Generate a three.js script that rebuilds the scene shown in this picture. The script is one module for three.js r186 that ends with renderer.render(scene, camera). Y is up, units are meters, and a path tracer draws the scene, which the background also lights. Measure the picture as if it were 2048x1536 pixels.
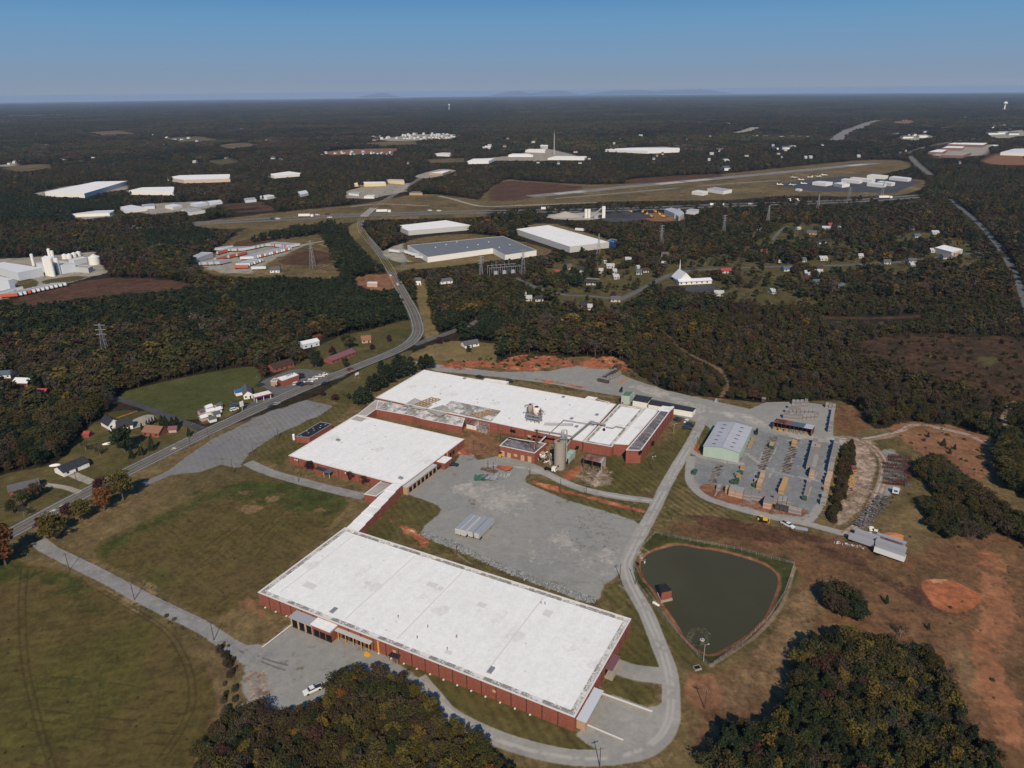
import * as THREE from 'three';
import { mergeGeometries } from 'three/addons/utils/BufferGeometryUtils.js';

// ------------------------------------------------------------------ camera, sky, sun, exposure
const scene = new THREE.Scene();
const EYE = 190,FOCAL = 1470,PITCH = Math.atan((768 - 181) / 1470),ROLL = -0.6 * Math.PI / 180;
const camera = new THREE.PerspectiveCamera(2 * Math.atan(768 / FOCAL) * 180 / Math.PI,4 / 3,1,160000);
camera.position.set(0,EYE,0);
camera.rotation.order = 'YXZ';
camera.rotation.set(-PITCH,0,ROLL);
scene.add(camera);
const renderer = new THREE.WebGLRenderer({ antialias: true });
renderer.toneMapping = THREE.LinearToneMapping;
renderer.toneMappingExposure = 1.0;
renderer.shadowMap.enabled = true;
{ // clear autumn sky: blue overhead, a grey-violet band of haze low down
  const w = 64,h = 1024,d = new Float32Array(w * h * 4),c = new THREE.Color();
  const stops = [[0,'#8a98ac'],[1.0,'#8396ae'],[2.2,'#7b98b6'],[4.5,'#6a97bd'],[7,'#4f84b8'],[14,'#477cb0'],[30,'#4174a8'],[60,'#376498'],[90,'#315c90']].map(([e,k]) => [e,new THREE.Color(k)]);
  for (let j = 0; j < h; j++) {
    const e = Math.max(0,(j + 0.5) / h * 180 - 90);
    let k = 0; while (k < stops.length - 2 && stops[k + 1][0] < e) k++;
    c.copy(stops[k][1]).lerp(stops[k + 1][1],Math.min(1,Math.max(0,(e - stops[k][0]) / (stops[k + 1][0] - stops[k][0]))));
    for (let i = 0; i < w; i++) { const o = (j * w + i) * 4; d[o] = c.r; d[o + 1] = c.g; d[o + 2] = c.b; d[o + 3] = 1; }
  }
  const t = new THREE.DataTexture(d,w,h,THREE.RGBAFormat,THREE.FloatType);
  t.mapping = THREE.EquirectangularReflectionMapping; t.magFilter = THREE.LinearFilter; t.needsUpdate = true;
  scene.background = t; scene.environment = t;
}
const SUN_AZ = 3.5 * Math.PI / 180,SUN_EL = 39 * Math.PI / 180;   // behind the camera, shadows run away from it
const sun = new THREE.DirectionalLight(new THREE.Color(1,0.87,0.70),4.7);
sun.position.set(Math.sin(SUN_AZ) * Math.cos(SUN_EL),Math.sin(SUN_EL),Math.cos(SUN_AZ) * Math.cos(SUN_EL)).multiplyScalar(900);
sun.target.position.set(0,0,-400); sun.position.z -= 400;
sun.castShadow = true; sun.shadow.mapSize.set(4096,4096); sun.shadow.radius = 1;
Object.assign(sun.shadow.camera,{ left: -700,right: 700,top: 700,bottom: -700,near: 1,far: 3000 });
scene.add(sun,sun.target);
scene.fog = new THREE.FogExp2(new THREE.Color(0.55,0.73,1.0),0.000031);

// ------------------------------------------------------------------ small helpers
let seed = 20231;
const rnd = () => { seed = (seed + 0x6D2B79F5) | 0; let t = Math.imul(seed ^ (seed >>> 15),1 | seed); t = (t + Math.imul(t ^ (t >>> 7),61 | t)) ^ t; return ((t ^ (t >>> 14)) >>> 0) / 4294967296; };
const rr = (a,b) => a + (b - a) * rnd();
const pick = (a) => a[Math.floor(rnd() * a.length)];
// plan survey: a point seen at photo position (px, py), lying y metres above the site -> world [x, z]
const cR = Math.cos(ROLL),sR = Math.sin(ROLL),cP = Math.cos(PITCH),sP = Math.sin(PITCH);
function G(px,py,y = 0) {
  let a = (px - 1024) / FOCAL,b = -(py - 768) / FOCAL;
  [a,b] = [cR * a - sR * b,sR * a + cR * b];
  const dy = b * cP - sP,dz = -(cP + b * sP),t = (y - EYE) / dy;
  return [a * t,dz * t];
}
const Z = (ox,oy,s) => (x,y) => [ox + x / s,oy + y / s];
const z1 = Z(1360,780,5.688),z2 = Z(1640,800,4.655),zc = Z(720,700,3.012),zd = Z(920,740,4.096),ze = Z(1350,760,2.934),zp = Z(1100,1000,3.413),zw = Z(400,1000,3.413),zv = Z(900,1086,3.413);
const zh = Z(0,640,3.657),zm = Z(400,640,3.657),zb = Z(960,780,6.827),zk = Z(1160,700,7.314),zf = Z(0,480,8.533),zt = Z(350,450,6.206),zn = Z(1340,440,5.389),zo = Z(1700,440,5.885),zq = Z(1020,500,6.4);
const AX = 27.6 * Math.PI / 180,U = [Math.cos(AX),Math.sin(AX)],V = [Math.sin(AX),-Math.cos(AX)];   // the plant's own axes
const turnTo = ([dx,dz]) => Math.atan2(-dz,dx);
const sub = (a,b) => [a[0] - b[0],a[1] - b[1]],addv = (a,b,k = 1) => [a[0] + b[0] * k,a[1] + b[1] * k],len = (a) => Math.hypot(a[0],a[1]),unit = (a) => { const l = len(a) || 1; return [a[0] / l,a[1] / l]; };
const taken = {};
function numbered(n) { const k = taken[n] = (taken[n] ?? -1) + 1; return k ? `${n}_${String(k).padStart(3, '0')}` : n; }
function tag(o,label,category,group) { o.userData.label = label; o.userData.category = category; if (group) o.userData.group = group; return o; }
function thing(name,label,category,[x,z] = [0,0],turn = 0,group,y = 0) {
  const o = new THREE.Group(); o.name = numbered(name); o.position.set(x,y + (z < -3000 && z > -80000 ? heightAt(x,z) : 0),z); o.rotation.y = turn; scene.add(o);
  return tag(o,label,category,group);
}
function part(parent,name,geo,mat,x = 0,y = 0,z = 0) {
  const m = new THREE.Mesh(geo,mat); m.name = name; m.position.set(x,y,z); m.castShadow = m.receiveShadow = true; parent.add(m); return m;
}
function dup(root,[x,z],turn,label,group,y = 0) {
  const r = root.clone(); r.name = numbered(root.name.replace(/_\d{3}$/,'')); r.position.set(x,y,z); r.rotation.y = turn; scene.add(r);
  r.userData = { ...root.userData }; if (label) r.userData.label = label; if (group) r.userData.group = group;
  return r;
}
const boxes = {};
const box = (w,h,d) => boxes[[w,h,d].map((v) => v.toFixed(3)).join()] ??= new THREE.BoxGeometry(w,h,d);
const cyls = {};
const cyl = (r1,r2,h,n = 10) => cyls[[r1,r2,h,n].join()] ??= new THREE.CylinderGeometry(r1,r2,h,n);
function bar(p,q,r,n = 5) { // geometry of a round bar between two points
  const a = new THREE.Vector3(...p),b = new THREE.Vector3(...q),d = b.clone().sub(a),g = new THREE.CylinderGeometry(r,r,d.length(),n);
  g.applyQuaternion(new THREE.Quaternion().setFromUnitVectors(new THREE.Vector3(0,1,0),d.clone().normalize()));
  g.translate((p[0] + q[0]) / 2,(p[1] + q[1]) / 2,(p[2] + q[2]) / 2); return g;
}
const bx = (w,h,d,x = 0,y = 0,z = 0) => new THREE.BoxGeometry(w,h,d).translate(x,y,z);
const merge = (l) => mergeGeometries(l.map((g) => { const k = g.index ? g.toNonIndexed() : g; for (const n of Object.keys(k.attributes)) if (!['position','normal','uv','color'].includes(n)) k.deleteAttribute(n); return k; }));

// ------------------------------------------------------------------ noise
const NN = 512,NOISE = new Float32Array(NN * NN);
{
  let total = 0;
  for (let o = 0,amp = 1,cells = 4; o < 7; o++,amp *= 0.62,cells *= 2) {
    const v = new Float32Array(cells * cells).map(() => rnd()); total += amp;
    for (let j = 0; j < NN; j++) for (let i = 0; i < NN; i++) {
      const x = i / NN * cells,y = j / NN * cells,x0 = x | 0,y0 = y | 0,fx = x - x0,fy = y - y0,sx = fx * fx * (3 - 2 * fx),sy = fy * fy * (3 - 2 * fy);
      const x1 = (x0 + 1) % cells,y1 = (y0 + 1) % cells;
      NOISE[j * NN + i] += amp * ((v[y0 * cells + x0] * (1 - sx) + v[y0 * cells + x1] * sx) * (1 - sy) + (v[y1 * cells + x0] * (1 - sx) + v[y1 * cells + x1] * sx) * sy);
    }
  }
  for (let k = 0; k < NOISE.length; k++) NOISE[k] = Math.min(1,Math.max(0,(NOISE[k] / total - 0.5) * 2.1 + 0.5));
}
function noise(x,y) { // x, y in noise tiles
  x = (x - Math.floor(x)) * NN; y = (y - Math.floor(y)) * NN;
  const x0 = x | 0,y0 = y | 0,fx = x - x0,fy = y - y0,x1 = (x0 + 1) & 511,y1 = (y0 + 1) & 511,a = (x0 & 511),b = (y0 & 511) * NN,c = y1 * NN;
  return (NOISE[b + a] * (1 - fx) + NOISE[b + x1] * fx) * (1 - fy) + (NOISE[c + a] * (1 - fx) + NOISE[c + x1] * fx) * fy;
}
const FINE = new Float32Array(NN * NN);   // high frequencies only, so that a wide tile shows no repeat
{
  let total = 0;
  for (const [cells,amp] of [[24,0.5],[48,0.8],[96,1],[192,1],[384,0.9]]) {
    const v = new Float32Array(cells * cells).map(() => rnd()); total += amp;
    for (let j = 0; j < NN; j++) for (let i = 0; i < NN; i++) { const x = i / NN * cells,y = j / NN * cells,x0 = x | 0,y0 = y | 0,fx = x - x0,fy = y - y0,x1 = (x0 + 1) % cells,y1 = (y0 + 1) % cells; FINE[j * NN + i] += amp * ((v[y0 * cells + x0] * (1 - fx) + v[y0 * cells + x1] * fx) * (1 - fy) + (v[y1 * cells + x0] * (1 - fx) + v[y1 * cells + x1] * fx) * fy); }
  }
  for (let k = 0; k < FINE.length; k++) FINE[k] = Math.min(1,Math.max(0,(FINE[k] / total - 0.5) * 2.6 + 0.5));
}
function fine(x,y) { // x, y in metres; two turned tiles of different period
  const a = x * 0.87 + y * 0.49,b = y * 0.87 - x * 0.49,c = x * 0.31 - y * 0.95,d = y * 0.31 + x * 0.95;
  const g = (p,q,s) => FINE[((Math.floor(q / s * NN) % NN + NN) % NN) * NN + (Math.floor(p / s * NN) % NN + NN) % NN];
  return 0.55 * g(a,b,127) + 0.45 * g(c,d,211);
}
const lin = (r,g,b,k = 1) => new THREE.Color().setRGB(...new THREE.Color(r / 255,g / 255,b / 255).convertSRGBToLinear().toArray().map((v) => v * k));
function speckle(size,fn) { // tileable colour texture from fn(u, v) -> [r, g, b] in 0..255
  const d = new Uint8Array(size * size * 4);
  for (let j = 0; j < size; j++) for (let i = 0; i < size; i++) { const c = fn(i / size,j / size),o = (j * size + i) * 4; for (let k = 0; k < 3; k++) d[o + k] = Math.min(255,Math.max(0,c[k])); d[o + 3] = 255; }
  const t = new THREE.DataTexture(d,size,size); t.colorSpace = THREE.SRGBColorSpace; t.wrapS = t.wrapT = THREE.RepeatWrapping; t.magFilter = THREE.LinearFilter; t.minFilter = THREE.LinearMipmapLinearFilter; t.generateMipmaps = true; t.needsUpdate = true; return t;
}
const mixc = (a,b,t) => [a[0] + (b[0] - a[0]) * t,a[1] + (b[1] - a[1]) * t,a[2] + (b[2] - a[2]) * t];
const std = (color,o = {}) => new THREE.MeshPhysicalMaterial({ color: Array.isArray(color) ? lin(...color) : color,roughness: 0.9,specularIntensity: (o.roughness ?? 0.9) > 0.75 ? 0.25 : 1,...o });
// ------------------------------------------------------------------ the ground: kinds of cover and where they lie
// a, b: the two tones that mix; c: patches with their share; s: size of the mottling in metres; hi: fine grain; row: [angle, spacing, strength] of mown or driven rows
const COVER = {
  floor: { a: [50,42,31],b: [36,33,24],s: 90,hi: 0.5 },
  drygrass: { a: [104,88,60],b: [82,73,46],s: 120,hi: 0.34,c: [118,100,72],cs: 0.3 },
  lawn: { a: [78,72,43],b: [92,82,52],s: 60,hi: 0.26,c: [66,66,36],cs: 0.36,row: [AX,2.6,0.05] },
  mown: { a: [86,78,47],b: [76,71,40],s: 70,hi: 0.26,c: [98,86,56],cs: 0.35,row: [-62.4 * Math.PI / 180,3.4,0.07] },
  tanlawn: { a: [116,100,68],b: [102,90,58],s: 70,hi: 0.24 },
  crop: { a: [82,72,41],b: [86,73,45],s: 110,hi: 0.3,c: [78,72,38],cs: 0.3,row: [0.22,4.2,0.025] },
  crop2: { a: [83,73,42],b: [88,75,47],s: 120,hi: 0.3,c: [74,73,37],cs: 0.34,row: [-0.75,3.2,0.025] },
  green: { a: [60,66,32],b: [68,68,36],s: 40,hi: 0.34,c: [80,72,42],cs: 0.3 },
  ballfield: { a: [68,72,39],b: [77,78,44],s: 60,hi: 0.2,c: [92,92,52],cs: 0.22,row: [AX,3,0.05] },
  bank: { a: [58,62,33],b: [66,65,38],s: 30,hi: 0.34 },
  brush: { a: [106,78,56],b: [95,72,51],s: 90,hi: 0.36,c: [112,88,62],cs: 0.34 },
  tanbrush: { a: [114,92,67],b: [102,81,58],s: 46,hi: 0.4,c: [92,70,52],cs: 0.35 },
  redbrush: { a: [84,60,46],b: [72,53,41],s: 80,hi: 0.4 },
  scrub: { a: [72,54,40],b: [60,48,36],s: 60,hi: 0.5 },
  clay: { a: [156,96,66],b: [140,86,58],s: 26,hi: 0.3,c: [172,124,94],cs: 0.3 },
  redclay: { a: [140,82,58],b: [162,102,74],s: 24,hi: 0.4,c: [186,148,124],cs: 0.36 },
  dirt: { a: [128,92,68],b: [114,82,60],s: 36,hi: 0.28 },
  trackdirt: { a: [140,96,69],b: [126,86,62],s: 30,hi: 0.28 },
  dirtroad: { a: [138,116,96],b: [122,98,78],s: 30,hi: 0.25 },
  gravel: { a: [138,136,130],b: [133,132,127],s: 120,hi: 0.08,c: [144,139,130],cs: 0.22 },
  gravelblue: { a: [117,118,118],b: [126,126,124],s: 50,hi: 0.13,c: [108,111,114],cs: 0.3 },
  palegravel: { a: [160,154,144],b: [146,143,137],s: 34,hi: 0.18 },
  lotgravel: { a: [120,118,116],b: [115,114,113],s: 90,hi: 0.08,c: [124,121,118],cs: 0.3,row: [-1.0,3.0,0.02] },
  lane: { a: [148,144,137],b: [138,135,129],s: 40,hi: 0.09 },
  oldasphalt: { a: [134,132,128],b: [124,122,119],s: 20,hi: 0.14 },
  asphalt: { a: [98,97,96],b: [90,90,90],s: 40,hi: 0.12 },
  darkasphalt: { a: [74,74,78],b: [66,67,70],s: 40,hi: 0.12 },
  concrete: { a: [150,142,128],b: [136,130,118],s: 40,hi: 0.16 },
  runway: { a: [126,122,118],b: [112,110,108],s: 60,hi: 0.12 },
  rocks: { a: [112,114,114],b: [136,138,138],s: 5,hi: 0.4 },
  mud: { a: [128,88,66],b: [112,78,58],s: 20,hi: 0.3 },
  rackwood: { a: [112,104,98],b: [96,88,84],s: 8,hi: 0.4,row: [AX,2.2,0.28] },
  weedgravel: { a: [150,130,114],b: [128,112,96],s: 18,hi: 0.5,c: [112,92,74],cs: 0.3 },
};
const TILES = [ // world squares that carry a computed cover map, finest first
  { x: -307.2,z: -750,n: 2048,res: 0.3 },
  { x: -1228.8,z: -2500,n: 2048,res: 1.2 },
  { x: -14336,z: -28000,n: 2048,res: 14 },
];
for (const t of TILES) t.size = t.n * t.res;
const layers = [],patches = [];   // patches: what becomes a mesh of its own on the ground
function smooth(p,closed,k = 4) {
  const out = [],n = p.length,at = (i) => closed ? p[(i + n) % n] : p[Math.min(n - 1,Math.max(0,i))];
  for (let i = 0; i < (closed ? n : n - 1); i++) for (let s = 0; s < k; s++) {
    const t = s / k,a = at(i - 1),b = at(i),c = at(i + 1),d = at(i + 2);
    out.push([0,1].map((q) => 0.5 * (2 * b[q] + (c[q] - a[q]) * t + (2 * a[q] - 5 * b[q] + 4 * c[q] - d[q]) * t * t + (3 * b[q] - a[q] - 3 * c[q] + d[q]) * t * t * t)));
  }
  if (!closed) out.push(p[n - 1]);
  return out;
}
function ribbon(p,w) { // the two sides of a strip along the path p
  const l = [],r = [];
  p.forEach((q,i) => { const d = unit(sub(p[Math.min(i + 1,p.length - 1)],p[Math.max(i - 1,0)])),k = (Array.isArray(w) ? w[0] + (w[1] - w[0]) * i / (p.length - 1) : w) / 2; l.push([q[0] - d[1] * k,q[1] + d[0] * k]); r.push([q[0] + d[1] * k,q[1] - d[0] * k]); });
  return [l,r];
}
const world = (pts) => pts.map((p) => G(p[0],p[1]));
let level = 0;
function area(cover,pts,o = {}) {
  let path = o.world ? pts : world(pts); if (!o.sharp) path = smooth(path,true);
  layers.push({ cover,path,blur: 1.2,rag: 0.55,...o });
  if (o.mesh) patches.push({ name: o.mesh,path,y: 0.012 + 0.004 * level++,label: o.label });
  return path;
}
function road(cover,pts,w,o = {}) {
  const line = smooth(o.world ? pts : world(pts),false,6),[l,r] = ribbon(line,w);
  layers.push({ cover,path: [...l,...r.slice().reverse()],blur: 0.6,rag: 0.3,...o });
  if (o.mesh) patches.push({ name: o.mesh,strip: [l,r],line,y: (o.y ?? 0.09) + 0.001 * level++,label: o.label });
  return line;
}
// --- open country round the plant
area('drygrass',[[-60,1040],[30,1050],[330,895],[640,790],[720,755],[860,690],[1000,686],[992,725],[1180,712],[1262,738],[1330,785],[1520,805],[1680,800],[1750,858],[1850,846],[1980,872],[2100,940],[2120,1560],[-60,1560]],{ sharp: 1 });
area('brush',[[1330,1052],[1480,1040],[1600,1062],[1700,1085],[1850,1100],[1900,1040],[2120,1040],[2120,1560],[1480,1560],[1400,1440],[1380,1380],[1480,1320],[1560,1260],[1590,1140],[1500,1105],[1400,1080]],{ blur: 5,rag: 1 });
area('tanbrush',[[1560,1250],[1600,1180],[1640,1200],[1640,1260],[1590,1320],[1580,1380],[1500,1420],[1440,1400],[1470,1340]],{ blur: 4,rag: 1.2 });
area('tanbrush',[[1900,1290],[1950,1300],[1990,1370],[1960,1400],[1900,1340]],{ blur: 4,rag: 1.2 });
area('dirt',[[1780,850],[1900,850],[2000,890],[1960,960],[1830,900]],{ blur: 3,rag: 1 });
area('brush',[[1690,800],[1740,850],[1700,870],[1670,850]],{ blur: 2,rag: 1 });
area('redbrush',[[1390,1020],[1500,1045],[1640,1070],[1640,1090],[1500,1075],[1380,1045]],{ blur: 3,rag: 1.2 });
area('dirt',[[1380,1330],[1420,1345],[1440,1400],[1400,1425],[1370,1390]],{ blur: 2,rag: 0.8 });
road('trackdirt',[[1985,1100],[1992,1170],[1990,1240],[1970,1330],[2010,1420],[2060,1500]],11,{ blur: 3,rag: 1.2 });
road('redbrush',[[1640,1100],[1720,1130],[1800,1175],[1880,1215]],7,{ blur: 3,rag: 1.2 });
area('clay',[[1842,1163],[1900,1158],[1940,1178],[1966,1192],[1952,1212],[1918,1226],[1876,1216],[1858,1196]],{ blur: 0.8,rag: 0.5,mesh: 'clay_patch',label: 'bare orange clay patch in the brown brush' });
// --- fields
area('crop',[[-60,1122],[60,1128],[140,1146],[250,1208],[350,1288],[415,1330],[436,1400],[422,1470],[385,1560],[-60,1560]],{ mesh: 'crop_field',label: 'mown crop field with tractor rows',blur: 2 });
area('green',[[-60,1125],[60,1130],[130,1150],[200,1195],[150,1200],[60,1160],[-60,1190]],{ blur: 5,rag: 1.4 });
area('green',[[130,1330],[180,1350],[230,1370],[190,1385],[130,1365]],{ blur: 6,rag: 1.8 });
road('tanbrush',[[418,1330],[436,1400],[424,1470],[385,1545]],3.2,{ blur: 1.6,rag: 1.1 });
area('crop2',[[186,1100],[310,1030],[480,955],[560,956],[690,996],[664,1046],[606,1100],[512,1186],[432,1232],[370,1206],[300,1168]],{ mesh: 'crop_field',label: 'green and brown field beside the connecting corridor',blur: 2 });
area('green',[[440,975],[520,960],[600,968],[684,1000],[660,1030],[580,1020],[500,1000]],{ blur: 4,rag: 1.2 });
area('green',[[200,1092],[320,1030],[470,962],[480,975],[330,1045],[230,1095]],{ blur: 4,rag: 1.4 });
for (const [x,y,r] of [[542,998,3.2],[505,1018,4],[640,1020,2.4],[575,1025,2],[485,985,2]]) { const c = G(x,y); area('tanbrush',Array.from({ length: 8 },(_,i) => [c[0] + r * 1.5 * Math.cos(i * 0.785) * rr(0.7,1.2),c[1] + r * Math.sin(i * 0.785) * rr(0.7,1.2)]),{ world: 1,blur: 1.5,rag: 1.4 }); }
area('ballfield',[[236,794],[300,770],[420,745],[505,733],[522,758],[495,785],[470,812],[388,840],[330,826]],{ mesh: 'playing_field',label: 'green mown field behind the roadside market' });
// lawns along the road
area('lawn',[[-60,985],[0,950],[110,925],[150,880],[200,835],[250,820],[330,830],[400,862],[360,895],[240,952],[100,1010],[30,1050],[-60,1090]],{ blur: 2 });
area('lawn',[[455,805],[500,780],[560,745],[610,720],[640,690],[690,670],[740,660],[820,640],[826,672],[770,705],[640,757],[520,800],[450,836],[400,846]],{ blur: 2 });
area('lawn',[[640,790],[720,740],[780,716],[826,700],[800,740],[760,780],[700,810],[660,800]],{ blur: 2 });
area('tanlawn',[[820,712],[862,690],[900,682],[990,690],[985,715],[940,722],[880,722]],{ blur: 2,mesh: 'dry_lawn',label: 'tan lawn round the small grey house' });
area('tanlawn',[[830,570],[850,560],[865,640],[880,670],[850,680],[842,640]],{ blur: 3 });
// plant grass
area('mown',[[510,900],[560,860],[660,812],[700,818],[585,905],[560,930]],{ blur: 1 });
area('mown',[[725,1070],[790,1000],[845,1000],[882,1018],[845,1060],[910,1090],[1052,1150],[1190,1200],[1240,1225],[1100,1180],[840,1090]],{ blur: 1.5 });
road('dirt',[[700,1050],[660,1090],[600,1130],[530,1185]],3,{ blur: 2,rag: 1.4 });
area('dirt',[[505,1196],[470,1205],[480,1225],[520,1232],[545,1240],[520,1212]],{ blur: 1.5,rag: 1.6 });
road('redclay',[[770,1035],[800,1050],[826,1066],[850,1084]],4.5,{ blur: 2.5,rag: 1.6 });
area('mown',[[1160,965],[1200,905],[1260,920],[1310,905],[1372,848],[1392,862],[1352,930],[1322,972],[1290,990],[1220,986]],{ blur: 1.2,mesh: 'mown_lawn',label: 'striped mown lawn beside the brick mill' });
area('mown',[[1062,958],[1110,962],[1170,985],[1250,1003],[1294,1008],[1300,1030],[1280,1056],[1262,1040],[1185,1014],[1118,992],[1070,975]],{ blur: 1 });
road('redclay',[[1062,962],[1110,978],[1160,990],[1220,1006],[1290,1024]],3,{ blur: 1,rag: 1 });
area('mown',[[1345,960],[1385,925],[1375,960],[1400,995],[1480,1022],[1560,1050],[1480,1040],[1360,1030],[1320,1060],[1318,1030]],{ blur: 2 });
area('mown',[[1205,1190],[1240,1160],[1262,1180],[1290,1240],[1312,1300],[1318,1335],[1250,1330],[1225,1320],[1262,1250]],{ blur: 1 });
area('mown',[[1225,1352],[1304,1375],[1296,1412],[1208,1386]],{ blur: 0.8 });
area('mown',[[770,1320],[850,1340],[1000,1400],[1150,1462],[1228,1480],[1225,1500],[1150,1505],[1020,1470],[920,1420],[846,1352]],{ blur: 1,mesh: 'grass_verge',label: 'grass verge along the front wall of the warehouse' });
area('mown',[[1290,1185],[1330,1240],[1400,1320],[1420,1345],[1380,1345],[1345,1300],[1310,1240]],{ blur: 1.5 });
// pond and its banks
const POND = smooth(world([[1358,1088],[1396,1094],[1437,1100],[1481,1111],[1525,1126],[1551,1144],[1556,1164],[1548,1190],[1534,1223],[1510,1252],[1481,1275],[1446,1296],[1422,1305],[1408,1302],[1378,1281],[1358,1249],[1334,1214],[1323,1199],[1305,1173],[1288,1152],[1282,1126],[1293,1108],[1317,1097]]),true);
area('bank',[[1310,1068],[1380,1080],[1480,1098],[1590,1130],[1574,1190],[1530,1250],[1490,1290],[1416,1332],[1340,1245],[1290,1185],[1268,1140]],{ blur: 1 });
road('dirtroad',[[1590,1131],[1572,1192],[1545,1235],[1500,1280],[1418,1334]],1.6,{ blur: 0.7 });
road('dirtroad',[[1418,1334],[1352,1255],[1290,1172]],1.0,{ blur: 0.7 });
layers.push({ cover: 'mud',path: POND.map((p,i) => { const d = unit(sub(POND[(i + 1) % POND.length],POND[(i - 1 + POND.length) % POND.length])); return [p[0] + d[1] * 1.6,p[1] - d[0] * 1.6]; }),blur: 0.8,rag: 0.5 },{ cover: 'mud',path: POND.map((p,i) => { const d = unit(sub(POND[(i + 1) % POND.length],POND[(i - 1 + POND.length) % POND.length])); return [p[0] - d[1] * 1.6,p[1] + d[0] * 1.6]; }),blur: 0.8,rag: 0.5 });
// --- yards and lots
area('lotgravel',[[322,952],[420,880],[540,822],[612,800],[668,812],[640,830],[560,866],[500,905],[480,938],[440,930],[400,945]],{ sharp: 1,mesh: 'gravel_lot',label: 'long grey gravel car park beside the highway',blur: 0.8,rag: 0.9 });
road('lotgravel',[[285,968],[330,950],[370,930]],6,{ blur: 1,rag: 0.7 });
road('oldasphalt',[[495,925],[540,945],[610,965],[660,978],[730,994]],6.5,{ mesh: 'service_lane',label: 'grey service lane past the middle building',rag: 0.5 });
area('gravel',[[809,982],[871,942],[906,929],[922,905],[930,890],[945,905],[960,919],[1002,912],[1072,929],[1112,952],[1062,948],[1052,960],[1062,970],[1118,993],[1185,1015],[1264,1040],[1282,1062],[1262,1110],[1256,1134],[1238,1148],[1208,1178],[1191,1201],[1120,1176],[1052,1151],[972,1118],[906,1088],[843,1063],[883,1019],[846,999],[816,989]],{ mesh: 'gravel_yard',label: 'wide grey gravel yard between the brick buildings',blur: 1,rag: 0.7 });
area('palegravel',[[920,985],[980,960],[1030,990],[1040,1015],[1000,1030],[960,1020]],{ blur: 7,rag: 1.6 });
area('palegravel',[[1110,1090],[1180,1105],[1240,1125],[1200,1150],[1130,1130]],{ blur: 9,rag: 1.6 });
area('redclay',[[900,895],[925,870],[960,880],[955,905],[930,915]],{ blur: 3,rag: 1.4 });
area('dirt',[[925,880],[960,850],[1000,860],[1000,905],[965,915]],{ blur: 4,rag: 1.2 });
area('redclay',[[880,830],[930,838],[985,862],[960,868],[900,850]],{ blur: 3,rag: 1.3 });
area('clay',[[1120,958],[1140,938],[1170,930],[1160,950],[1130,962]],{ blur: 2,rag: 1 });
area('weedgravel',[[1160,940],[1215,940],[1225,965],[1185,975],[1155,955]],{ blur: 3,rag: 1.4 });
road('rocks',[[846,1066],[906,1091],[972,1121],[1052,1154],[1120,1179],[1188,1202]],4,{ blur: 0.8,rag: 0.9 });
area('gravel',[[455,1292],[541,1284],[593,1243],[678,1270],[752,1296],[778,1317],[838,1352],[826,1378],[700,1375],[658,1390],[617,1408],[552,1418],[508,1408],[482,1382],[484,1337],[458,1300]],{ mesh: 'gravel_yard',label: 'gravel loading yard in front of the near warehouse docks',blur: 1.2,rag: 0.9 });
area('weedgravel',[[490,1340],[540,1345],[550,1375],[510,1395],[488,1375]],{ blur: 3,rag: 1.8 });
area('gravel',[[820,722],[870,728],[1000,744],[1100,742],[1150,730],[1215,736],[1262,757],[1330,780],[1430,802],[1500,818],[1530,804],[1600,803],[1668,812],[1666,872],[1722,878],[1690,884],[1664,930],[1652,1000],[1622,1032],[1592,1048],[1480,1020],[1420,1000],[1385,970],[1378,945],[1386,918],[1404,905],[1410,848],[1396,846],[1352,830],[1330,808],[1240,793],[1100,768],[1000,755],[870,742]],{ sharp: 1,mesh: 'gravel_yard',label: 'gravel service yard behind the mill and round the lumber stacks',blur: 0.8,rag: 0.6 });
area('gravelblue',[[1396,915],[1480,905],[1500,860],[1560,870],[1660,885],[1650,930],[1640,1000],[1600,1030],[1480,1010],[1410,990],[1392,950]],{ blur: 4,rag: 0.8 });
road('palegravel',[[1262,770],[1400,815],[1470,832],[1530,850],[1600,872],[1660,880],[1720,878]],9,{ blur: 4,rag: 1.2 });
road('palegravel',[[1490,905],[1540,940],[1600,955],[1640,960]],2,{ blur: 1.4,rag: 1 });
area('redclay',[[880,724],[1000,720],[1045,708],[1120,712],[1152,730],[1075,741],[990,738],[905,735]],{ blur: 4,rag: 1.8,mesh: 'clay_bank',label: 'bare red clay bank behind the mill' });
area('clay',[[1165,728],[1205,712],[1248,722],[1262,738],[1240,744],[1200,738]],{ blur: 3,rag: 1.6 });
area('mown',[[1060,762],[1140,775],[1145,782],[1064,768]],{ blur: 0.8 });
road('clay',[[1060,757],[1130,768],[1165,776]],4,{ blur: 2,rag: 1.3 });
area('mown',[[1408,850],[1424,868],[1404,912],[1394,880]],{ blur: 1 });
area('clay',[[1388,880],[1402,900],[1398,912],[1384,905]],{ blur: 1.5,rag: 1 });
// rows of bearers where lumber stood
for (const [p,q,w] of [[[1547,872],[1522,940],4.6],[[1592,878],[1570,946],4.6],[[1440,930],[1424,965],4.4],[[1490,870],[1478,920],2.2]]) road('rackwood',[p,[(p[0] + q[0]) / 2,(p[1] + q[1]) / 2],q],w,{ blur: 0.6,rag: 0.8 });
area('mud',[[1400,970],[1440,972],[1520,995],[1610,1020],[1600,1036],[1500,1018],[1420,995]],{ blur: 2,rag: 1.2 });
area('weedgravel',[[1700,880],[1740,885],[1752,930],[1740,990],[1700,1040],[1670,1056],[1680,990]],{ blur: 2,rag: 1 });
area('gravel',[[1760,900],[1800,905],[1806,960],[1780,990],[1755,985],[1760,940]],{ blur: 2,rag: 1 });
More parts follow.
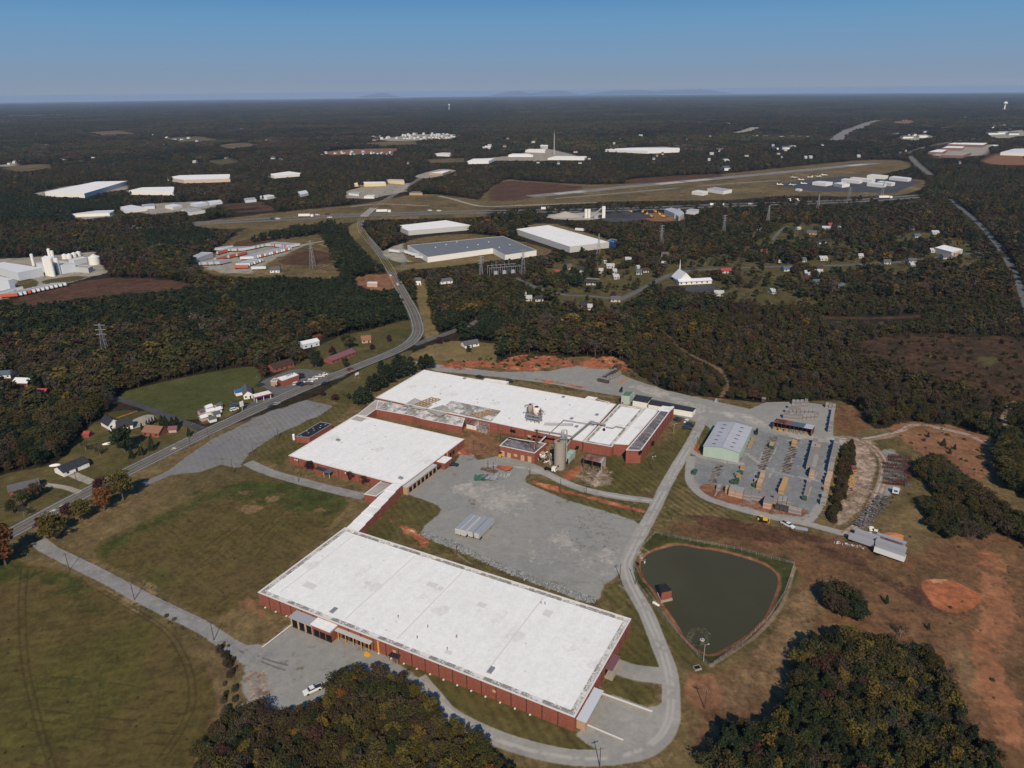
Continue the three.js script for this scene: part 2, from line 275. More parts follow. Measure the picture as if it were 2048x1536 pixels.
// front-right apron and lanes of the near warehouse
area('lane',[[1208,1388],[1296,1414],[1340,1400],[1352,1450],[1320,1500],[1250,1518],[1190,1500],[1150,1470],[1160,1460]],{ blur: 1,rag: 0.5,mesh: 'gravel_apron',label: 'gravel apron at the near end of the warehouse' });
road('lane',[[1222,1328],[1270,1345],[1330,1352]],8,{ blur: 1,rag: 0.4,mesh: 'gravel_lane',label: 'short gravel spur to the side dock' });
road('lane',[[836,1356],[865,1392],[897,1428],[960,1462],[1023,1487],[1100,1508],[1164,1516],[1240,1512],[1300,1495],[1336,1455],[1342,1400],[1337,1340],[1316,1285],[1293,1227],[1266,1180],[1254,1150],[1254,1122],[1268,1092],[1286,1060],[1311,1014],[1330,974],[1352,935],[1379,891],[1396,858],[1408,832]],6.2,{ mesh: 'gravel_lane',label: 'pale gravel lane winding round the near warehouse to the lumber yard' });
road('lane',[[1308,1004],[1290,1000],[1262,997],[1213,989],[1164,978],[1123,962],[1091,947],[1060,936]],5.4,{ mesh: 'gravel_lane',label: 'gravel lane past the silo' });
road('lane',[[1384,912],[1378,945],[1383,970],[1410,994],[1450,1009],[1500,1024],[1560,1038],[1610,1047],[1660,1060],[1695,1069]],4.6,{ mesh: 'gravel_lane',label: 'gravel lane round the lumber yard',rag: 0.6 });
road('lane',[[1375,895],[1400,912],[1440,922],[1490,928]],3.4,{ blur: 0.8,rag: 0.6 });
road('lane',[[1640,1010],[1625,1035],[1608,1046]],4,{ blur: 1,rag: 0.6 });
road('dirtroad',[[1690,1069],[1722,1048],[1745,1010],[1764,965],[1768,930],[1755,903],[1725,884],[1680,876]],5.2,{ mesh: 'dirt_track',label: 'dirt track looping past the scrap pile',rag: 0.8 });
road('dirtroad',[[1725,878],[1775,874],[1800,862],[1832,850],[1880,855],[1930,868],[1985,890],[2010,860],[2008,830],[2030,805],[2060,795]],3.6,{ mesh: 'dirt_track',label: 'dirt track climbing into the scrub woods',rag: 0.9 });
road('oldasphalt',[[78,1082],[100,1100],[200,1150],[300,1203],[400,1252],[470,1296],[540,1322]],6.4,{ mesh: 'farm_lane',label: 'old asphalt lane between the two crop fields',rag: 0.5 });
// --- the highway and side roads
const HIGHWAY = road('asphalt',[[-60,1108],[30,1062],[150,997],[300,921],[440,852],[560,797],[640,763],[720,731],[780,707],[815,689],[832,672],[836,655],[827,625],[812,597],[795,567],[775,530],[755,500],[733,475],[722,458],[722,441],[735,427],[765,404],[800,382],[828,364],[850,353],[890,341]],11,{ mesh: 'highway',label: 'two lane highway',y: 0.11,rag: 0.2 });
road('asphalt',[[828,690],[850,682],[880,672],[930,654],[960,640]],7,{ mesh: 'side_road',label: 'side road at the bend',rag: 0.2 });
road('darkasphalt',[[405,858],[350,838],[290,815],[215,792]],5.5,{ mesh: 'side_road',label: 'narrow side road past the playing field',rag: 0.3 });
road('concrete',[[160,985],[130,975],[85,968]],3.5,{ rag: 0.3 }); road('concrete',[[186,965],[160,955],[145,948]],5,{ rag: 0.3 });
area('concrete',[[245,850],[290,830],[312,833],[300,846],[262,858]],{ blur: 0.5,rag: 0.3 });
road('clay',[[232,836],[275,822]],2,{ blur: 1 });
area('asphalt',[[500,808],[530,790],[560,795],[500,828],[470,834]],{ blur: 0.8,rag: 0.3,mesh: 'car_park',label: 'forecourt of the roadside market' });
area('asphalt',[[538,780],[520,765],[560,748],[600,738],[665,745],[690,752],[640,768],[560,790]],{ blur: 0.8,rag: 0.3,mesh: 'car_park',label: 'asphalt car park of the brick restaurant' });
road('tanlawn',[[840,708],[900,712],[925,716]],3,{ rag: 0.5 });
// --- country beyond
area('drygrass',[[395,540],[425,505],[460,476],[500,450],[560,446],[640,470],[680,500],[708,545],[660,558],[560,553],[500,556],[430,552]],{ blur: 5,sharp: 1,rag: 1 });
area('redbrush',[[470,485],[520,476],[560,480],[480,492]],{ blur: 4 }); area('redbrush',[[560,520],[620,500],[665,510],[655,528],[580,530]],{ blur: 5 });
area('concrete',[[400,532],[452,498],[600,486],[606,492],[530,530],[505,548],[440,546]],{ blur: 3,rag: 1,sharp: 1,mesh: 'trailer_yard_ground',label: 'pale gravel ground of the trailer yard' });
road('concrete',[[585,494],[620,487],[656,480],[700,470]],6,{ blur: 1.5 }); road('dirtroad',[[640,488],[664,500],[676,520]],4,{ blur: 1.5 });
area('concrete',[[-60,520],[60,515],[190,503],[216,545],[140,566],[60,588],[-60,612]],{ blur: 3,sharp: 1,rag: 0.9,mesh: 'factory_yard',label: 'concrete yard of the white factory' });
area('lawn',[[30,575],[45,556],[74,562],[68,580]],{ blur: 2 }); area('lawn',[[85,562],[150,552],[170,556],[110,570]],{ blur: 2 });
area('redbrush',[[20,600],[110,575],[220,556],[330,560],[390,572],[300,584],[180,596],[40,612]],{ blur: 5,rag: 1 });
area('drygrass',[[390,446],[560,424],[720,408],[840,388],[960,400],[1000,412],[970,424],[960,434],[740,440],[700,446],[560,452],[440,458]],{ blur: 6 });
area('lawn',[[700,470],[730,462],[742,490],[770,520],[820,510],[850,522],[800,545],[760,530]],{ blur: 3 });
area('tanlawn',[[695,455],[718,445],[722,470],[708,480]],{ blur: 3 });
area('dirt',[[700,556],[780,548],[790,575],[740,580]],{ blur: 4,rag: 1 });
area('concrete',[[765,505],[815,486],[850,515],[800,525]],{ blur: 2,mesh: 'truck_court',label: 'concrete truck court of the grey roofed warehouse' });
area('drygrass',[[815,482],[950,468],[1090,495],[1085,512],[960,520],[830,528]],{ blur: 3 });
area('tanlawn',[[800,530],[1000,512],[1000,520],[820,540]],{ blur: 3 });
area('tanlawn',[[1050,455],[1110,448],[1220,480],[1230,490],[1140,495]],{ blur: 4,rag: 1 });
area('palegravel',[[1092,430],[1190,424],[1215,432],[1180,440],[1110,438]],{ blur: 3 });
area('darkasphalt',[[1200,430],[1270,428],[1290,438],[1220,444]],{ blur: 4 });
area('dirt',[[1280,428],[1350,426],[1370,440],[1300,442]],{ blur: 4,rag: 1 });
area('drygrass',[[960,396],[1008,360],[1060,362],[1240,368],[1500,342],[1700,322],[1796,320],[1822,334],[1740,356],[1850,360],[1800,390],[1560,392],[1460,400],[1200,404],[970,418]],{ blur: 8 });
area('redbrush',[[1000,364],[1080,366],[1165,374],[1100,390],[985,402]],{ blur: 8,rag: 1 });
area('redbrush',[[1260,358],[1420,348],[1440,354],[1280,366]],{ blur: 8,rag: 1 });
area('darkasphalt',[[1545,368],[1680,352],[1845,362],[1790,386],[1620,382]],{ blur: 4,sharp: 1,mesh: 'aircraft_apron',label: 'dark asphalt apron of the airfield' });
const RUNWAY = road('runway',[[1060,393],[1240,375],[1420,358],[1600,341],[1752,326]],34,{ mesh: 'runway',label: 'long pale airfield runway' });
road('runway',[[1110,397],[1240,386],[1420,370],[1560,360]],12,{ blur: 3 });
road('concrete',[[878,392],[905,398],[940,408],[975,413],[1060,410],[1200,405]],9,{ mesh: 'side_road',label: 'airfield approach road' });
for (const [w,dy] of [[13,-2.2],[13,2.2]]) road('asphalt',[[240,456 + dy],[440,444 + dy],[560,438 + dy],[700,431 + dy],[860,426 + dy],[960,424 + dy],[1240,419 + dy],[1440,411 + dy],[1700,402 + dy],[1840,392 + dy]],w,{ mesh: 'interstate_carriageway',label: dy < 0 ? 'far carriageway of the interstate' : 'near carriageway of the interstate' });
road('concrete',[[700,414],[760,408],[860,412]],6,{ blur: 2 });
road('redbrush',[[440,412],[480,408],[525,412],[530,420],[470,424]],24,{ blur: 5,rag: 1 });
area('concrete',[[690,382],[740,370],[820,366],[815,382],[740,398],[690,396]],{ blur: 5,sharp: 1,rag: 1 });
area('concrete',[[830,352],[880,338],[912,342],[860,356]],{ blur: 5 });
// houses on the right, lawns and lanes
area('lawn',[[1100,522],[1300,506],[1480,506],[1475,456],[1640,448],[1720,500],[1790,470],[1890,462],[1960,500],[1960,540],[1780,560],[1690,592],[1600,612],[1450,602],[1340,572],[1280,616],[1060,612],[1040,575]],{ blur: 6,rag: 1.2,sparse: 1 });
for (const p of [[[1160,545],[1250,540],[1290,552],[1270,566],[1180,566]],[[1085,572],[1130,562],[1180,580],[1130,600],[1090,590]],[[1065,590],[1130,580],[1140,606],[1080,604]],[[1150,600],[1190,590],[1250,600],[1200,612]],[[1200,520],[1260,512],[1270,530],[1210,535]],[[1290,518],[1340,508],[1350,530],[1300,540]],[[1340,545],[1430,540],[1450,566],[1380,566],[1340,560]],[[1450,520],[1500,514],[1500,532],[1460,534]],[[1470,462],[1560,450],[1570,470],[1490,478]],[[1600,470],[1650,462],[1650,482],[1610,484]],[[1530,530],[1620,526],[1690,534],[1680,546],[1560,550]],[[1600,556],[1650,550],[1640,580],[1590,572]],[[1800,470],[1880,466],[1890,482],[1810,486]],[[1560,595],[1600,585],[1650,580],[1620,590]],[[1500,590],[1530,580],[1550,588],[1520,600]]]) area('lawn',p,{ blur: 4,rag: 1,sparse: 1 });
area('darkasphalt',[[1374,574],[1425,570],[1428,583],[1378,584]],{ blur: 1,mesh: 'car_park',label: 'dark asphalt car park of the white church' });
road('asphalt',[[1240,600],[1290,575],[1345,548],[1400,540],[1500,535],[1600,532],[1700,530],[1800,524],[1900,512],[1960,505]],7,{ mesh: 'side_road',label: 'neighbourhood street through the trees' });
road('asphalt',[[1030,556],[1052,566],[1080,578],[1130,590],[1180,592],[1240,600]],6,{ mesh: 'side_road',label: 'curving lane by the substation' });
road('concrete',[[1150,550],[1170,556],[1200,558]],3.5,{}); road('asphalt',[[1545,480],[1560,462],[1575,452]],5,{});
road('tanbrush',[[1290,645],[1330,665],[1365,700],[1440,740],[1452,775],[1440,795]],3.2,{ blur: 2,rag: 0.8 });
road('scrub',[[1650,636],[1760,636],[1850,632]],9,{ blur: 3 });
area('scrub',[[1700,700],[1800,670],[1920,672],[2080,690],[2080,810],[1980,800],[1880,770],[1780,730]],{ blur: 10,rag: 1.4,sparse: 2 });
area('lawn',[[1960,715],[1990,712],[2000,728],[1970,732]],{ blur: 3 });
road('asphalt',[[2110,760],[2070,660],[2046,590],[2020,530],[1985,478],[1950,440],[1920,415],[1900,398]],8,{ mesh: 'railway_cut',label: 'road in the cutting through the right hand woods' });
road('runway',[[1862,350],[1832,325],[1822,306],[1850,294],[1900,284],[1960,276]],18,{ mesh: 'railway_cut',label: 'double track line curving to the distant mill' });
road('runway',[[1672,282],[1680,272],[1694,262],[1712,256],[1736,246],[1760,240]],60,{ mesh: 'side_road',label: 'far wide highway crossing the forest' });
road('concrete',[[1465,266],[1490,262],[1512,254]],60,{});
// far clearings
for (const [cover,p,b = 14] of [['dirt',[[640,304],[700,298],[800,296],[790,306],[660,310]]],['drygrass',[[720,286],[830,280],[840,288],[760,292]]],['concrete',[[750,278],[830,268],[915,268],[910,278],[780,282]]],['drygrass',[[0,336],[60,328],[105,328],[100,336],[40,344]]],['concrete',[[-20,332],[40,324],[30,334]]],['drygrass',[[170,264],[240,260],[280,268],[200,270]]],['drygrass',[[320,276],[400,272],[440,280],[360,284]]],['drygrass',[[430,290],[490,284],[520,290],[460,298]]],['lawn',[[410,322],[460,316],[480,324],[440,330]]],['tanlawn',[[0,230],[120,227],[150,231],[20,234]]],['concrete',[[930,320],[1010,312],[1100,296],[1170,316],[1080,322]]],['concrete',[[1230,296],[1340,292],[1355,302],[1270,306]]],['concrete',[[1850,306],[1900,290],[2000,288],[1970,310],[1880,316]]],['dirt',[[1960,322],[2000,304],[2060,300],[2060,330],[1990,330]]],['concrete',[[1790,276],[1850,268],[1880,274],[1820,282]]],['concrete',[[1970,268],[2050,258],[2060,272],[1990,278]]],['dirt',[[1780,243],[1830,239],[1830,246],[1790,247]]],['drygrass',[[1350,372],[1400,368],[1400,376],[1360,380]]],['concrete',[[60,388],[130,372],[250,362],[260,378],[120,396]]],['concrete',[[240,420],[290,408],[440,400],[430,416],[300,430]]],['redbrush',[[440,420],[480,405],[530,404],[520,416]]],['concrete',[[140,432],[230,424],[228,434],[160,440]]],['drygrass',[[850,318],[930,316],[930,324],[860,326]]]]) area(cover,p,{ blur: b,rag: 0.9,sharp: 1 });
// ------------------------------------------------------------------ computing the cover maps
function bounds(path) { let a = 1e9,b = 1e9,c = -1e9,d = -1e9; for (const [x,z] of path) { a = Math.min(a,x); b = Math.min(b,z); c = Math.max(c,x); d = Math.max(d,z); } return [a,b,c,d]; }
function fill(mask,w,h,pts,value) { // scanline fill with horizontal coverage
  for (let j = 0; j < h; j++) {
    const y = j + 0.5,xs = [];
    for (let i = 0,n = pts.length; i < n; i++) { const p = pts[i],q = pts[(i + 1) % n]; if ((p[1] <= y) !== (q[1] <= y)) xs.push([p[0] + (y - p[1]) / (q[1] - p[1]) * (q[0] - p[0]),p[1] < q[1] ? 1 : -1]); }
    xs.sort((a,b) => a[0] - b[0]);
    let wind = 0;
    for (let k = 0; k + 1 < xs.length; k++) {
      wind += xs[k][1]; if (!wind) continue;
      const a = Math.max(0,xs[k][0]),b = Math.min(w,xs[k + 1][0]); if (b <= a) continue;
      const i0 = Math.floor(a),i1 = Math.min(w - 1,Math.floor(b));
      if (i0 === i1) { mask[j * w + i0] = Math.max(mask[j * w + i0],value * (b - a)); continue; }
      mask[j * w + i0] = Math.max(mask[j * w + i0],value * (i0 + 1 - a));
      for (let i = i0 + 1; i < i1; i++) mask[j * w + i] = value;
      if (i1 < w) mask[j * w + i1] = Math.max(mask[j * w + i1],value * Math.min(1,b - i1));
    }
  }
}
function boxblur(m,w,h,r) {
  if (r < 1) return; const t = new Float32Array(Math.max(w,h) + 1);
  for (let pass = 0; pass < 2; pass++) {
    for (let j = 0; j < h; j++) { t[0] = 0; for (let i = 0; i < w; i++) t[i + 1] = t[i] + m[j * w + i]; for (let i = 0; i < w; i++) { const a = Math.max(0,i - r),b = Math.min(w,i + r + 1); m[j * w + i] = (t[b] - t[a]) / (b - a); } }
    for (let i = 0; i < w; i++) { t[0] = 0; for (let j = 0; j < h; j++) t[j + 1] = t[j] + m[j * w + i]; for (let j = 0; j < h; j++) { const a = Math.max(0,j - r),b = Math.min(h,j + r + 1); m[j * w + i] = (t[b] - t[a]) / (b - a); } }
  }
}
function tone(cv,x,z,out,res) {
  const n1 = noise(x / cv.s + 0.37,z / cv.s + 0.11),n2 = res < 4 ? fine(x,z) : 0.5,n3 = noise(x / (cv.s * 2.7),z / (cv.s * 2.7) + 0.6);
  let k = 1 + cv.hi * 1.5 * (n2 - 0.5);
  if (cv.row && res < 2) { const [a,sp,am] = cv.row,d = (x * Math.sin(a) + z * Math.cos(a)) / sp + 0.8 * (n1 - 0.5); k += am * Math.sin(d * 6.283) * (0.4 + 1.2 * n3); }
  let t = Math.min(1,Math.max(0,(n1 - 0.5) * 1.7 + 0.5)),p = 0;
  if (cv.c) p = Math.min(1,Math.max(0,(n3 - (1 - cv.cs) + (n1 - 0.5) * 0.5 + (n2 - 0.5) * 0.35) * 5));
  for (let q = 0; q < 3; q++) { let v = cv.a[q] + (cv.b[q] - cv.a[q]) * t; if (p) v += (cv.c[q] - v) * p; out[q] = v * k; }
}
function paint(tile) {
  const n = tile.n,res = tile.res,img = new Float32Array(n * n * 3),c = [0,0,0];
  for (let j = 0; j < n; j++) for (let i = 0; i < n; i++) { tone(COVER.floor,tile.x + i * res,tile.z + j * res,c,res); const o = (j * n + i) * 3; img[o] = c[0]; img[o + 1] = c[1]; img[o + 2] = c[2]; }
  for (const l of layers) {
    const [bx0,bz0,bx1,bz1] = bounds(l.path),pad = l.blur * 2 + 2 * res;
    if (Math.max(bx1 - bx0,bz1 - bz0) < res * 1.5) continue;
    const i0 = Math.max(0,Math.floor((bx0 - pad - tile.x) / res)),j0 = Math.max(0,Math.floor((bz0 - pad - tile.z) / res)),i1 = Math.min(n,Math.ceil((bx1 + pad - tile.x) / res)),j1 = Math.min(n,Math.ceil((bz1 + pad - tile.z) / res)),w = i1 - i0,h = j1 - j0;
    if (w <= 0 || h <= 0) continue;
    const mask = new Float32Array(w * h); fill(mask,w,h,l.path.map(([x,z]) => [(x - tile.x) / res - i0,(z - tile.z) / res - j0]),1);
    const r = Math.round(l.blur / res * 0.7); boxblur(mask,w,h,r);
    const cv = COVER[l.cover],rag = res < 4 ? l.rag : 0;
    for (let j = 0; j < h; j++) for (let i = 0; i < w; i++) {
      let m = mask[j * w + i]; if (m <= 0.001) continue;
      const x = tile.x + (i + i0) * res,z = tile.z + (j + j0) * res;
      if (r >= 1) m = (m - 0.5 + rag * (noise(x / 47,z / 47) - 0.5) * 0.9 + rag * (fine(x + 31,z) - 0.5) * 0.7) * 2.6 + 0.5;
      if (m <= 0) continue; if (m > 1) m = 1;
      tone(cv,x,z,c,res);
      const o = ((j + j0) * n + i + i0) * 3; for (let q = 0; q < 3; q++) img[o + q] += (c[q] - img[o + q]) * m;
    }
  }
  return img;
}
function lineMark(img,tile,pts,width,col,k,breaks = 0) { // thin wheel ruts and cracks, in the cover's own grain
  const p = smooth(world(pts),false,10);
  for (let s = 0; s + 1 < p.length; s++) { const L = len(sub(p[s + 1],p[s])); for (let d = 0; d < L; d += tile.res * 0.6) {
    const x = p[s][0] + (p[s + 1][0] - p[s][0]) * d / L,z = p[s][1] + (p[s + 1][1] - p[s][1]) * d / L; if (noise(x / 23,z / 23) < breaks) continue;
    const r = Math.ceil(width / tile.res); for (let a = -r; a <= r; a++) for (let b = -r; b <= r; b++) { const f = 1 - Math.hypot(a,b) * tile.res / width; if (f <= 0) continue; const i = Math.round((x - tile.x) / tile.res) + a,j = Math.round((z - tile.z) / tile.res) + b; if (i < 0 || j < 0 || i >= tile.n || j >= tile.n) continue; const o = (j * tile.n + i) * 3; for (let q = 0; q < 3; q++) img[o + q] += (col[q] - img[o + q]) * k * f; }
  } }
}
for (const t of TILES) {
  const img = paint(t),n = t.n,d = new Uint8Array(n * n * 4);
  if (t.res < 1) {
    const rut = [50,42,28];
    for (const s of [-7,7]) {
      lineMark(img,t,[[50 + s,1135],[44 + s,1200],[46 + s,1280],[52 + s,1340],[68 + s,1410],[90 + s,1490],[115 + s,1560]],0.6,rut,0.13);
      lineMark(img,t,[[200 + s,1180],[260 + s,1215],[330 + s,1260],[365 + s,1310],[382 + s,1360],[382 + s,1410],[360 + s,1460],[320 + s,1520]],0.6,rut,0.13);
    }
    for (let k = 0; k < 9; k++) lineMark(img,t,[[60,1350 + k * 22],[200,1362 + k * 24],[370,1388 + k * 20]],0.5,rut,0.2,0.42);
    for (let k = 0; k < 7; k++) lineMark(img,t,[[330 + k * 30,1150 - k * 6],[430 + k * 26,1080 - k * 8],[520 + k * 22,1010 - k * 3]],0.5,rut,0.18,0.4);
    for (const p of [[[470,1296],[500,1312],[540,1330],[585,1345]],[[492,1300],[530,1318],[575,1330]]]) lineMark(img,t,p,0.5,[96,94,90],0.6,0.4);
    const tread = [166,162,154];
    for (const s of [-5,5]) for (const p of [[[860,1392],[960,1464],[1100,1509],[1240,1512],[1330,1455],[1335,1340],[1292,1227],[1254,1140],[1270,1090],[1330,974],[1394,862]],[[1300,1002],[1213,989],[1123,962],[1060,938],[980,930]],[[1690,1069],[1745,1010],[1768,930],[1725,882],[1660,878]],[[1725,878],[1800,862],[1832,850],[1930,868],[1985,890]]]) lineMark(img,t,p.map(([a,b]) => [a + s,b]),0.8,tread,0.35,0.3);
    for (let k = 0; k < 22; k++) { const x = rr(900,1230),y = rr(1010,1150); lineMark(img,t,[[x,y],[x + rr(20,60),y + rr(-4,26)],[x + rr(80,130),y + rr(0,50)]],0.7,pick([[150,146,138],[112,114,116],[146,144,140]]),0.16,0.45); }
    for (let k = 0; k < 26; k++) { const x = rr(1440,1640),y = rr(880,960); lineMark(img,t,[[x,y],[x - 8,y + rr(14,30)],[x - 20,y + rr(34,60)]],0.6,pick([[158,156,150],[120,124,128]]),0.35,0.4); }
    for (let k = 0; k < 60; k++) { const [x,z] = G(rr(1140,1235),rr(1020,1100)); for (let q = 0; q < 7; q++) { const i = Math.round((x + rr(-1.5,1.5) - t.x) / t.res),j = Math.round((z + rr(-1,1) - t.z) / t.res),o = (j * n + i) * 3; for (let a = 0; a < 3; a++) img[o + a] *= 0.6; } }
  }
  for (let k = 0; k < n * n; k++) { for (let q = 0; q < 3; q++) d[k * 4 + q] = Math.min(255,Math.max(0,img[k * 3 + q])); d[k * 4 + 3] = 255; }
  const tex = new THREE.DataTexture(d,n,n); tex.colorSpace = THREE.SRGBColorSpace; tex.magFilter = THREE.LinearFilter; tex.minFilter = THREE.LinearMipmapLinearFilter; tex.generateMipmaps = true; tex.needsUpdate = true;
  t.material = new THREE.MeshPhysicalMaterial({ map: tex,roughness: 1,specularIntensity: 0.1 });
}
const grainMap = (() => { const n = 256,d = new Uint8Array(n * n * 4); for (let k = 0; k < n * n; k++) { const v = 255 * FINE[(Math.floor(k / n) * 2) * NN + (k % n) * 2]; d[k * 4] = d[k * 4 + 1] = d[k * 4 + 2] = v; d[k * 4 + 3] = 255; } const t = new THREE.DataTexture(d,n,n); t.wrapS = t.wrapT = THREE.RepeatWrapping; t.magFilter = THREE.LinearFilter; t.repeat.set(5.3,5.3); t.needsUpdate = true; return t; })();
TILES[0].material.bumpMap = grainMap; TILES[0].material.bumpScale = 0.05;
const farGround = new THREE.MeshPhysicalMaterial({ color: lin(34,33,28),roughness: 1,specularIntensity: 0.1 });
const inside = (t,x,z) => x >= t.x && z >= t.z && x <= t.x + t.size && z <= t.z + t.size;
const pondFlat = POND.map(([x,z]) => [x,z]);
function inPoly(p,x,z) { let c = false; for (let i = 0,j = p.length - 1; i < p.length; j = i++) if ((p[i][1] > z) !== (p[j][1] > z) && x < (p[j][0] - p[i][0]) * (z - p[i][1]) / (p[j][1] - p[i][1]) + p[i][0]) c = !c; return c; }
function distTo(p,x,z) { let d = 1e9; for (let i = 0,j = p.length - 1; i < p.length; j = i++) { const ax = p[j][0],az = p[j][1],bx_ = p[i][0] - ax,bz_ = p[i][1] - az,t = Math.max(0,Math.min(1,((x - ax) * bx_ + (z - az) * bz_) / (bx_ * bx_ + bz_ * bz_ || 1))); d = Math.min(d,Math.hypot(x - ax - bx_ * t,z - az - bz_ * t)); } return d; }
const pondBox = bounds(POND);
function heightAt(x,z) {
  if (x > pondBox[0] - 8 && x < pondBox[2] + 8 && z > pondBox[1] - 8 && z < pondBox[3] + 8) {
    const d = distTo(POND,x,z) * (inPoly(POND,x,z) ? -1 : 1);
    return d > 4 ? 0 : d < -5 ? -2 : -2 + 2 * (d + 5) / 9;
  }
  const r = Math.hypot(x,z); if (r < 1500) return 0;
  const k = Math.min(1,Math.max(0,(r - 7000) / 9000)),far = Math.min(1,Math.max(0,(r - 20000) / 15000));   // the earth's own curve, then low rolling country
  return -r * r / 14.6e6 + k * (26 * (noise(x / 17000 + 0.2,z / 17000) - 0.5) + 14 * (noise(x / 5200,z / 5200 + 0.4) - 0.5)) + far * 70 * (noise(x / 41000,z / 41000 + 0.3) - 0.4);
}
{ // one sheet: three nested rings, each showing its own cover map, then bare far ground
  const pos = [],uv = [],idx = [[],[],[],[]];
  const ring = (x0,z0,x1,z1,nx,nz,hole,slot,t) => {
    const b = pos.length / 3;
    for (let j = 0; j <= nz; j++) for (let i = 0; i <= nx; i++) { const x = x0 + (x1 - x0) * i / nx,z = z0 + (z1 - z0) * j / nz; pos.push(x,heightAt(x,z),z); uv.push(t ? (x - t.x) / t.size : 0,t ? (z - t.z) / t.size : 0); }
    for (let j = 0; j < nz; j++) for (let i = 0; i < nx; i++) {
      const cx = x0 + (x1 - x0) * (i + 0.5) / nx,cz = z0 + (z1 - z0) * (j + 0.5) / nz;
      if (hole && cx > hole[0] && cx < hole[2] && cz > hole[1] && cz < hole[3]) continue;
      const a = b + j * (nx + 1) + i; idx[slot].push(a,a + nx + 1,a + 1,a + 1,a + nx + 1,a + nx + 2);
    }
  };
  const [A,B,C] = TILES,q = (t) => [t.x,t.z,t.x + t.size,t.z + t.size];
  ring(...q(A),240,240,null,0,A);
  // the middle ring is split so that its hole fits the fine tile exactly
  const [ax0,az0,ax1,az1] = q(A),[bx0,bz0,bx1,bz1] = q(B),[cx0,cz0,cx1,cz1] = q(C);
  ring(bx0,bz0,bx1,az0,24,24,null,1,B); ring(bx0,az0,ax0,bz1,8,8,null,1,B); ring(ax1,az0,bx1,bz1,8,8,null,1,B); if (bz1 > az1) ring(ax0,az1,ax1,bz1,4,2,null,1,B); 
  ring(cx0,cz0,cx1,bz0,180,160,null,2,C); ring(cx0,bz0,bx0,cz1,90,24,null,2,C); ring(bx1,bz0,cx1,cz1,90,24,null,2,C); if (cz1 > bz1) ring(bx0,bz1,bx1,cz1,4,4,null,2,C);
  const R = 70000; ring(-R,-R,R,cz0,120,90,null,3); ring(-R,cz0,cx0,6000,20,12,null,3); ring(cx1,cz0,R,6000,20,12,null,3); ring(cx0,cz1,cx1,6000,6,3,null,3);
  const g = new THREE.BufferGeometry(); g.setAttribute('position',new THREE.Float32BufferAttribute(pos,3)); g.setAttribute('uv',new THREE.Float32BufferAttribute(uv,2)); g.setIndex(idx.flat());
  let s = 0; idx.forEach((l,k) => { g.addGroup(s,l.length,k); s += l.length; }); g.computeVertexNormals();
  const m = new THREE.Mesh(g,[...TILES.map((t) => t.material),farGround]); m.name = 'ground'; m.userData.kind = 'structure'; m.receiveShadow = true; scene.add(m);
}
// fields, yards, lanes and roads as sheets of their own, showing the same cover
function sheet(name,tris,y,label,mats) { // tris: flat list of [x, z]
  const pos = [],uv = [],groups = [[],[]];
  for (let k = 0; k < tris.length; k += 3) { const t3 = tris.slice(k,k + 3),slot = t3.every(([x,z]) => inside(TILES[0],x,z)) ? 0 : 1; groups[slot].push(t3); }
  const g = new THREE.BufferGeometry(); let at = 0;
  groups.forEach((list,slot) => { if (!list.length) return; const far = slot === 1 && list.flat().some(([x,z]) => !inside(TILES[1],x,z)),t = TILES[far ? 2 : slot]; for (const t3 of list) for (const [x,z] of t3) { pos.push(x,heightAt(x,z) + y,z); uv.push((x - t.x) / t.size,(z - t.z) / t.size); } g.addGroup(at,list.length * 3,far ? 2 : slot); at += list.length * 3; });
  g.setAttribute('position',new THREE.Float32BufferAttribute(pos,3)); g.setAttribute('uv',new THREE.Float32BufferAttribute(uv,2)); g.setAttribute('normal',new THREE.Float32BufferAttribute(pos.map((_,i) => (i % 3 === 1 ? 1 : 0)),3));
  const m = new THREE.Mesh(g,mats ?? TILES.map((t) => t.material)); m.name = numbered(name); m.userData.kind = 'structure'; if (label) m.userData.label = label; m.receiveShadow = true; scene.add(m); return m;
}
function stripTris([l,r]) { const out = []; for (let i = 0; i + 1 < l.length; i++) out.push(l[i],r[i],l[i + 1],l[i + 1],r[i],r[i + 1]); const a = out[0],b = out[1],c = out[2]; if ((b[0] - a[0]) * (c[1] - a[1]) - (b[1] - a[1]) * (c[0] - a[0]) > 0) for (let k = 0; k < out.length; k += 3) [out[k + 1],out[k + 2]] = [out[k + 2],out[k + 1]]; return out; }
function polyTris(p) { const v = p.map(([x,z]) => new THREE.Vector2(x,z)),out = []; for (const f of THREE.ShapeUtils.triangulateShape(v,[])) { const [a,b,c] = f.map((k) => p[k]); out.push(...((b[0] - a[0]) * (c[1] - a[1]) - (b[1] - a[1]) * (c[0] - a[0]) > 0 ? [a,c,b] : [a,b,c])); } return out; }
for (const p of patches) p.object = sheet(p.name,p.strip ? stripTris(p.strip) : polyTris(p.path),p.y,p.label);
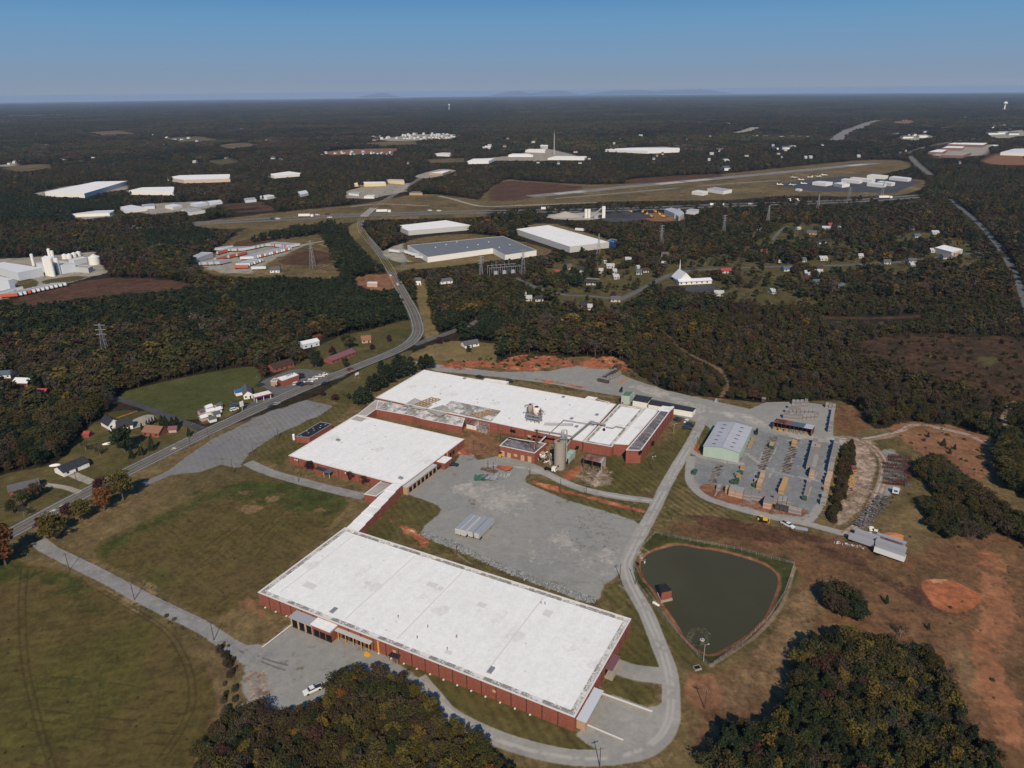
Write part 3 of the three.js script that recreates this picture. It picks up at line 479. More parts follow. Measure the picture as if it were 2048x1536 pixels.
// painted lines
const linePaint = std([196,194,184],{ roughness: 0.8 }),yellowPaint = std([176,150,80],{ roughness: 0.8 });
function lineOn(object,line,off,w,y,mat,dash) {
  const [l,r] = ribbon(ribbon(line,Math.abs(off) * 2 + 1e-4)[off < 0 ? 1 : 0],w),tris = [];
  for (let i = 0; i + 1 < l.length; i++) { if (dash && i % dash[0] >= dash[1]) continue; tris.push(...stripTris([l.slice(i,i + 2),r.slice(i,i + 2)])); }
  const m = sheet('lane_line',tris,y,null,[mat,mat,mat]); m.name = 'lane_line'; object.add(m); delete m.userData.kind; return m;
}
{
  const hw = patches.find((p) => p.name === 'highway'),dense = smooth(hw.line,false,3);
  lineOn(hw.object,dense,4.3,0.22,hw.y + 0.02,linePaint); lineOn(hw.object,dense,-4.3,0.22,hw.y + 0.02,linePaint);
  lineOn(hw.object,dense,1.7,0.2,hw.y + 0.02,yellowPaint); lineOn(hw.object,dense,-1.7,0.2,hw.y + 0.02,yellowPaint);
  for (const p of patches.filter((q) => q.name === 'interstate_carriageway')) for (const s of [-4.6,4.6]) lineOn(p.object,smooth(p.line,false,2),s,0.5,p.y + 0.03,linePaint);
  const rw = patches.find((p) => p.name === 'runway'); const a = RUNWAY[0],dir = unit(sub(RUNWAY[RUNWAY.length - 1],a)),nrm = [-dir[1],dir[0]],L = len(sub(RUNWAY[RUNWAY.length - 1],a));
  for (const [d,n] of [[60,1],[330,1],[L - 120,1],[L - 700,1]]) for (const s of [-9,-3,3,9]) { const c = addv(addv(a,dir,d),nrm,s),e = addv(c,dir,70); const m = sheet('threshold_bar',stripTris(ribbon([c,e],3)),rw.y + 0.05,null,[linePaint,linePaint,linePaint]); m.name = 'threshold_bar'; delete m.userData.kind; rw.object.add(m); }
}
for (const [x,y,s] of [[465,1350,1],[413,1382,1],[1320,930,-1],[1275,950,1]]) { // turn arrows painted in the middle lane
  const hw = patches.find((p) => p.name === 'highway'),p = G(...zh(x,y)); let best = 0,bd = 1e9; HIGHWAY.forEach((q,i) => { const d = len(sub(q,p)); if (d < bd) { bd = d; best = i; } });
  const d = unit(sub(HIGHWAY[best + 1],HIGHWAY[best - 1])),n = [-d[1] * s,d[0] * s],c = HIGHWAY[best],at = (a,b) => addv(addv(c,d,a),n,b);
  const m = sheet('turn_arrow',polyTris([at(-2.6,-0.3),at(0.4,-0.3),at(0.4,0.2),at(1.2,0.2),at(0,1.5),at(-1.2,0.2),at(-0.4,0.2),at(-0.4,0.3),at(-2.6,0.3)]),hw.y + 0.03,null,[linePaint,linePaint,linePaint]); m.name = 'turn_arrow'; delete m.userData.kind; hw.object.add(m);
}
{ // pond water
  const rip = speckle(256,(u,v) => { const n = 255 * noise(u * 2,v * 2); return [n,n,n]; }); rip.colorSpace = THREE.NoColorSpace; rip.repeat.set(0.25,0.25);
  const bodyTex = speckle(512,(u,v) => { const n = noise(u,v),m = noise(u * 4 + 0.3,v * 4); return mixc([61,57,35],[69,65,41],0.7 * n + 0.3 * m); }); bodyTex.repeat.set(0.008,0.008);
  const water = new THREE.MeshPhysicalMaterial({ map: bodyTex,roughness: 0.16,ior: 1.33,bumpMap: rip,bumpScale: 0.006 });
  const path = POND.map((p,i) => { const d = unit(sub(POND[(i + 1) % POND.length],POND[(i - 1 + POND.length) % POND.length])); return [p[0] + d[1] * 0.0,p[1] - d[0] * 0.0]; });
  const t = polyTris(path),g = new THREE.BufferGeometry(); g.setAttribute('position',new THREE.Float32BufferAttribute(t.flatMap(([x,z]) => [x,-0.72,z]),3)); g.setAttribute('uv',new THREE.Float32BufferAttribute(t.flat(),2)); g.setAttribute('normal',new THREE.Float32BufferAttribute(t.flatMap(() => [0,1,0]),3));
  const m = new THREE.Mesh(g,water); m.name = 'pond_water'; m.userData.kind = 'structure'; m.receiveShadow = true; scene.add(m);
  // wind-blown scum by the aerator
  const foam = std([92,88,66],{ roughness: 0.7 }),fg = [];
  for (let k = 0; k < 170; k++) { const a = rr(0,6.28),r = rr(0.6,1.2),[x,z] = G(1398 + 21 * r * Math.cos(a),1272 + 17 * r * Math.sin(a)); if (rnd() > 0.8 - 0.4 * Math.sin(a)) continue; const s = rr(0.08,0.3),q = new THREE.CircleGeometry(s,6); q.rotateX(-Math.PI / 2); q.scale(rr(1.5,4),1,rr(0.3,0.7)); q.rotateY(-a + 1.57 + rr(-0.5,0.5)); q.translate(x,-0.713 + k * 2e-5,z); fg.push(q); }
  const f = new THREE.Mesh(merge(fg),foam); f.name = 'pond_scum'; f.userData.kind = 'stuff'; tag(f,'pale scum drifting on the green pond','scum'); f.userData.kind = 'stuff'; scene.add(f);
}
// far hills on the skyline
for (const [px,w,h,d] of [[800,3400,250,58000],[1035,4600,285,61000],[1100,5000,300,62000],[1230,8000,325,62000],[1330,8000,315,64000]]) {
  const g = new THREE.PlaneGeometry(2,2,24,8); g.rotateX(-Math.PI / 2); const p = g.attributes.position;
  for (let i = 0; i < p.count; i++) { const x = p.getX(i),z = p.getZ(i),k = Math.max(0,1 - x * x) * Math.max(0,1 - z * z); p.setXYZ(i,x * w / 2,-190 + h * Math.pow(k,1.4) * (0.75 + 0.5 * noise(x * 0.4 + px * 0.013,z * 0.2)),z * w / 4); }
  g.computeVertexNormals(); const a = (px - 1024) / FOCAL; const m = new THREE.Mesh(g,farGround); m.name = numbered('distant_hill'); m.userData.kind = 'structure'; m.position.set(a * d * 1.07,0,-d); scene.add(m);
}
// ------------------------------------------------------------------ materials of the built things
const brickTex = speckle(512,(u,v) => { const n = noise(u,v),f = FINE[((v * NN) | 0) * NN + ((u * NN) | 0)],st = noise(u * 3,v * 0.25 + 0.2),row = ((v * 96) | 0) % 2 ? 1 : 0.95; const c = mixc(mixc([140,84,70],[124,72,60],n),[156,108,93],Math.max(0,st - 0.62) * 1.6); const k = (0.86 + 0.28 * f) * row; return c.map((x) => x * k); });
brickTex.repeat.set(1 / 14,1 / 7);
const roofTex = speckle(1024,(u,v) => { const n = noise(u,v),f = FINE[((v * NN) | 0) * NN + ((u * NN) | 0)],streak = 0.6 * noise(u * 8,v * 0.5 + 0.1) + 0.4 * noise(u * 19,v * 0.3),dirt = Math.max(0,noise(u * 2 + 0.4,v * 2) - 0.7); let c = mixc([228,226,222],[217,215,210],0.35 * n + 0.65 * streak); c = mixc(c,[170,164,156],dirt * 0.9); const k = 0.97 + 0.06 * f; return c.map((x) => x * k); });
roofTex.repeat.set(1 / 64,1 / 64);
const grimeTex = speckle(512,(u,v) => { const n = noise(u,v),m = noise(u * 3,v * 3 + 0.3),f = FINE[((v * NN) | 0) * NN + ((u * NN) | 0)]; const t = Math.min(1,Math.max(0,(0.6 * n + 0.4 * m - 0.5 + (f - 0.5) * 0.5) * 4 + 0.62)); return mixc([128,123,116],[208,204,197],t); });
grimeTex.repeat.set(1 / 22,1 / 22);
const oldRoofTex = speckle(512,(u,v) => { const n = noise(u,v),f = FINE[((v * NN) | 0) * NN + ((u * NN) | 0)]; const c = mixc([176,170,160],[142,136,128],n); return c.map((x) => x * (0.9 + 0.2 * f)); }); oldRoofTex.repeat.set(1 / 30,1 / 30);
const darkRoofTex = speckle(512,(u,v) => { const n = noise(u,v),m = noise(u * 4,v * 4 + 0.5),f = FINE[((v * NN) | 0) * NN + ((u * NN) | 0)]; const c = mixc([120,114,116],[84,80,82],Math.min(1,Math.max(0,(n - 0.5) * 2 + 0.5))); return mixc(c,[176,170,166],m > 0.72 ? 0.7 : 0).map((x) => x * (0.85 + 0.3 * f)); }); darkRoofTex.repeat.set(1 / 20,1 / 20);
const metalTex = speckle(512,(u,v) => { const s = Math.sin(u * 6.283 * 40),n = noise(u,v),st = noise(u * 6,v * 0.3); return mixc([184,183,186],[166,164,168],0.6 * n + 0.4 * st).map((x) => x * (1 + 0.04 * s)); }); metalTex.repeat.set(1 / 30,1 / 30);
const rustTex = speckle(256,(u,v) => { const n = noise(u,v),s = noise(u * 5,v * 0.4); return mixc([96,52,40],[146,128,122],Math.max(0,(0.5 * n + 0.5 * s - 0.45) * 3)).map((x) => x * (0.9 + 0.1 * Math.sin(u * 6.283 * 24))); }); rustTex.repeat.set(1 / 10,1 / 10);
const ribTex = speckle(256,(u,v) => { const n = noise(u,v),s = Math.sin(u * 6.283 * 16); return mixc([160,176,164],[150,167,155],n).map((x) => x * (1 + 0.05 * s)); }); ribTex.repeat.set(1 / 8,1 / 8);
const concTex = speckle(512,(u,v) => { const n = noise(u,v),st = noise(u * 8,v * 0.4 + 0.2); return mixc([158,150,138],[126,120,112],Math.min(1,0.4 * n + 0.7 * Math.max(0,st - 0.3))); }); concTex.repeat.set(1 / 12,1 / 24);
const shingleTex = (a,b) => { const t = speckle(128,(u,v) => { const n = noise(u * 2,v * 2),f = FINE[((v * NN) | 0) * NN + ((u * NN) | 0)]; return mixc(a,b,n).map((x) => x * (0.86 + 0.28 * f)); }); t.repeat.set(1 / 6,1 / 6); return t; };
const M = {
  brick: std([255,255,255],{ map: brickTex,roughness: 0.95 }),white: std([255,255,255],{ map: roofTex,roughness: 0.85 }),grime: std([255,255,255],{ map: grimeTex }),oldroof: std([255,255,255],{ map: oldRoofTex }),darkroof: std([255,255,255],{ map: darkRoofTex }),
  metalroof: std([255,255,255],{ map: metalTex,roughness: 0.55,metalness: 0.15 }),rust: std([255,255,255],{ map: rustTex,roughness: 0.9 }),mintwall: std([255,255,255],{ map: ribTex,roughness: 0.6 }),concrete: std([255,255,255],{ map: concTex }),
  coping: std([206,202,196],{ roughness: 0.7 }),downspout: std([70,46,44]),dark: std([26,26,28]),black: std([40,41,45]),charcoal: std([255,255,255],{ map: shingleTex([46,48,54],[58,60,66]) }),tanpanel: std([176,148,122]),tan: std([168,140,116]),
  whitewall: std([214,212,206]),greywall: std([150,152,156]),bluewhite: std([186,192,200]),steel: std([150,150,152],{ roughness: 0.5,metalness: 0.4 }),galv: std([164,166,168],{ roughness: 0.5,metalness: 0.3 }),pipe: std([120,114,106],{ roughness: 0.6 }),rustpipe: std([86,60,50]),
  yellow: std([206,156,50],{ roughness: 0.6 }),orange: std([196,88,52],{ roughness: 0.7 }),red: std([150,40,40],{ roughness: 0.7 }),green: std([52,84,62]),greenroof: std([86,108,82],{ roughness: 0.7 }),blue: std([42,84,140],{ roughness: 0.6 }),slate: std([78,92,104]),mauve: std([112,78,84]),brownroof: std([255,255,255],{ map: shingleTex([70,54,48],[58,46,42]) }),tanroof: std([255,255,255],{ map: shingleTex([136,100,80],[120,88,70]) }),greyroof: std([255,255,255],{ map: shingleTex([92,92,94],[78,79,82]) }),redroof: std([146,58,60],{ roughness: 0.7 }),whiteroof: std([206,206,208],{ roughness: 0.6 }),redbrick: std([134,80,66]),pinkwood: std([176,150,140]),
  glass: std([40,48,56],{ roughness: 0.12 }),tyre: std([24,24,25]),wood: std([150,124,92]),pole: std([84,70,58]),palepole: std([150,142,130]),lightgrey: std([176,176,174]),
};
const clearings = [];   // footprints where nothing grows: [path, margin]
const roofPts = (pts,h) => pts.map(([x,y]) => G(x,y,h));
function ccw(p) { let a = 0; for (let i = 0; i < p.length; i++) { const q = p[(i + 1) % p.length]; a += p[i][0] * q[1] - q[0] * p[i][1]; } return a < 0 ? p : p.slice().reverse(); }   // order for outward walls
function prism(path,y0,y1) { // flat slab or body on a plan outline
  const p = ccw(path),pos = [],nor = [],uv = [];
  const tri = (a,b,c,n,u) => { pos.push(...a,...b,...c); for (let k = 0; k < 3; k++) nor.push(...n); uv.push(...u); };
  for (let i = 0; i < p.length; i++) {
    const a = p[i],b = p[(i + 1) % p.length],d = sub(b,a),L = len(d),n = [-d[1] / L * -1,0,d[0] / L * -1];
    n[0] = -d[1] / L; n[2] = d[0] / L;
    tri([a[0],y0,a[1]],[b[0],y0,b[1]],[b[0],y1,b[1]],n,[0,y0,L,y0,L,y1]); tri([a[0],y0,a[1]],[b[0],y1,b[1]],[a[0],y1,a[1]],n,[0,y0,L,y1,0,y1]);
  }
  for (const [y,s] of [[y1,1],[y0,-1]]) { const t = polyTris(p); for (let k = 0; k < t.length; k += 3) { let q = [t[k],t[k + 1],t[k + 2]]; if (s < 0) q = [q[0],q[2],q[1]]; tri(...q.map(([x,z]) => [x,y,z]),[0,s,0],q.flatMap(([x,z]) => [x * U[0] + z * U[1],x * V[0] + z * V[1]])); } }
  const g = new THREE.BufferGeometry(); g.setAttribute('position',new THREE.Float32BufferAttribute(pos,3)); g.setAttribute('normal',new THREE.Float32BufferAttribute(nor,3)); g.setAttribute('uv',new THREE.Float32BufferAttribute(uv,2)); return g;
}
function grow(path,m) { const c = path.reduce((a,p) => [a[0] + p[0] / path.length,a[1] + p[1] / path.length],[0,0]); return path.map((p) => addv(p,unit(sub(p,c)),m)); }
function inset(path,m) { // parallel inner outline of a convex plan
  const p = ccw(path),n = p.length,off = p.map((a,i) => { const d = unit(sub(p[(i + 1) % n],a)); return [addv(a,[d[1],-d[0]],m),d]; });
  return p.map((_,i) => { const [a,d] = off[(i - 1 + n) % n],[b,e] = off[i],k = ((b[0] - a[0]) * e[1] - (b[1] - a[1]) * e[0]) / (d[0] * e[1] - d[1] * e[0] || 1e-9); return addv(a,d,k); });
}
const local = (t,path) => path.map(([x,z]) => [x - t.position.x,z - t.position.z]);
// a flat-roofed building on a plan outline: walls in bays, roof slab, coping
function block(t,path,h,o = {}) {
  const p = ccw(local(t,path)),wm = o.wall ?? M.brick,rm = o.roof ?? M.white,base = o.base ?? 0; clearings.push([path,3]);
  for (let i = 0; i < p.length; i++) {
    const a = p[i],b = p[(i + 1) % p.length],d = sub(b,a),L = len(d); if (L < 0.3) continue;
    const u = unit(d),out = [-u[1],u[0]],n = o.bay ? Math.max(1,Math.round(L / o.bay)) : 1,w = L / n;
    for (let k = 0; k < n; k++) {
      const g0 = addv(a,u,k * w + (n > 1 ? 0.14 : 0)),g1 = addv(a,u,(k + 1) * w - (n > 1 ? 0.14 : 0));
      part(t,o.bay ? 'wall_panel' : 'wall',prism([g0,g1,addv(g1,out,-0.4),addv(g0,out,-0.4)],base,h - 0.02),wm);
      if (o.bay && k) { const c = addv(a,u,k * w); part(t,'downspout',prism([addv(addv(c,u,-0.13),out,0.1),addv(addv(c,u,0.13),out,0.1),addv(addv(c,u,0.13),out,-0.3),addv(addv(c,u,-0.13),out,-0.3)],base,h - 0.3),M.downspout); }
    }
  }
  const roof = part(t,'roof',prism(inset(p,0.42),h - 0.5,h - (o.parapet ?? 0.12)),rm);
  if (o.coping !== 0) { const q = inset(p,-0.12),r = inset(p,0.5); for (let i = 0; i < p.length; i++) { const j = (i + 1) % p.length; part(t,'coping',prism([q[i],q[j],r[j],r[i]],h - 0.02,h + 0.14),o.copingMat ?? M.coping); } }
  if (o.edge) { const q = inset(p,0.6),r = inset(p,0.6 + o.edge); for (let i = 0; i < p.length; i++) { const j = (i + 1) % p.length; if (o.edges && !o.edges.includes(i)) continue; part(roof,'stained_edge',prism([q[i],q[j],r[j],r[i]],h - 0.13,h - 0.075 + i * 0.003),M.grime); } }
  return p;
}
function building(name,label,cat,path,h,o = {}) {
  const c = path.reduce((a,p) => [a[0] + p[0] / path.length,a[1] + p[1] / path.length],[0,0]),t = thing(name,label,cat,c,0,o.group);
  t.userData.plan = undefined; delete t.userData.plan; block(t,path,h,o); return t;
}
function quad(px,h) { // roof corners in the photo -> plan, the last corner completing the parallelogram
  const p = roofPts(px,h); return p.length === 3 ? [...p,[p[0][0] + p[2][0] - p[1][0],p[0][1] + p[2][1] - p[1][1]]] : p;
}
const add3 = (t,name,path,y0,y1,mat,parent) => part(parent ?? t,name,prism(local(t,path),y0,y1),mat);
// rectangle given by a world point, axes lengths in the plant's frame
const rect = (o,a,b,c,d,u = U,v = V) => [addv(addv(o,u,a),v,c),addv(addv(o,u,b),v,c),addv(addv(o,u,b),v,d),addv(addv(o,u,a),v,d)];

// ------------------------------------------------------------------ the brick mill
{ // near warehouse
  const A = G(516,1185,6),D = G(1149,1435,6),C = G(1262,1238,6),path = [A,D,C,[A[0] + C[0] - D[0],A[1] + C[1] - D[1]]];
  const t = building('warehouse','largest red brick warehouse with a wide white roof, nearest the camera','warehouse',path,6,{ bay: 5.6,edge: 1.7 });
  const u = unit(sub(D,A)),v = unit(sub(C,D)),L = len(sub(D,A)),W = len(sub(C,D));
  const at = (a,b) => addv(addv(A,u,a),v,b),alongFront = (px,h = 0) => { const q = sub(G(px[0],px[1],h),A); return q[0] * u[0] + q[1] * u[1]; };
  const alongSide = (px,h = 0) => { const q = sub(G(px[0],px[1],h),D); return q[0] * v[0] + q[1] * v[1]; };
  // expansion joints and seams on the roof
  for (const f of [0.055,0.3,0.475,0.745]) { const s = f * L; part(t,'roof_seam',prism(local(t,[at(s,3.6),at(s + 0.5,3.6),at(s + 0.5,W - 3.6),at(s,W - 3.6)]),5.8,5.97),M.coping); }
  const vent = (a,b,w,d,h,m,n) => part(t,n,prism(local(t,[at(a,b),at(a + w,b),at(a + w,b + d),at(a,b + d)]),5.85,5.9 + h),m);
  for (const px of [[658,1225],[972,1347]]) { const q = sub(G(px[0],px[1],6),A); vent(q[0] * u[0] + q[1] * u[1],q[0] * v[0] + q[1] * v[1],1.6,3,0.5,M.steel,'roof_hatch'); }
  for (const px of [[795,1236],[854,1256],[833,1278],[911,1277],[893,1301],[912,1276],[1088,1210],[1080,1209]]) { const q = sub(G(px[0],px[1],6),A),s = part(t,'vent_pipe',cyl(0.18,0.18,1.4,8),M.steel); const w = at(q[0] * u[0] + q[1] * u[1],q[0] * v[0] + q[1] * v[1]); s.position.set(w[0] - t.position.x,6.4,w[1] - t.position.z); }
  for (let k = 0; k < 26; k++) { const w = at(rr(5,L - 6),rr(4,W - 6)),big = k < 9; part(t,'roof_patch',box(big ? rr(2,6) : rr(0.5,1.2),0.03,big ? rr(1.4,4) : rr(0.4,0.9)),pick([M.coping,M.white,M.coping]),w[0] - t.position.x,5.885,w[1] - t.position.z).rotation.y = turnTo(u); }
  // loading docks on the front
  const d0 = alongFront([593,1243]),d1 = alongFront([640,1258]),d2 = alongFront([679,1272]),d3 = alongFront([752,1297]);
  add3(t,'dock_roof',[at(d0,0),at(d1,0),at(d1,-4.4),at(d0,-4.4)],4.6,4.85,M.greywall);
  const annex = part(t,'dock_annex',prism(local(t,[at(d0 + 0.3,-0.05),at(d1,-0.05),at(d1,-3.9),at(d0 + 0.3,-3.9)]),0,4.59),M.tan);
  const annex2 = part(t,'dock_annex',prism(local(t,[at(d1 + 0.05,-0.05),at(d2,-0.05),at(d2,-3.9),at(d1 + 0.05,-3.9)]),0,4.5),M.brick);
  add3(t,'dock_roof',[at(d1 - 0.2,0.2),at(d2,0.2),at(d2,-4.2),at(d1 - 0.2,-4.2)],5.1,5.5,M.white);
  add3(t,'dock_fascia',[at(d1 + 0.1,0.1),at(d2 - 0.1,0.1),at(d2 - 0.1,-3.95),at(d1 + 0.1,-3.95)],4.5,5.1,M.greywall);
  const door = (a,w,b,h,par,mat = M.dark,n = 'dock_door') => { part(par,n,prism(local(t,[at(a,b + 0.12),at(a + w,b + 0.12),at(a + w,b - 0.06),at(a,b - 0.06)]),0.9,0.9 + h),mat); part(par,'dock_bumper',prism(local(t,[at(a,b + 0.1),at(a + w,b + 0.1),at(a + w,b - 0.3),at(a,b - 0.3)]),0.35,0.85),M.black); };
  for (let k = 0; k < 3; k++) door(d0 + 1.2 + k * (d1 - d0 - 0.5) / 3,2.5,-3.9,2.9,annex);
  for (let k = 0; k < 3; k++) door(d1 + 0.9 + k * (d2 - d1 - 0.4) / 3,2.5,-3.9,2.4,annex2);
  add3(t,'dock_canopy',[at(d2 + 0.1,0),at(d3,0),at(d3,-1.9),at(d2 + 0.1,-1.9)],4.2,4.4,M.lightgrey);
  for (let k = 0; k < 4; k++) { const a = d2 + 2 + k * (d3 - d2 - 2) / 4; door(a,2.5,0,2.8,t); for (const s of [-0.6,2.9]) part(t,'canopy_post',prism(local(t,[at(a + s,-1.8),at(a + s + 0.18,-1.8),at(a + s + 0.18,-1.62),at(a + s,-1.62)]),0,4.2),M.yellow); }
  const st = part(t,'yellow_stairs',merge([0,1,2,3].map((k) => prism(local(t,[at(d3 - 1.5 + k * 0.5,-2.2),at(d3 - 1 + k * 0.5,-2.2),at(d3 - 1 + k * 0.5,-3.6),at(d3 - 1.5 + k * 0.5,-3.6)]),0,1.2 - k * 0.3))),M.yellow);
  st.userData.label = 'yellow dock stairs';
  add3(t,'downpipe',[at(d3 + 2.2,-0.05),at(d3 + 2.8,-0.05),at(d3 + 2.8,-0.3),at(d3 + 2.2,-0.3)],0,5.6,M.yellow).userData.label = 'yellow painted downpipe';
  const e0 = alongFront([789,1312]); add3(t,'door_canopy',[at(e0,0),at(e0 + 4,0),at(e0 + 4,-2.2),at(e0,-2.2)],2.9,3.1,M.black); for (const s of [0.1,3.7]) add3(t,'canopy_post',[at(e0 + s,-2.1),at(e0 + s + 0.2,-2.1),at(e0 + s + 0.2,-1.9),at(e0 + s,-1.9)],0,2.9,M.tan);
  for (const px of [[990,1375],[790,1298]]) { const a = alongFront(px,3.5); add3(t,'wall_vent',[at(a,-0.02),at(a + 1.3,-0.02),at(a + 1.3,-0.12),at(a,-0.12)],3.2,4.2,M.tanpanel); }
  for (let k = 0; k < 22; k++) { const a = 3 + k * 5.6; if (a > d0 - 3 && a < d3 + 2) continue; add3(t,'splash_block',[at(a,-0.1),at(a + 0.5,-0.1),at(a + 0.5,-0.7),at(a,-0.7)],0,0.3,M.whitewall); }
  // right-hand end: dock canopy and side door
  const D2 = (s,b) => addv(addv(D,v,s),u,b),s0 = 1.5,s1 = 16.5;
  part(t,'end_canopy',prism(local(t,[D2(s0,0.02),D2(s1,0.02),D2(s1,3.4),D2(s0,3.4)]),3.9,4.15),M.bluewhite); part(t,'end_dock',prism(local(t,[D2(s0 + 0.3,0.02),D2(s0 + 4,0.02),D2(s0 + 4,2.9),D2(s0 + 0.3,2.9)]),0,3.89),M.tan);
  for (const s of [6,10.5]) part(t,'dock_door',prism(local(t,[D2(s,-0.1),D2(s + 3,-0.1),D2(s + 3,0.08),D2(s,0.08)]),0.6,3.6),M.dark);
  const r0 = 26,r1 = 34; part(t,'end_canopy',prism(local(t,[D2(r0,0.02),D2(r1,0.02),D2(r1,2.8),D2(r0,2.8)]),4.2,4.4),M.mauve); part(t,'dock_door',prism(local(t,[D2(r0 + 0.6,-0.1),D2(r0 + 4,-0.1),D2(r0 + 4,0.1),D2(r0 + 0.6,0.1)]),0.6,3.8),M.dark); part(t,'dock_plinth',prism(local(t,[D2(r0,0.05),D2(r1,0.05),D2(r1,3),D2(r0,3)]),0,0.7),M.concrete);
}
{ // stepped connecting corridor
  const a = G(...zm(1405,1205),5),b = G(...zm(1480,1212),5),c = G(...zw(1060,212),5),d = G(...zw(985,192),5);
  const t = thing('connecting_corridor','long narrow white roofed corridor stepping downhill between two brick buildings','corridor',[(a[0] + c[0]) / 2,(a[1] + c[1]) / 2]);
  const n = 6; for (let k = 0; k < n; k++) { const f = k / n,g = (k + 1) / n - (k < n - 1 ? 0.0005 : 0),l0 = addv(a,sub(d,a),f),l1 = addv(a,sub(d,a),g),r0 = addv(b,sub(c,b),f),r1 = addv(b,sub(c,b),g),h = 5.5 - k * 0.28,w = 0.35 * k * 0.4; const path = [l0,l1,addv(r1,U,w),addv(r0,U,w)]; clearings.push([path,3]); part(t,'wall',prism(local(t,path),0,h),M.brick); part(t,'roof',prism(local(t,grow(path,0.12)),h + 0.002,h + 0.18),M.white); }
  const e = building('brick_annex','low brick annex with grey white roof beside the corridor','building',quad([zm(1200,1275),zm(1330,1175),zm(1415,1195),zm(1290,1290)],4.2),4.2,{ roof: M.oldroof });
}
{ // middle building
  const h = 5,path = quad([zm(648,992),zm(1145,692),zm(1932,872),zm(1480,1212)],h),t = building('mill_building','square white roofed brick building in the middle with a row of dock doors','factory',path,h,{ bay: 7 });
  const [a,b,c,d] = path,fu = unit(sub(d,a)),fv = unit(sub(c,d));
  for (const p of [zm(1010,882),zm(1468,1160)]) { const w = G(...p,h); part(t,'roof_hatch',box(2.2,0.9,1.6),M.steel,w[0] - t.position.x,h + 0.4,w[1] - t.position.z).rotation.y = turnTo(U); }
  for (let k = 0; k < 26; k++) { const f = rr(0.1,0.9),g = rr(0.1,0.9),w = addv(addv(a,sub(d,a),f),sub(b,a),g); part(t,'roof_patch',box(rr(0.6,1.6),0.05,rr(0.5,1)),pick([M.coping,M.lightgrey,M.coping]),w[0] - t.position.x,h - 0.09,w[1] - t.position.z).rotation.y = turnTo(U) + rr(-0.1,0.1); }
  const sp = prism(local(t,[addv(addv(b,unit(sub(a,b)),1.5),unit(sub(c,b)),1),addv(addv(b,unit(sub(a,b)),1.5),unit(sub(c,b)),9),addv(addv(b,unit(sub(a,b)),7),unit(sub(c,b)),9),addv(addv(b,unit(sub(a,b)),7),unit(sub(c,b)),1)]),h - 0.13,h - 0.07); part(t,'roof_patch',sp,M.oldroof);
  // docks on the yard side, d -> c
  const at = (s,o) => addv(addv(d,fv,s),fu,o),sAt = (px) => { const q = sub(G(...px,0),d); return q[0] * fv[0] + q[1] * fv[1]; };
  const s0 = 0.4,s1 = sAt(zm(1722,1110));
  const dock = part(t,'dock_annex',prism(local(t,[at(s0,0.02),at(s1,0.02),at(s1,2.6),at(s0,2.6)]),0,4.2),M.tan); part(t,'dock_roof',prism(local(t,[at(s0 - 0.1,0.02),at(s1 + 0.1,0.02),at(s1 + 0.1,2.8),at(s0 - 0.1,2.8)]),4.201,4.5),M.lightgrey);
  for (let k = 0; k < 7; k++) { const s = s0 + 1.5 + k * (s1 - s0 - 1.5) / 7; part(dock,'dock_door',prism(local(t,[at(s,2.5),at(s + 2.3,2.5),at(s + 2.3,2.7),at(s,2.7)]),0.8,3.4),M.dark); }
  const q0 = sAt(zm(1760,1090)),q1 = q0 + 7; part(t,'entrance_block',prism(local(t,[at(q0,0.02),at(q1,0.02),at(q1,5),at(q0,5)]),0,4),M.brick); part(t,'entrance_roof',prism(local(t,[at(q0 - 0.1,0.02),at(q1 + 0.1,0.02),at(q1 + 0.1,5.2),at(q0 - 0.1,5.2)]),4.001,4.25),M.white);
  part(t,'awning',prism(local(t,[at(q0 - 4,0.02),at(q0 - 0.3,0.02),at(q0 - 0.3,3.4),at(q0 - 4,3.4)]),2.8,3),M.brownroof);
  part(t,'yellow_ladder',prism(local(t,[at(q1 + 3,0.02),at(q1 + 3.6,0.02),at(q1 + 3.6,0.3),at(q1 + 3,0.3)]),0,4.8),M.yellow).userData.label = 'yellow wall ladder';
  for (const s of [q1 + 6,q1 + 9]) part(t,'window',prism(local(t,[at(s,-0.1),at(s + 1.6,-0.1),at(s + 1.6,0.06),at(s,0.06)]),1,3.2),M.dark);
  // porch and shutters on the field side
  const pt = (s,o) => addv(addv(a,fu,s),fv,-o),ps = (() => { const q = sub(G(...zm(870,1110)),a); return q[0] * fu[0] + q[1] * fu[1]; })();
  part(t,'porch',prism(local(t,[pt(ps,0.02),pt(ps + 6,0.02),pt(ps + 6,2.6),pt(ps,2.6)]),0,3),M.brick); part(t,'porch_roof',prism(local(t,[pt(ps - 0.2,0.02),pt(ps + 6.2,0.02),pt(ps + 6.2,2.9),pt(ps - 0.2,2.9)]),3.001,3.2),M.charcoal);
  part(t,'canopy',prism(local(t,[pt(ps + 6.3,0.02),pt(ps + 10.5,0.02),pt(ps + 10.5,3.8),pt(ps + 6.3,3.8)]),3,3.2),M.slate); for (const s of [6.5,10.2]) part(t,'canopy_post',prism(local(t,[pt(ps + s,3.6),pt(ps + s + 0.2,3.6),pt(ps + s + 0.2,3.4),pt(ps + s,3.4)]),0,3),M.lightgrey);
  for (const f of [0.04,0.06,0.5,0.515,0.53]) { const s = f * len(sub(d,a)) + 1; part(t,'window',prism(local(t,[pt(s,-0.05),pt(s + 0.7,-0.05),pt(s + 0.7,0.05),pt(s,0.05)]),3.2,3.9),M.whitewall); }
  // black roofed office on the highway side
  const o = building('office_wing','low black flat roofed brick office wing facing the highway','office',quad([zm(700,852),zm(880,745),zm(965,762),zm(800,860)],3.8),3.8,{ roof: M.black,copingMat: M.steel });
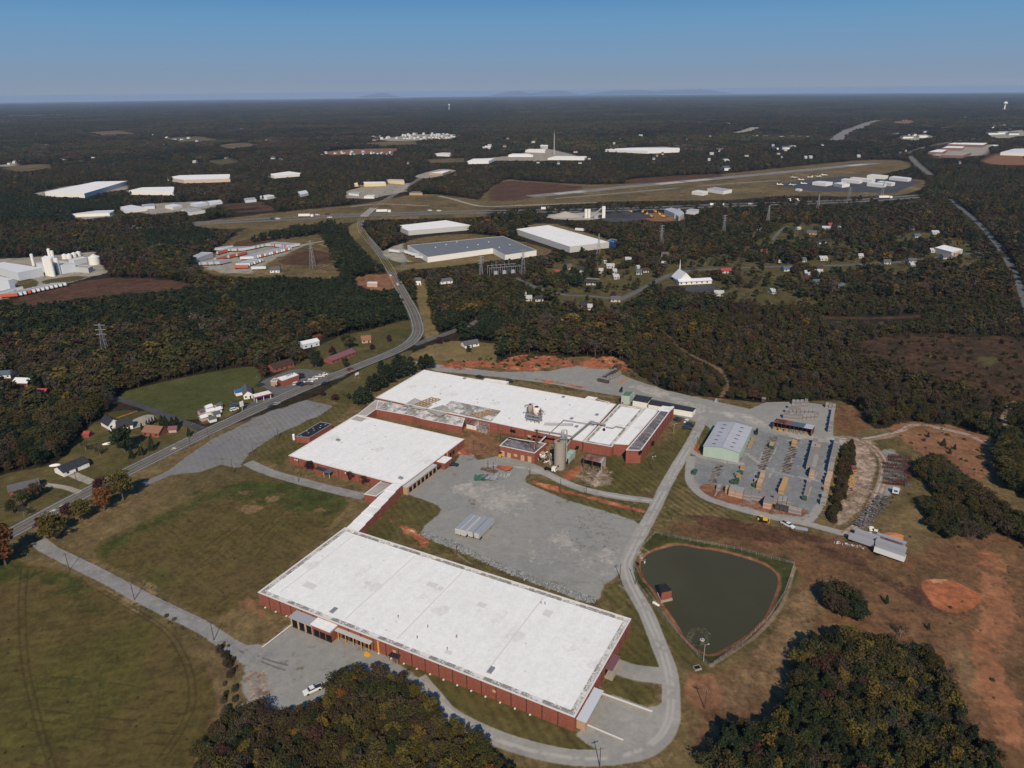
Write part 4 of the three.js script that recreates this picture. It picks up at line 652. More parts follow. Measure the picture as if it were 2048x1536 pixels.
  for (let k = 0; k < 10; k++) { const w = G(...zm(740 + (k % 5) * 46 + rr(-8,8),845 - (k % 5) * 20 - (k > 4 ? 14 : 0)),3.8); part(o,'roof_patch',box(0.8,0.06,0.6),M.lightgrey,w[0] - o.position.x,3.72,w[1] - o.position.z); }
  const tw = G(...zm(688,875)); const wt = thing('storage_tank','small white upright tank at the corner of the office wing','tank',tw); part(wt,'tank_body',cyl(0.8,0.8,3,12),M.whitewall,0,1.5,0); part(wt,'tank_top',new THREE.SphereGeometry(0.8,12,6,0,6.283,0,1.57),M.whitewall,0,3,0);
}
{ // the long back building
  const h = 5.5,main = roofPts([zc(95,287),zc(385,120),zc(1543,327),zc(1340,552)],h);
  const t = building('mill_building','longest white roofed brick mill building at the back of the plant','factory',main,h,{ bay: 9 });
  const put = (n,px,w,hh,d,m,y = h) => { const p = G(...px,h); const o = part(t,n,box(w,hh,d),m,p[0] - t.position.x,y + hh / 2 - 0.1,p[1] - t.position.z); o.rotation.y = turnTo(U); return o; };
  const patch = (pts,m,n = 'roof_patch',y = h - 0.08) => part(t,n,prism(local(t,roofPts(pts,h)),h - 0.2,y),m);
  patch([zc(255,335),zc(330,288),zc(440,330),zc(390,360)],M.oldroof); patch([zc(480,360),zc(550,305),zc(850,365),zc(790,430)],M.grime); patch([zc(400,360),zc(500,330),zc(560,365),zc(480,400)],M.oldroof,'roof_patch',h - 0.06);
  for (const [p,q] of [[zc(330,330),zc(430,290)],[zc(660,395),zc(770,365)]]) { // open roof frames laid bare
    const a = G(...p,h),b = G(...q,h),f = part(t,'roof_frame',merge([0,0.2,0.4,0.6,0.8,1].map((k) => { const c = addv(a,sub(b,a),k),e = addv(c,U,7); return bar([c[0] - t.position.x,h + 0.4,c[1] - t.position.z],[e[0] - t.position.x,h + 0.4,e[1] - t.position.z],0.28); }).concat([0,2.4,4.7,7].map((k) => { const c = addv(a,U,k),e = addv(b,U,k); return bar([c[0] - t.position.x,h + 0.55,c[1] - t.position.z],[e[0] - t.position.x,h + 0.55,e[1] - t.position.z],0.22); }))),M.wood); }
  for (const [x,y] of [[630,172],[1225,284],[1427,391],[1275,414],[1304,462]]) put('skylight',zc(x,y),1.8,0.5,2.6,M.steel);
  for (let k = 0; k < 14; k++) put('vent_pipe',zc(rr(300,1300),0) && zc(...(() => { const f = rr(0,1),g = rr(0.1,0.8); return [385 + f * 1100 - g * 220,140 + f * 205 + g * 190]; })()),0.5,0.6,0.5,M.steel);
  // low annex along the front, stepping
  const an = building('mill_annex','low strip annex with stained grey roof along the front of the back mill','building',roofPts([zc(95,357),zc(110,303),zc(632,412),zc(615,462),zc(370,415),zc(320,398)],4.6),4.6,{ roof: M.grime });
  for (const [x,y] of [[178,322],[305,350]]) { const p = G(...zc(x,y),5); const u = part(an,'rooftop_unit',box(2.8,1.8,2),M.galv,p[0] - an.position.x,5.5,p[1] - an.position.z); u.rotation.y = turnTo(V); part(u,'fan',cyl(0.6,0.6,0.2,12),M.dark,0,0.95,0); }
  const lk = building('mill_annex','narrow link block with pale roof joining the middle and back buildings','building',quad([zc(-20,392),zc(95,302),zc(150,318),zc(40,398)],4.8),4.8,{ roof: M.oldroof });
  // stepped right end
  const s2 = building('mill_wing','raised white roofed wing next to the cyclone pipes of the back mill','building',quad([zc(1345,553),zc(1560,328),zc(1715,352),zc(1517,584)],6),6,{ wall: M.brick,edge: 1.6,edges: [0,1,2,3] });
  const s3 = building('mill_wing','narrow white roofed wing between the raised wing and the grey strip','building',quad([zc(1527,566),zc(1725,348),zc(1802,362),zc(1618,572)],6.6),6.6,{ wall: M.brick });
  const s4 = building('mill_wing','tall end strip of the back mill with a blistered dark grey roof','building',quad([zc(1603,603),zc(1820,352),zc(1890,338),zc(1692,606)],8),8,{ wall: M.brick,roof: M.darkroof,bay: 6 });
  const w4 = quad([zc(1792,362),zc(1822,336),zc(1893,345),zc(1862,372)],8.1); part(s4,'white_roof_end',prism(local(s4,w4),7.9,8.16),M.white);
  for (const [x,y,b] of [[1180,482,s2],[1480,690,s4],[1640,0,s4]]) if (y) { const p = G(...zd(x,y),7); part(b,'roof_vent',cyl(0.7,0.7,1.4,10),M.dark,p[0] - b.position.x,b === s4 ? 8.4 : 6.5,p[1] - b.position.z); }
  for (const [x,y] of [[1580,605],[1575,505]]) { const p = G(...zd(x,y),3); part(s4,'wall_unit',box(1.6,2,1.2),M.dark,p[0] - s4.position.x,3.4,p[1] - s4.position.z).rotation.y = turnTo(V); }
  for (const [x,y] of [[1150,680],[1470,735]]) { const p = G(...zd(x,y)); const d = thing('door_hood',x < 1300 ? 'white arched hood over a side door of the raised wing' : 'white box hood at the foot of the tall end strip','hood',p,turnTo(U)); part(d,'hood_shell',new THREE.CylinderGeometry(1.2,1.2,2.2,12,1,false,0,Math.PI).rotateX(Math.PI / 2).rotateZ(Math.PI / 2),M.whitewall,0,1.5,0); part(d,'hood_post',box(2.2,1.5,0.2),M.whitewall,0,0.75,0); }
  // wall openings along the front
  for (const [x,y,w,hh,m] of [[920,488,3.4,1.6,M.dark],[790,450,3,1.5,M.slate],[1020,520,2,1.4,M.tanpanel],[1310,585,1.6,1.4,M.dark]]) { const p = G(...zc(x,y),3); const o = part(t,'wall_opening',box(w,hh,0.3),m,p[0] - t.position.x,3,p[1] - t.position.z); o.rotation.y = turnTo(U); }
  const sh = thing('lean_to','rusty roofed white lean-to against the front of the back mill','shed',G(...zc(680,470)),turnTo(U)); part(sh,'wall',box(6.5,4.2,4),M.whitewall,0,2.1,0); const rf = part(sh,'roof',box(7.2,0.25,6),M.rust,0,4.5,0.4); rf.rotation.x = 0.12; for (const x of [-1.6,1.6]) part(sh,'door',box(2.6,3,0.12),M.coping,x,1.6,2.06);
  const bk = building('mill_annex','pale flat canopy block behind the back mill','building',quad([zk(65,715),zk(120,675),zk(260,700),zk(205,742)],5),5,{ wall: M.brick }); const bk2 = building('mill_annex','dark roofed lean-to behind the back mill','building',quad([zk(205,745),zk(245,722),zk(440,765),zk(410,785)],4),4,{ wall: M.brick,roof: M.black });
  const bk3 = building('mill_annex','long low white roofed loading block behind the back mill','building',quad([zd(180,90),zd(205,68),zd(400,95),zd(378,118)],4.5),4.5,{ wall: M.whitewall });
}
{ // boiler house with stack
  const h = 6.2,p = quad([zb(268,760),zb(390,650),zb(905,730),zb(745,865)],h),t = building('boiler_house','detached red brick boiler house with tan doors and a grey roof','building',p,h,{ roof: M.darkroof });
  const a = p[0],d = p[3],u = unit(sub(d,a)),v = unit(sub(p[1],a));
  for (const [k,m,y0,y1] of [[0.09,M.tanpanel,0.1,3.4],[0.27,M.tanpanel,0.1,3],[0.46,M.tanpanel,1.6,3.2],[0.66,M.tanpanel,0.1,3.4],[0.86,M.tanpanel,0.1,3.6]]) { const c = addv(a,sub(d,a),k); part(t,'door',prism(local(t,[addv(addv(c,u,-1.1),v,0.2),addv(addv(c,u,1.1),v,0.2),addv(addv(c,u,1.1),v,-0.07),addv(addv(c,u,-1.1),v,-0.07)]),y0,y1),m); }
  const duct = roofPts([zb(380,655),zb(675,718)],h + 0.4); part(t,'roof_duct',bar([duct[0][0] - t.position.x,h + 0.4,duct[0][1] - t.position.z],[duct[1][0] - t.position.x,h + 0.4,duct[1][1] - t.position.z],0.35,8),M.black);
  const s = G(...zb(735,790),h); const bx0 = part(t,'stack_base',box(2.4,3,2.4),M.rust,s[0] - t.position.x,h + 1.4,s[1] - t.position.z); bx0.rotation.y = turnTo(U);
  const c = G(...zb(775,735),h); part(t,'chimney_stack',cyl(0.55,0.65,9,12),M.rustpipe,c[0] - t.position.x,h + 4.2,c[1] - t.position.z);
}
// pipe runs between the cyclones, the silo and the roofs
function pipeRun(name,label,pts,r,mat,cat = 'pipe') { const w = pts.map(([p,y]) => { const g = G(p[0],p[1],y); return [g[0],y,g[1]]; }),o = w[0],t = thing(name,label,cat,[o[0],o[2]]); for (let i = 0; i + 1 < w.length; i++) part(t,'pipe_section',bar([w[i][0] - o[0],w[i][1],w[i][2] - o[2]],[w[i + 1][0] - o[0],w[i + 1][1],w[i + 1][2] - o[2]],r,8),mat); return t; }
pipeRun('duct','straight grey duct from the roof cyclones to the silo top',[[zb(745,548),11.5],[zb(1110,605),12.5],[zb(1270,640),11]],0.5,M.pipe);
pipeRun('conveyor_duct','slanting duct climbing from the silo over the white roof',[[zb(1180,770),4],[zb(1255,650),8],[zb(1515,432),8],[zb(1715,482),7.4]],0.55,M.pipe,'conveyor');
pipeRun('roof_pipe','thin pipe crossing the white roof in a square loop',[[zb(840,700),5.5],[zb(1145,408),6.6],[zb(1430,455),6.6],[zb(1560,480),6.6]],0.22,M.pipe);
pipeRun('roof_pipe','thin double pipe running right from the cyclones',[[zb(870,470),6.6],[zb(1270,480),6.6],[zb(1272,460),6.6],[zb(880,448),6.6]],0.15,M.pipe);
pipeRun('roof_pipe','low pipe zigzagging over the raised wing',[[zb(1720,505),6.6],[zb(1810,522),6.6],[zb(1860,498),6.6],[zb(1985,525),6.6]],0.25,M.pipe);
pipeRun('conveyor_duct','inclined conveyor from the boiler house to the mill roof',[[zb(800,730),3.5],[zb(905,620),7]],0.6,M.steel,'conveyor');
{ // cyclones on the mill roof edge
  const o = G(...zb(740,545)),t = thing('dust_collector','cluster of weathered cyclone collectors on a steel frame at the mill roof edge','dust collector',o,turnTo(U));
  const frame = []; for (const x of [-4,-1.2,1.4,4.2]) for (const z of [-2,2]) frame.push(bar([x,0,z],[x,13,z],0.14)); for (const y of [7,9,11,12.5]) for (const z of [-2,2]) frame.push(bar([-4.6,y,z],[4.8,y,z],0.13)); for (const y of [7,9,11]) for (const x of [-4,-1.2,1.4,4.2]) frame.push(bar([x,y,-2],[x,y,2],0.12),bar([x,y,-2],[x,y + 2,2],0.08)); part(t,'steel_frame',merge(frame),M.steel);
  part(t,'catwalk',box(10,0.2,4.6),M.galv,0,10.2,0); part(t,'lower_deck',box(9,0.2,4.4),M.galv,0,8.1,0);
  const cyc = (x,z,r,hh,m) => { const c = part(t,'cyclone',new THREE.LatheGeometry([[0.3,8.6],[r * 0.55,10.5],[r,12.4],[r,12.4 + hh],[r * 0.7,13 + hh],[r * 0.3,13.2 + hh],[0,13.2 + hh]].map(([a,b]) => new THREE.Vector2(a,b)),16),m,x,0,z); part(c,'cyclone_cap',cyl(r * 0.5,r * 0.5,0.5,14),M.rustpipe,0,13.3 + hh,0); return c; };
  cyc(-2.6,0,1.7,3,M.concrete); cyc(1.6,0,2.3,2.2,M.coping);
  for (const [x,z,r] of [[3.9,0.8,0.6],[3.6,-1.2,0.5],[-4.4,0.6,0.4],[0,1.8,0.45]]) part(t,'blower_pipe',cyl(r,r,4.5,10),M.rust,x,12,z);
  part(t,'elbow_duct',new THREE.TorusGeometry(1.6,0.35,8,12,Math.PI),M.pipe,-4.4,14,0.4); part(t,'elbow_duct',new THREE.TorusGeometry(1.3,0.3,8,12,Math.PI),M.pipe,4.8,12.6,0);
}
{ // concrete silo
  const o = G(...zb(1085,1062)),t = thing('silo','tall round stained concrete silo with piping on top','silo',o); clearings.push([rect(o,-6,6,-6,6),2]);
  part(t,'silo_shell',cyl(3.05,3.05,15.5,28),M.concrete,0,7.75,0); part(t,'roof_slab',cyl(3.2,3.2,0.35,28),M.concrete,0,15.7,0); part(t,'hatch',cyl(0.9,0.9,0.4,14),M.rustpipe,-0.6,16,0); part(t,'opening',box(0.8,0.9,0.2),M.dark,-0.9,2.6,2.98);
  for (let k = 0; k < 7; k++) part(t,'hoop_band',new THREE.TorusGeometry(3.08,0.05,4,28).rotateX(Math.PI / 2),M.pipe,0,1.8 + k * 2.1,0);
  const pl = part(t,'top_platform',merge([bx(4,0.15,4,2,17.2,-2),bar([0.2,17.2,-3.8],[0.2,20,-3.8],0.08),bar([3.8,17.2,-3.8],[3.8,20,-3.8],0.08),bar([0.2,17.2,-0.2],[0.2,19,-0.2],0.08),bar([3.8,17.2,-0.2],[3.8,19,-0.2],0.08),bar([0.2,18.4,-0.2],[3.8,18.4,-0.2],0.06),bar([0.2,18.4,-3.8],[3.8,18.4,-3.8],0.06)]),M.steel);
  part(t,'cyclone',new THREE.LatheGeometry([[0.2,16.5],[0.9,18.6],[0.9,21],[0.6,21.6],[0,21.7]].map(([a,b]) => new THREE.Vector2(a,b)),12),M.galv,1.6,0,-1.8); part(t,'gooseneck_pipe',merge([new THREE.TorusGeometry(0.9,0.35,8,12,Math.PI).translate(2.9,21,-1.8),bar([3.8,3,-1.8],[3.8,21,-1.8],0.35,8)]),M.galv); part(t,'side_ladder',merge([bar([3.2,0,-0.5],[3.2,17,-0.5],0.06),bar([3.2,0,-1],[3.2,17,-1],0.06)]),M.steel);
  const g = thing('container','pale green metal container shed beside the silo','container',G(...zb(1222,980)),turnTo(V)); clearings.push([rect(G(...zb(1222,980)),-4,4,-6,6),1]); part(g,'shell',box(9,3.8,3.2),M.mintwall,0,3.4,0); part(g,'opening',box(0.1,2.6,2.4),M.dark,-4.5,2.9,0); for (const x of [-4,4]) for (const z of [-1.4,1.4]) part(g,'leg',box(0.25,1.6,0.25),M.steel,x,0.8,z);
  const f = thing('debris_heap','tangle of twisted pipes and sheet metal between the boiler house and silo','debris',G(...zb(920,970)),turnTo(U)); const bits = []; for (let k = 0; k < 46; k++) { const x = rr(-6,5),z = rr(-3.5,3.5),y = rr(0.15,2.2); bits.push([bar([x,y,z],[x + rr(-3,3),Math.max(0.15,y + rr(-1.4,1.6)),z + rr(-3,3)],rr(0.08,0.4),6),k % 4]); } [M.coping,M.rust,M.steel,M.tan].forEach((m,i) => { const l = bits.filter((b) => b[1] === i).map((b) => b[0]); part(f,'scrap_metal',merge(l),m); });
  part(f,'hopper',new THREE.LatheGeometry([[0.4,0.2],[1.8,2.4],[1.8,3.4]].map(([a,b]) => new THREE.Vector2(a,b)),12),M.coping,-3,0,0); part(f,'metal_plate',box(5,0.2,3),M.tan,-5,3.6,-2).rotation.z = -0.2;
}
{ // collapsed shed
  const o = G(...zb(1560,1060)),t = thing('open_shed','derelict open shed with a rusty roof above a heap of rubble','shed',o,turnTo(U)); clearings.push([rect(o,-10,10,-9,9),0]);
  const r1 = part(t,'roof_slope',box(11,0.18,4.4),M.rust,0,6.4,1.6); r1.rotation.x = 0.3; const r2 = part(t,'roof_slope',box(11,0.18,3),M.rust,0,6.5,-1.9); r2.rotation.x = -0.3; part(t,'end_panel',box(0.2,2.4,5.5),M.galv,5.4,5.2,0); part(t,'end_panel',box(0.2,2,5.5),M.galv,-5.4,5.3,0); for (const x of [-5.2,0,5.2]) for (const z of [-2.6,3]) part(t,'post',box(0.35,6,0.35),x > 4 ? M.galv : M.pole,x,3,z); part(t,'back_wall',box(10.6,3,0.15),M.rust,0,1.8,-2.8);
  const rub = thing('rubble_pile','grey rubble spilling out under the rusty shed','rubble',addv(o,V,-3.5),turnTo(U)); const l = []; for (let k = 0; k < 130; k++) { const a = rr(0,6.28),r = Math.sqrt(rnd()),s = rr(0.2,0.8); const g = new THREE.BoxGeometry(s * rr(0.8,2),s * 0.5,s); g.rotateX(rr(-0.6,0.6)); g.rotateY(rr(0,3)); g.translate(Math.cos(a) * r * 7.5,0.1 + rr(0,0.9) * (1 - r),Math.sin(a) * r * 3.4); l.push(g); } part(rub,'rubble',merge(l),std([112,98,92])); part(rub,'ramp',box(1.4,0.3,6),M.concrete,5,0.5,2.5).rotation.x = 0.12;
}
// ------------------------------------------------------------------ builders for repeated kinds
// a gabled house: front wall from pixel A to pixel B on the ground, depth away from the camera
function house(name,label,cat,A,B,depth,hw,hr,wall,roof,o = {}) {
  const a = G(...A),b = G(...B),u = unit(sub(b,a)),n = [u[1],-u[0]],L = len(sub(b,a)),c = addv(addv(a,sub(b,a),0.5),n,depth / 2);
  const t = thing(name,label,cat,c,turnTo(u),o.group); clearings.push([[a,b,addv(b,n,depth),addv(a,n,depth)],3]);
  const W = depth,ov = o.ov ?? 0.45,along = !o.frontGable,pl = along ? L : W,pw = along ? W : L;   // ridge along the front, or towards it
  const sh = new THREE.Shape([[-pw / 2,0],[pw / 2,0],[pw / 2,hw],[0,hw + hr],[-pw / 2,hw]].map(([x,y]) => new THREE.Vector2(x,y)));
  const g = new THREE.ExtrudeGeometry(sh,{ depth: pl,bevelEnabled: false }); g.translate(0,0,-pl / 2); if (along) g.rotateY(Math.PI / 2);
  const wp = part(t,'wall',g,wall);
  const k = hr / (pw / 2),e = pw / 2 + ov,th = 0.18,rs = new THREE.Shape([[-e,hw - ov * k],[0,hw + hr],[e,hw - ov * k],[e,hw - ov * k + th],[0,hw + hr + th * 1.2],[-e,hw - ov * k + th]].map(([x,y]) => new THREE.Vector2(x,y + 0.02)));
  const rg = new THREE.ExtrudeGeometry(rs,{ depth: pl + 2 * ov,bevelEnabled: false }); rg.translate(0,0,-pl / 2 - ov); if (along) rg.rotateY(Math.PI / 2);
  const rp = part(t,'roof',rg,roof);
  if (o.detail !== 0) {
    const nW = Math.max(2,Math.round(L / 4)); for (let i = 0; i < nW; i++) { const x = -L / 2 + L * (i + 0.5) / nW; if (i === Math.floor(nW / 2)) part(t,'door',box(1.1,2.1,0.1),o.door ?? M.brownroof,x,1.05,W / 2 + 0.04); else part(t,'window',box(1.3,1.1,0.1),M.glass,x,1.6,W / 2 + 0.04); }
    if (o.chimney) part(rp,'chimney',box(0.8,1.6,0.8),M.redbrick,L * 0.2,hw + hr * 0.9,0);
  }
  if (o.garage) part(t,'garage_door',box(2.8,2.2,0.1),M.whitewall,L / 2 - 2.4,1.1,W / 2 + 0.09);
  return t;
}
// a big flat shed from its roof corners
function shed(name,label,cat,px,h,wall,roof,o = {}) { return building(name,label,cat,quad(px,h),h,{ wall,roof,...o }); }
function carProto(name,label,paint,kind) {
  const t = thing(name,label,kind === 'pickup' ? 'pickup' : 'car',[0,5000]),L = kind === 'pickup' ? 5.9 : 4.8,m = typeof paint === 'object' && paint.isMaterial ? paint : std(paint,{ roughness: 0.35 });
  const prof = kind === 'pickup' ? [[-2.95,0.45],[2.95,0.45],[2.95,1.0],[1.7,1.12],[-2.95,1.12]] : kind === 'suv' ? [[-2.4,0.4],[2.4,0.4],[2.4,0.95],[1.4,1.1],[-2.4,1.15]] : [[-2.4,0.4],[2.4,0.4],[2.35,0.85],[1.2,1.0],[-1.9,1.0],[-2.4,0.9]];
  const ex = (p,w,bev) => { const g = new THREE.ExtrudeGeometry(new THREE.Shape(p.map(([x,y]) => new THREE.Vector2(x,y))),{ depth: w,bevelEnabled: true,bevelSize: bev,bevelThickness: bev,bevelSegments: 1,steps: 1 }); g.translate(0,0,-w / 2); return g; };
  const b = part(t,'body',ex(prof,1.75,0.07),m);
  const cab = kind === 'pickup' ? [[-0.5,1.1],[1.5,1.1],[0.9,1.72],[-0.4,1.72]] : kind === 'suv' ? [[-2.3,1.1],[1.3,1.1],[0.7,1.75],[-2.1,1.75]] : [[-1.8,0.98],[1.1,0.98],[0.4,1.45],[-1.2,1.45]];
  part(b,'cabin_glass',ex(cab,1.5,0.04),M.glass); const top = Math.max(...cab.map((p) => p[1])),xs = cab.filter((p) => p[1] === top).map((p) => p[0]); part(b,'cabin_roof',box(Math.abs(xs[0] - xs[1]) + 0.1,0.08,1.6),m,(xs[0] + xs[1]) / 2,top + 0.05,0);
  if (kind === 'pickup') part(b,'cargo_bed',box(2.1,0.06,1.5),M.black,-1.8,1.2,0);
  for (const x of [-L * 0.31,L * 0.31]) for (const z of [-0.82,0.82]) part(t,'wheel',new THREE.CylinderGeometry(0.38,0.38,0.26,10).rotateX(Math.PI / 2),M.tyre,x,0.38,z);
  return t;
}
const protos = {};
function vehicle(kind,paint,px,dir,label,group) { const key = kind + paint.join(),p = G(...px),s = 1.1,nm = kind === 'pickup' ? 'pickup_truck' : 'parked_car'; let o; if (!protos[key]) { o = protos[key] = carProto(nm,label,paint,kind); o.position.set(p[0],0.13,p[1]); o.rotation.y = turnTo(dir); if (group) o.userData.group = group; } else o = dup(protos[key],p,turnTo(dir),label,group,0.13); if (!group) delete o.userData.group; o.scale.setScalar(s); return o; }
function trailerProto(paint,L = 14.2,roof) {
  const t = thing('box_trailer','x','trailer',[0,5000]); const m = paint.isMaterial ? paint : std(paint,{ roughness: 0.55 });
  const b = part(t,'cargo_box',box(L,2.75,2.45),m,0,2.55,0); part(b,'roof_panel',box(L - 0.1,0.06,2.36),roof ?? M.galv,0,1.41,0); part(b,'rear_door',box(0.06,2.5,2.3),M.lightgrey,-L / 2 - 0.02,0,0);
  part(t,'frame',box(L - 1,0.25,1),M.dark,0,1.05,0); part(t,'landing_gear',box(0.3,1,1.6),M.dark,L * 0.3,0.5,0);
  for (const x of [-L / 2 + 1.4,-L / 2 + 2.6]) for (const z of [-1,1]) part(t,'wheel',new THREE.CylinderGeometry(0.5,0.5,0.5,10).rotateX(Math.PI / 2),M.tyre,x,0.5,z);
  return t;
}
const tp = {};
function trailer(paint,at,dir,label,group,scale = 1) { const k = (paint.uuid ?? paint.join()); let o; if (!tp[k]) { o = tp[k] = trailerProto(paint); o.position.set(at[0],0.1,at[1]); o.rotation.y = turnTo(dir); o.userData.label = label; if (group) o.userData.group = group; } else o = dup(tp[k],at,turnTo(dir),label,group,0.1); o.scale.setScalar(scale); return o; }
function poleAt(px,h,label,o = {}) {
  const t = thing(o.light ? 'light_pole' : 'utility_pole',label,'pole',o.world ?? G(...px),o.turn ?? 0.4,o.group); part(t,'pole',cyl(0.11,0.17,h,7),o.pale ? M.palepole : M.pole,0,h / 2,0);
  if (o.light) { part(t,'lamp_arm',box(1.6,0.1,0.1),M.galv,0.7,h - 0.2,0); part(t,'lamp_head',box(0.7,0.2,0.35),M.lightgrey,1.5,h - 0.25,0); if (o.light > 1) part(t,'lamp_head',box(0.7,0.2,0.35),M.lightgrey,-0.3,h - 0.25,0); }
  else { part(t,'crossarm',box(2.2,0.14,0.14),M.pole,0,h - 0.6,0); for (const x of [-0.95,-0.35,0.35,0.95]) part(t,'insulator',cyl(0.06,0.08,0.25,6),M.lightgrey,x,h - 0.4,0); }
  if (o.transformer) part(t,'transformer',cyl(0.35,0.35,1,10),M.lightgrey,0.5,h - 1.6,0);
  return t;
}
function lattice(px,h,label,group,base = 0.16) {
  const t = thing('transmission_tower',label,'pylon',G(...px),rr(0,1.5),group),w = h * base,l = [],B = (a,b,r = 0.06) => l.push(bar(a,b,r,4)),f = (y) => w / 2 * (1 - y / h * 0.86);
  for (const [sx,sz] of [[1,1],[1,-1],[-1,1],[-1,-1]]) { const g = bar([sx * f(0),0,sz * f(0)],[sx * f(h),h,sz * f(h)],0.14,4); part(t,'leg',g,M.galv); }
  for (let k = 0; k < 6; k++) { const y0 = h * k / 6,y1 = h * (k + 1) / 6,a = f(y0),b = f(y1); for (const s of [1,-1]) { B([-a,y0,s * a],[b,y1,s * b]); B([a,y0,s * a],[-b,y1,s * b]); B([s * a,y0,-a],[s * b,y1,b]); B([s * a,y0,a],[s * b,y1,-b]); } }
  part(t,'bracing',merge(l),M.steel); for (const y of [0.72,0.84,0.96]) part(t,'crossarm',box(h * 0.26,0.3,0.3),M.galv,0,h * y,0); return t;
}
function sag(name,label,A,B,drop,r = 0.03) { const pts = []; for (let k = 0; k <= 10; k++) { const t = k / 10; pts.push(new THREE.Vector3(A[0] + (B[0] - A[0]) * t,A[1] + (B[1] - A[1]) * t - drop * 4 * t * (1 - t),A[2] + (B[2] - A[2]) * t)); } const m = new THREE.Mesh(new THREE.TubeGeometry(new THREE.CatmullRomCurve3(pts),12,r,4),M.black); m.name = numbered(name); scene.add(m); return tag(m,label,'cable'); }

// ------------------------------------------------------------------ lumber yard
{
  const h = 6.2,A = G(...z1(270,637),h),B = G(...z1(675,710),h),C = G(...z1(815,425),h),u = unit(sub(B,A)),v = unit(sub(C,B)),L = len(sub(C,B)),W = len(sub(B,A));
  const t = thing('metal_warehouse','pale green metal warehouse with a grey ribbed roof beside the lumber yard','warehouse',A,0); clearings.push([[A,B,C,addv(A,v,L)],2]);
  const P = (a,b) => { const p = sub(addv(addv(A,u,a),v,b),A); return p; },ridge = 1.35;
  const shape = (s0,s1) => { const q = []; for (const b of [s0,s1]) q.push([0,b],[W / 2,b],[W,b]); return q; };
  // walls
  part(t,'side_wall',prism([P(W - 0.25,0),P(W,0),P(W,L),P(W - 0.25,L)],0,h),M.mintwall); part(t,'side_wall',prism([P(0,0),P(0.25,0),P(0.25,L),P(0,L)],0,h),M.mintwall);
  for (const b of [0,L - 0.25]) { part(t,'gable_wall',prism([P(0.26,b),P(W - 0.26,b),P(W - 0.26,b + 0.25),P(0.26,b + 0.25)],0,h),M.mintwall); const n = 8; for (let k = 0; k < n; k++) { const x0 = 0.3 + (W - 0.6) * k / n,x1 = 0.3 + (W - 0.6) * (k + 1) / n,m = (x0 + x1) / 2,y = h + ridge * (1 - Math.abs(m - W / 2) / (W / 2)) - 0.1; part(t,'gable_panel',prism([P(x0,b),P(x1,b),P(x1,b + 0.25),P(x0,b + 0.25)],h,y),M.mintwall); } }
  for (const s of [0,1]) { const g = new THREE.BufferGeometry(),q = [[s ? W + 0.4 : -0.4,h - 0.1],[W / 2,h + ridge]],pos = [],uv = []; const v4 = [[q[0],-0.4],[q[1],-0.4],[q[1],L + 0.4],[q[0],L + 0.4]].map(([[a,y],b]) => { const p = P(a,b); return [p[0],y + 0.05,p[1],b,a]; }); for (const k of [0,1,2,0,2,3]) { pos.push(...v4[k].slice(0,3)); uv.push(v4[k][3],v4[k][4]); } g.setAttribute('position',new THREE.Float32BufferAttribute(pos,3)); g.setAttribute('uv',new THREE.Float32BufferAttribute(uv,2)); g.computeVertexNormals(); if (g.attributes.normal.getY(0) < 0) g.scale(1,1,1); const r = part(t,'roof_slope',g,M.metalroof); for (let k = 0; k < 6; k++) { const p = P(s ? W * 0.74 : W * 0.26,L * (0.1 + 0.155 * k)); const sk = part(r,'skylight',box(2.4,0.06,0.6),M.black,p[0],h + ridge * 0.52 + 0.12,p[1]); sk.rotation.y = turnTo(U); } }
  part(t,'ridge_cap',prism([P(W / 2 - 0.2,-0.4),P(W / 2 + 0.2,-0.4),P(W / 2 + 0.2,L + 0.4),P(W / 2 - 0.2,L + 0.4)],h + ridge,h + ridge + 0.12),M.galv);
}
{ // open front shed
  const h = 4.8,q = quad([z1(1060,368),z1(1095,326),z1(1585,398),z1(1505,448)],h),t = thing('open_shed','long open fronted lumber shed with a patchwork metal roof','shed',q[0]); clearings.push([q,2]); const l = local(t,q),mixp = (f,g) => addv(addv(l[0],sub(l[3],l[0]),f),sub(l[1],l[0]),g);
  [[0,0.3,M.rust],[0.3,0.46,M.mauve],[0.46,0.78,M.slate],[0.78,1,M.metalroof]].forEach(([a,b,m]) => part(t,'roof_sheet',prism([mixp(a,0),mixp(b,0),mixp(b,1),mixp(a,1)],h,h + 0.15),m));
  part(t,'back_wall',prism([mixp(0,0.97),mixp(1,0.97),mixp(1,1),mixp(0,1)],0,h),M.rust); for (const f of [0,0.985]) part(t,'end_wall',prism([mixp(f,0.05),mixp(f + 0.012,0.05),mixp(f + 0.012,0.97),mixp(f,0.97)],0,h),M.rust); for (let k = 0; k <= 9; k++) { const f = 0.004 + k * 0.108; part(t,'post',prism([mixp(f,0.02),mixp(f + 0.006,0.02),mixp(f + 0.006,0.06),mixp(f,0.06)],0,h),M.pole); }
}
const packMats = { tan: [std([160,136,108]),std([148,124,98])],grey: [std([142,138,136]),std([126,120,118])],peach: [std([174,148,130]),std([160,136,120])],dark: [std([64,62,64]),std([78,74,74])],gold: [std([168,138,94]),std([156,126,86])],green: [std([48,74,56]),std([56,84,66])] };
const gapMat = std([58,52,48]);
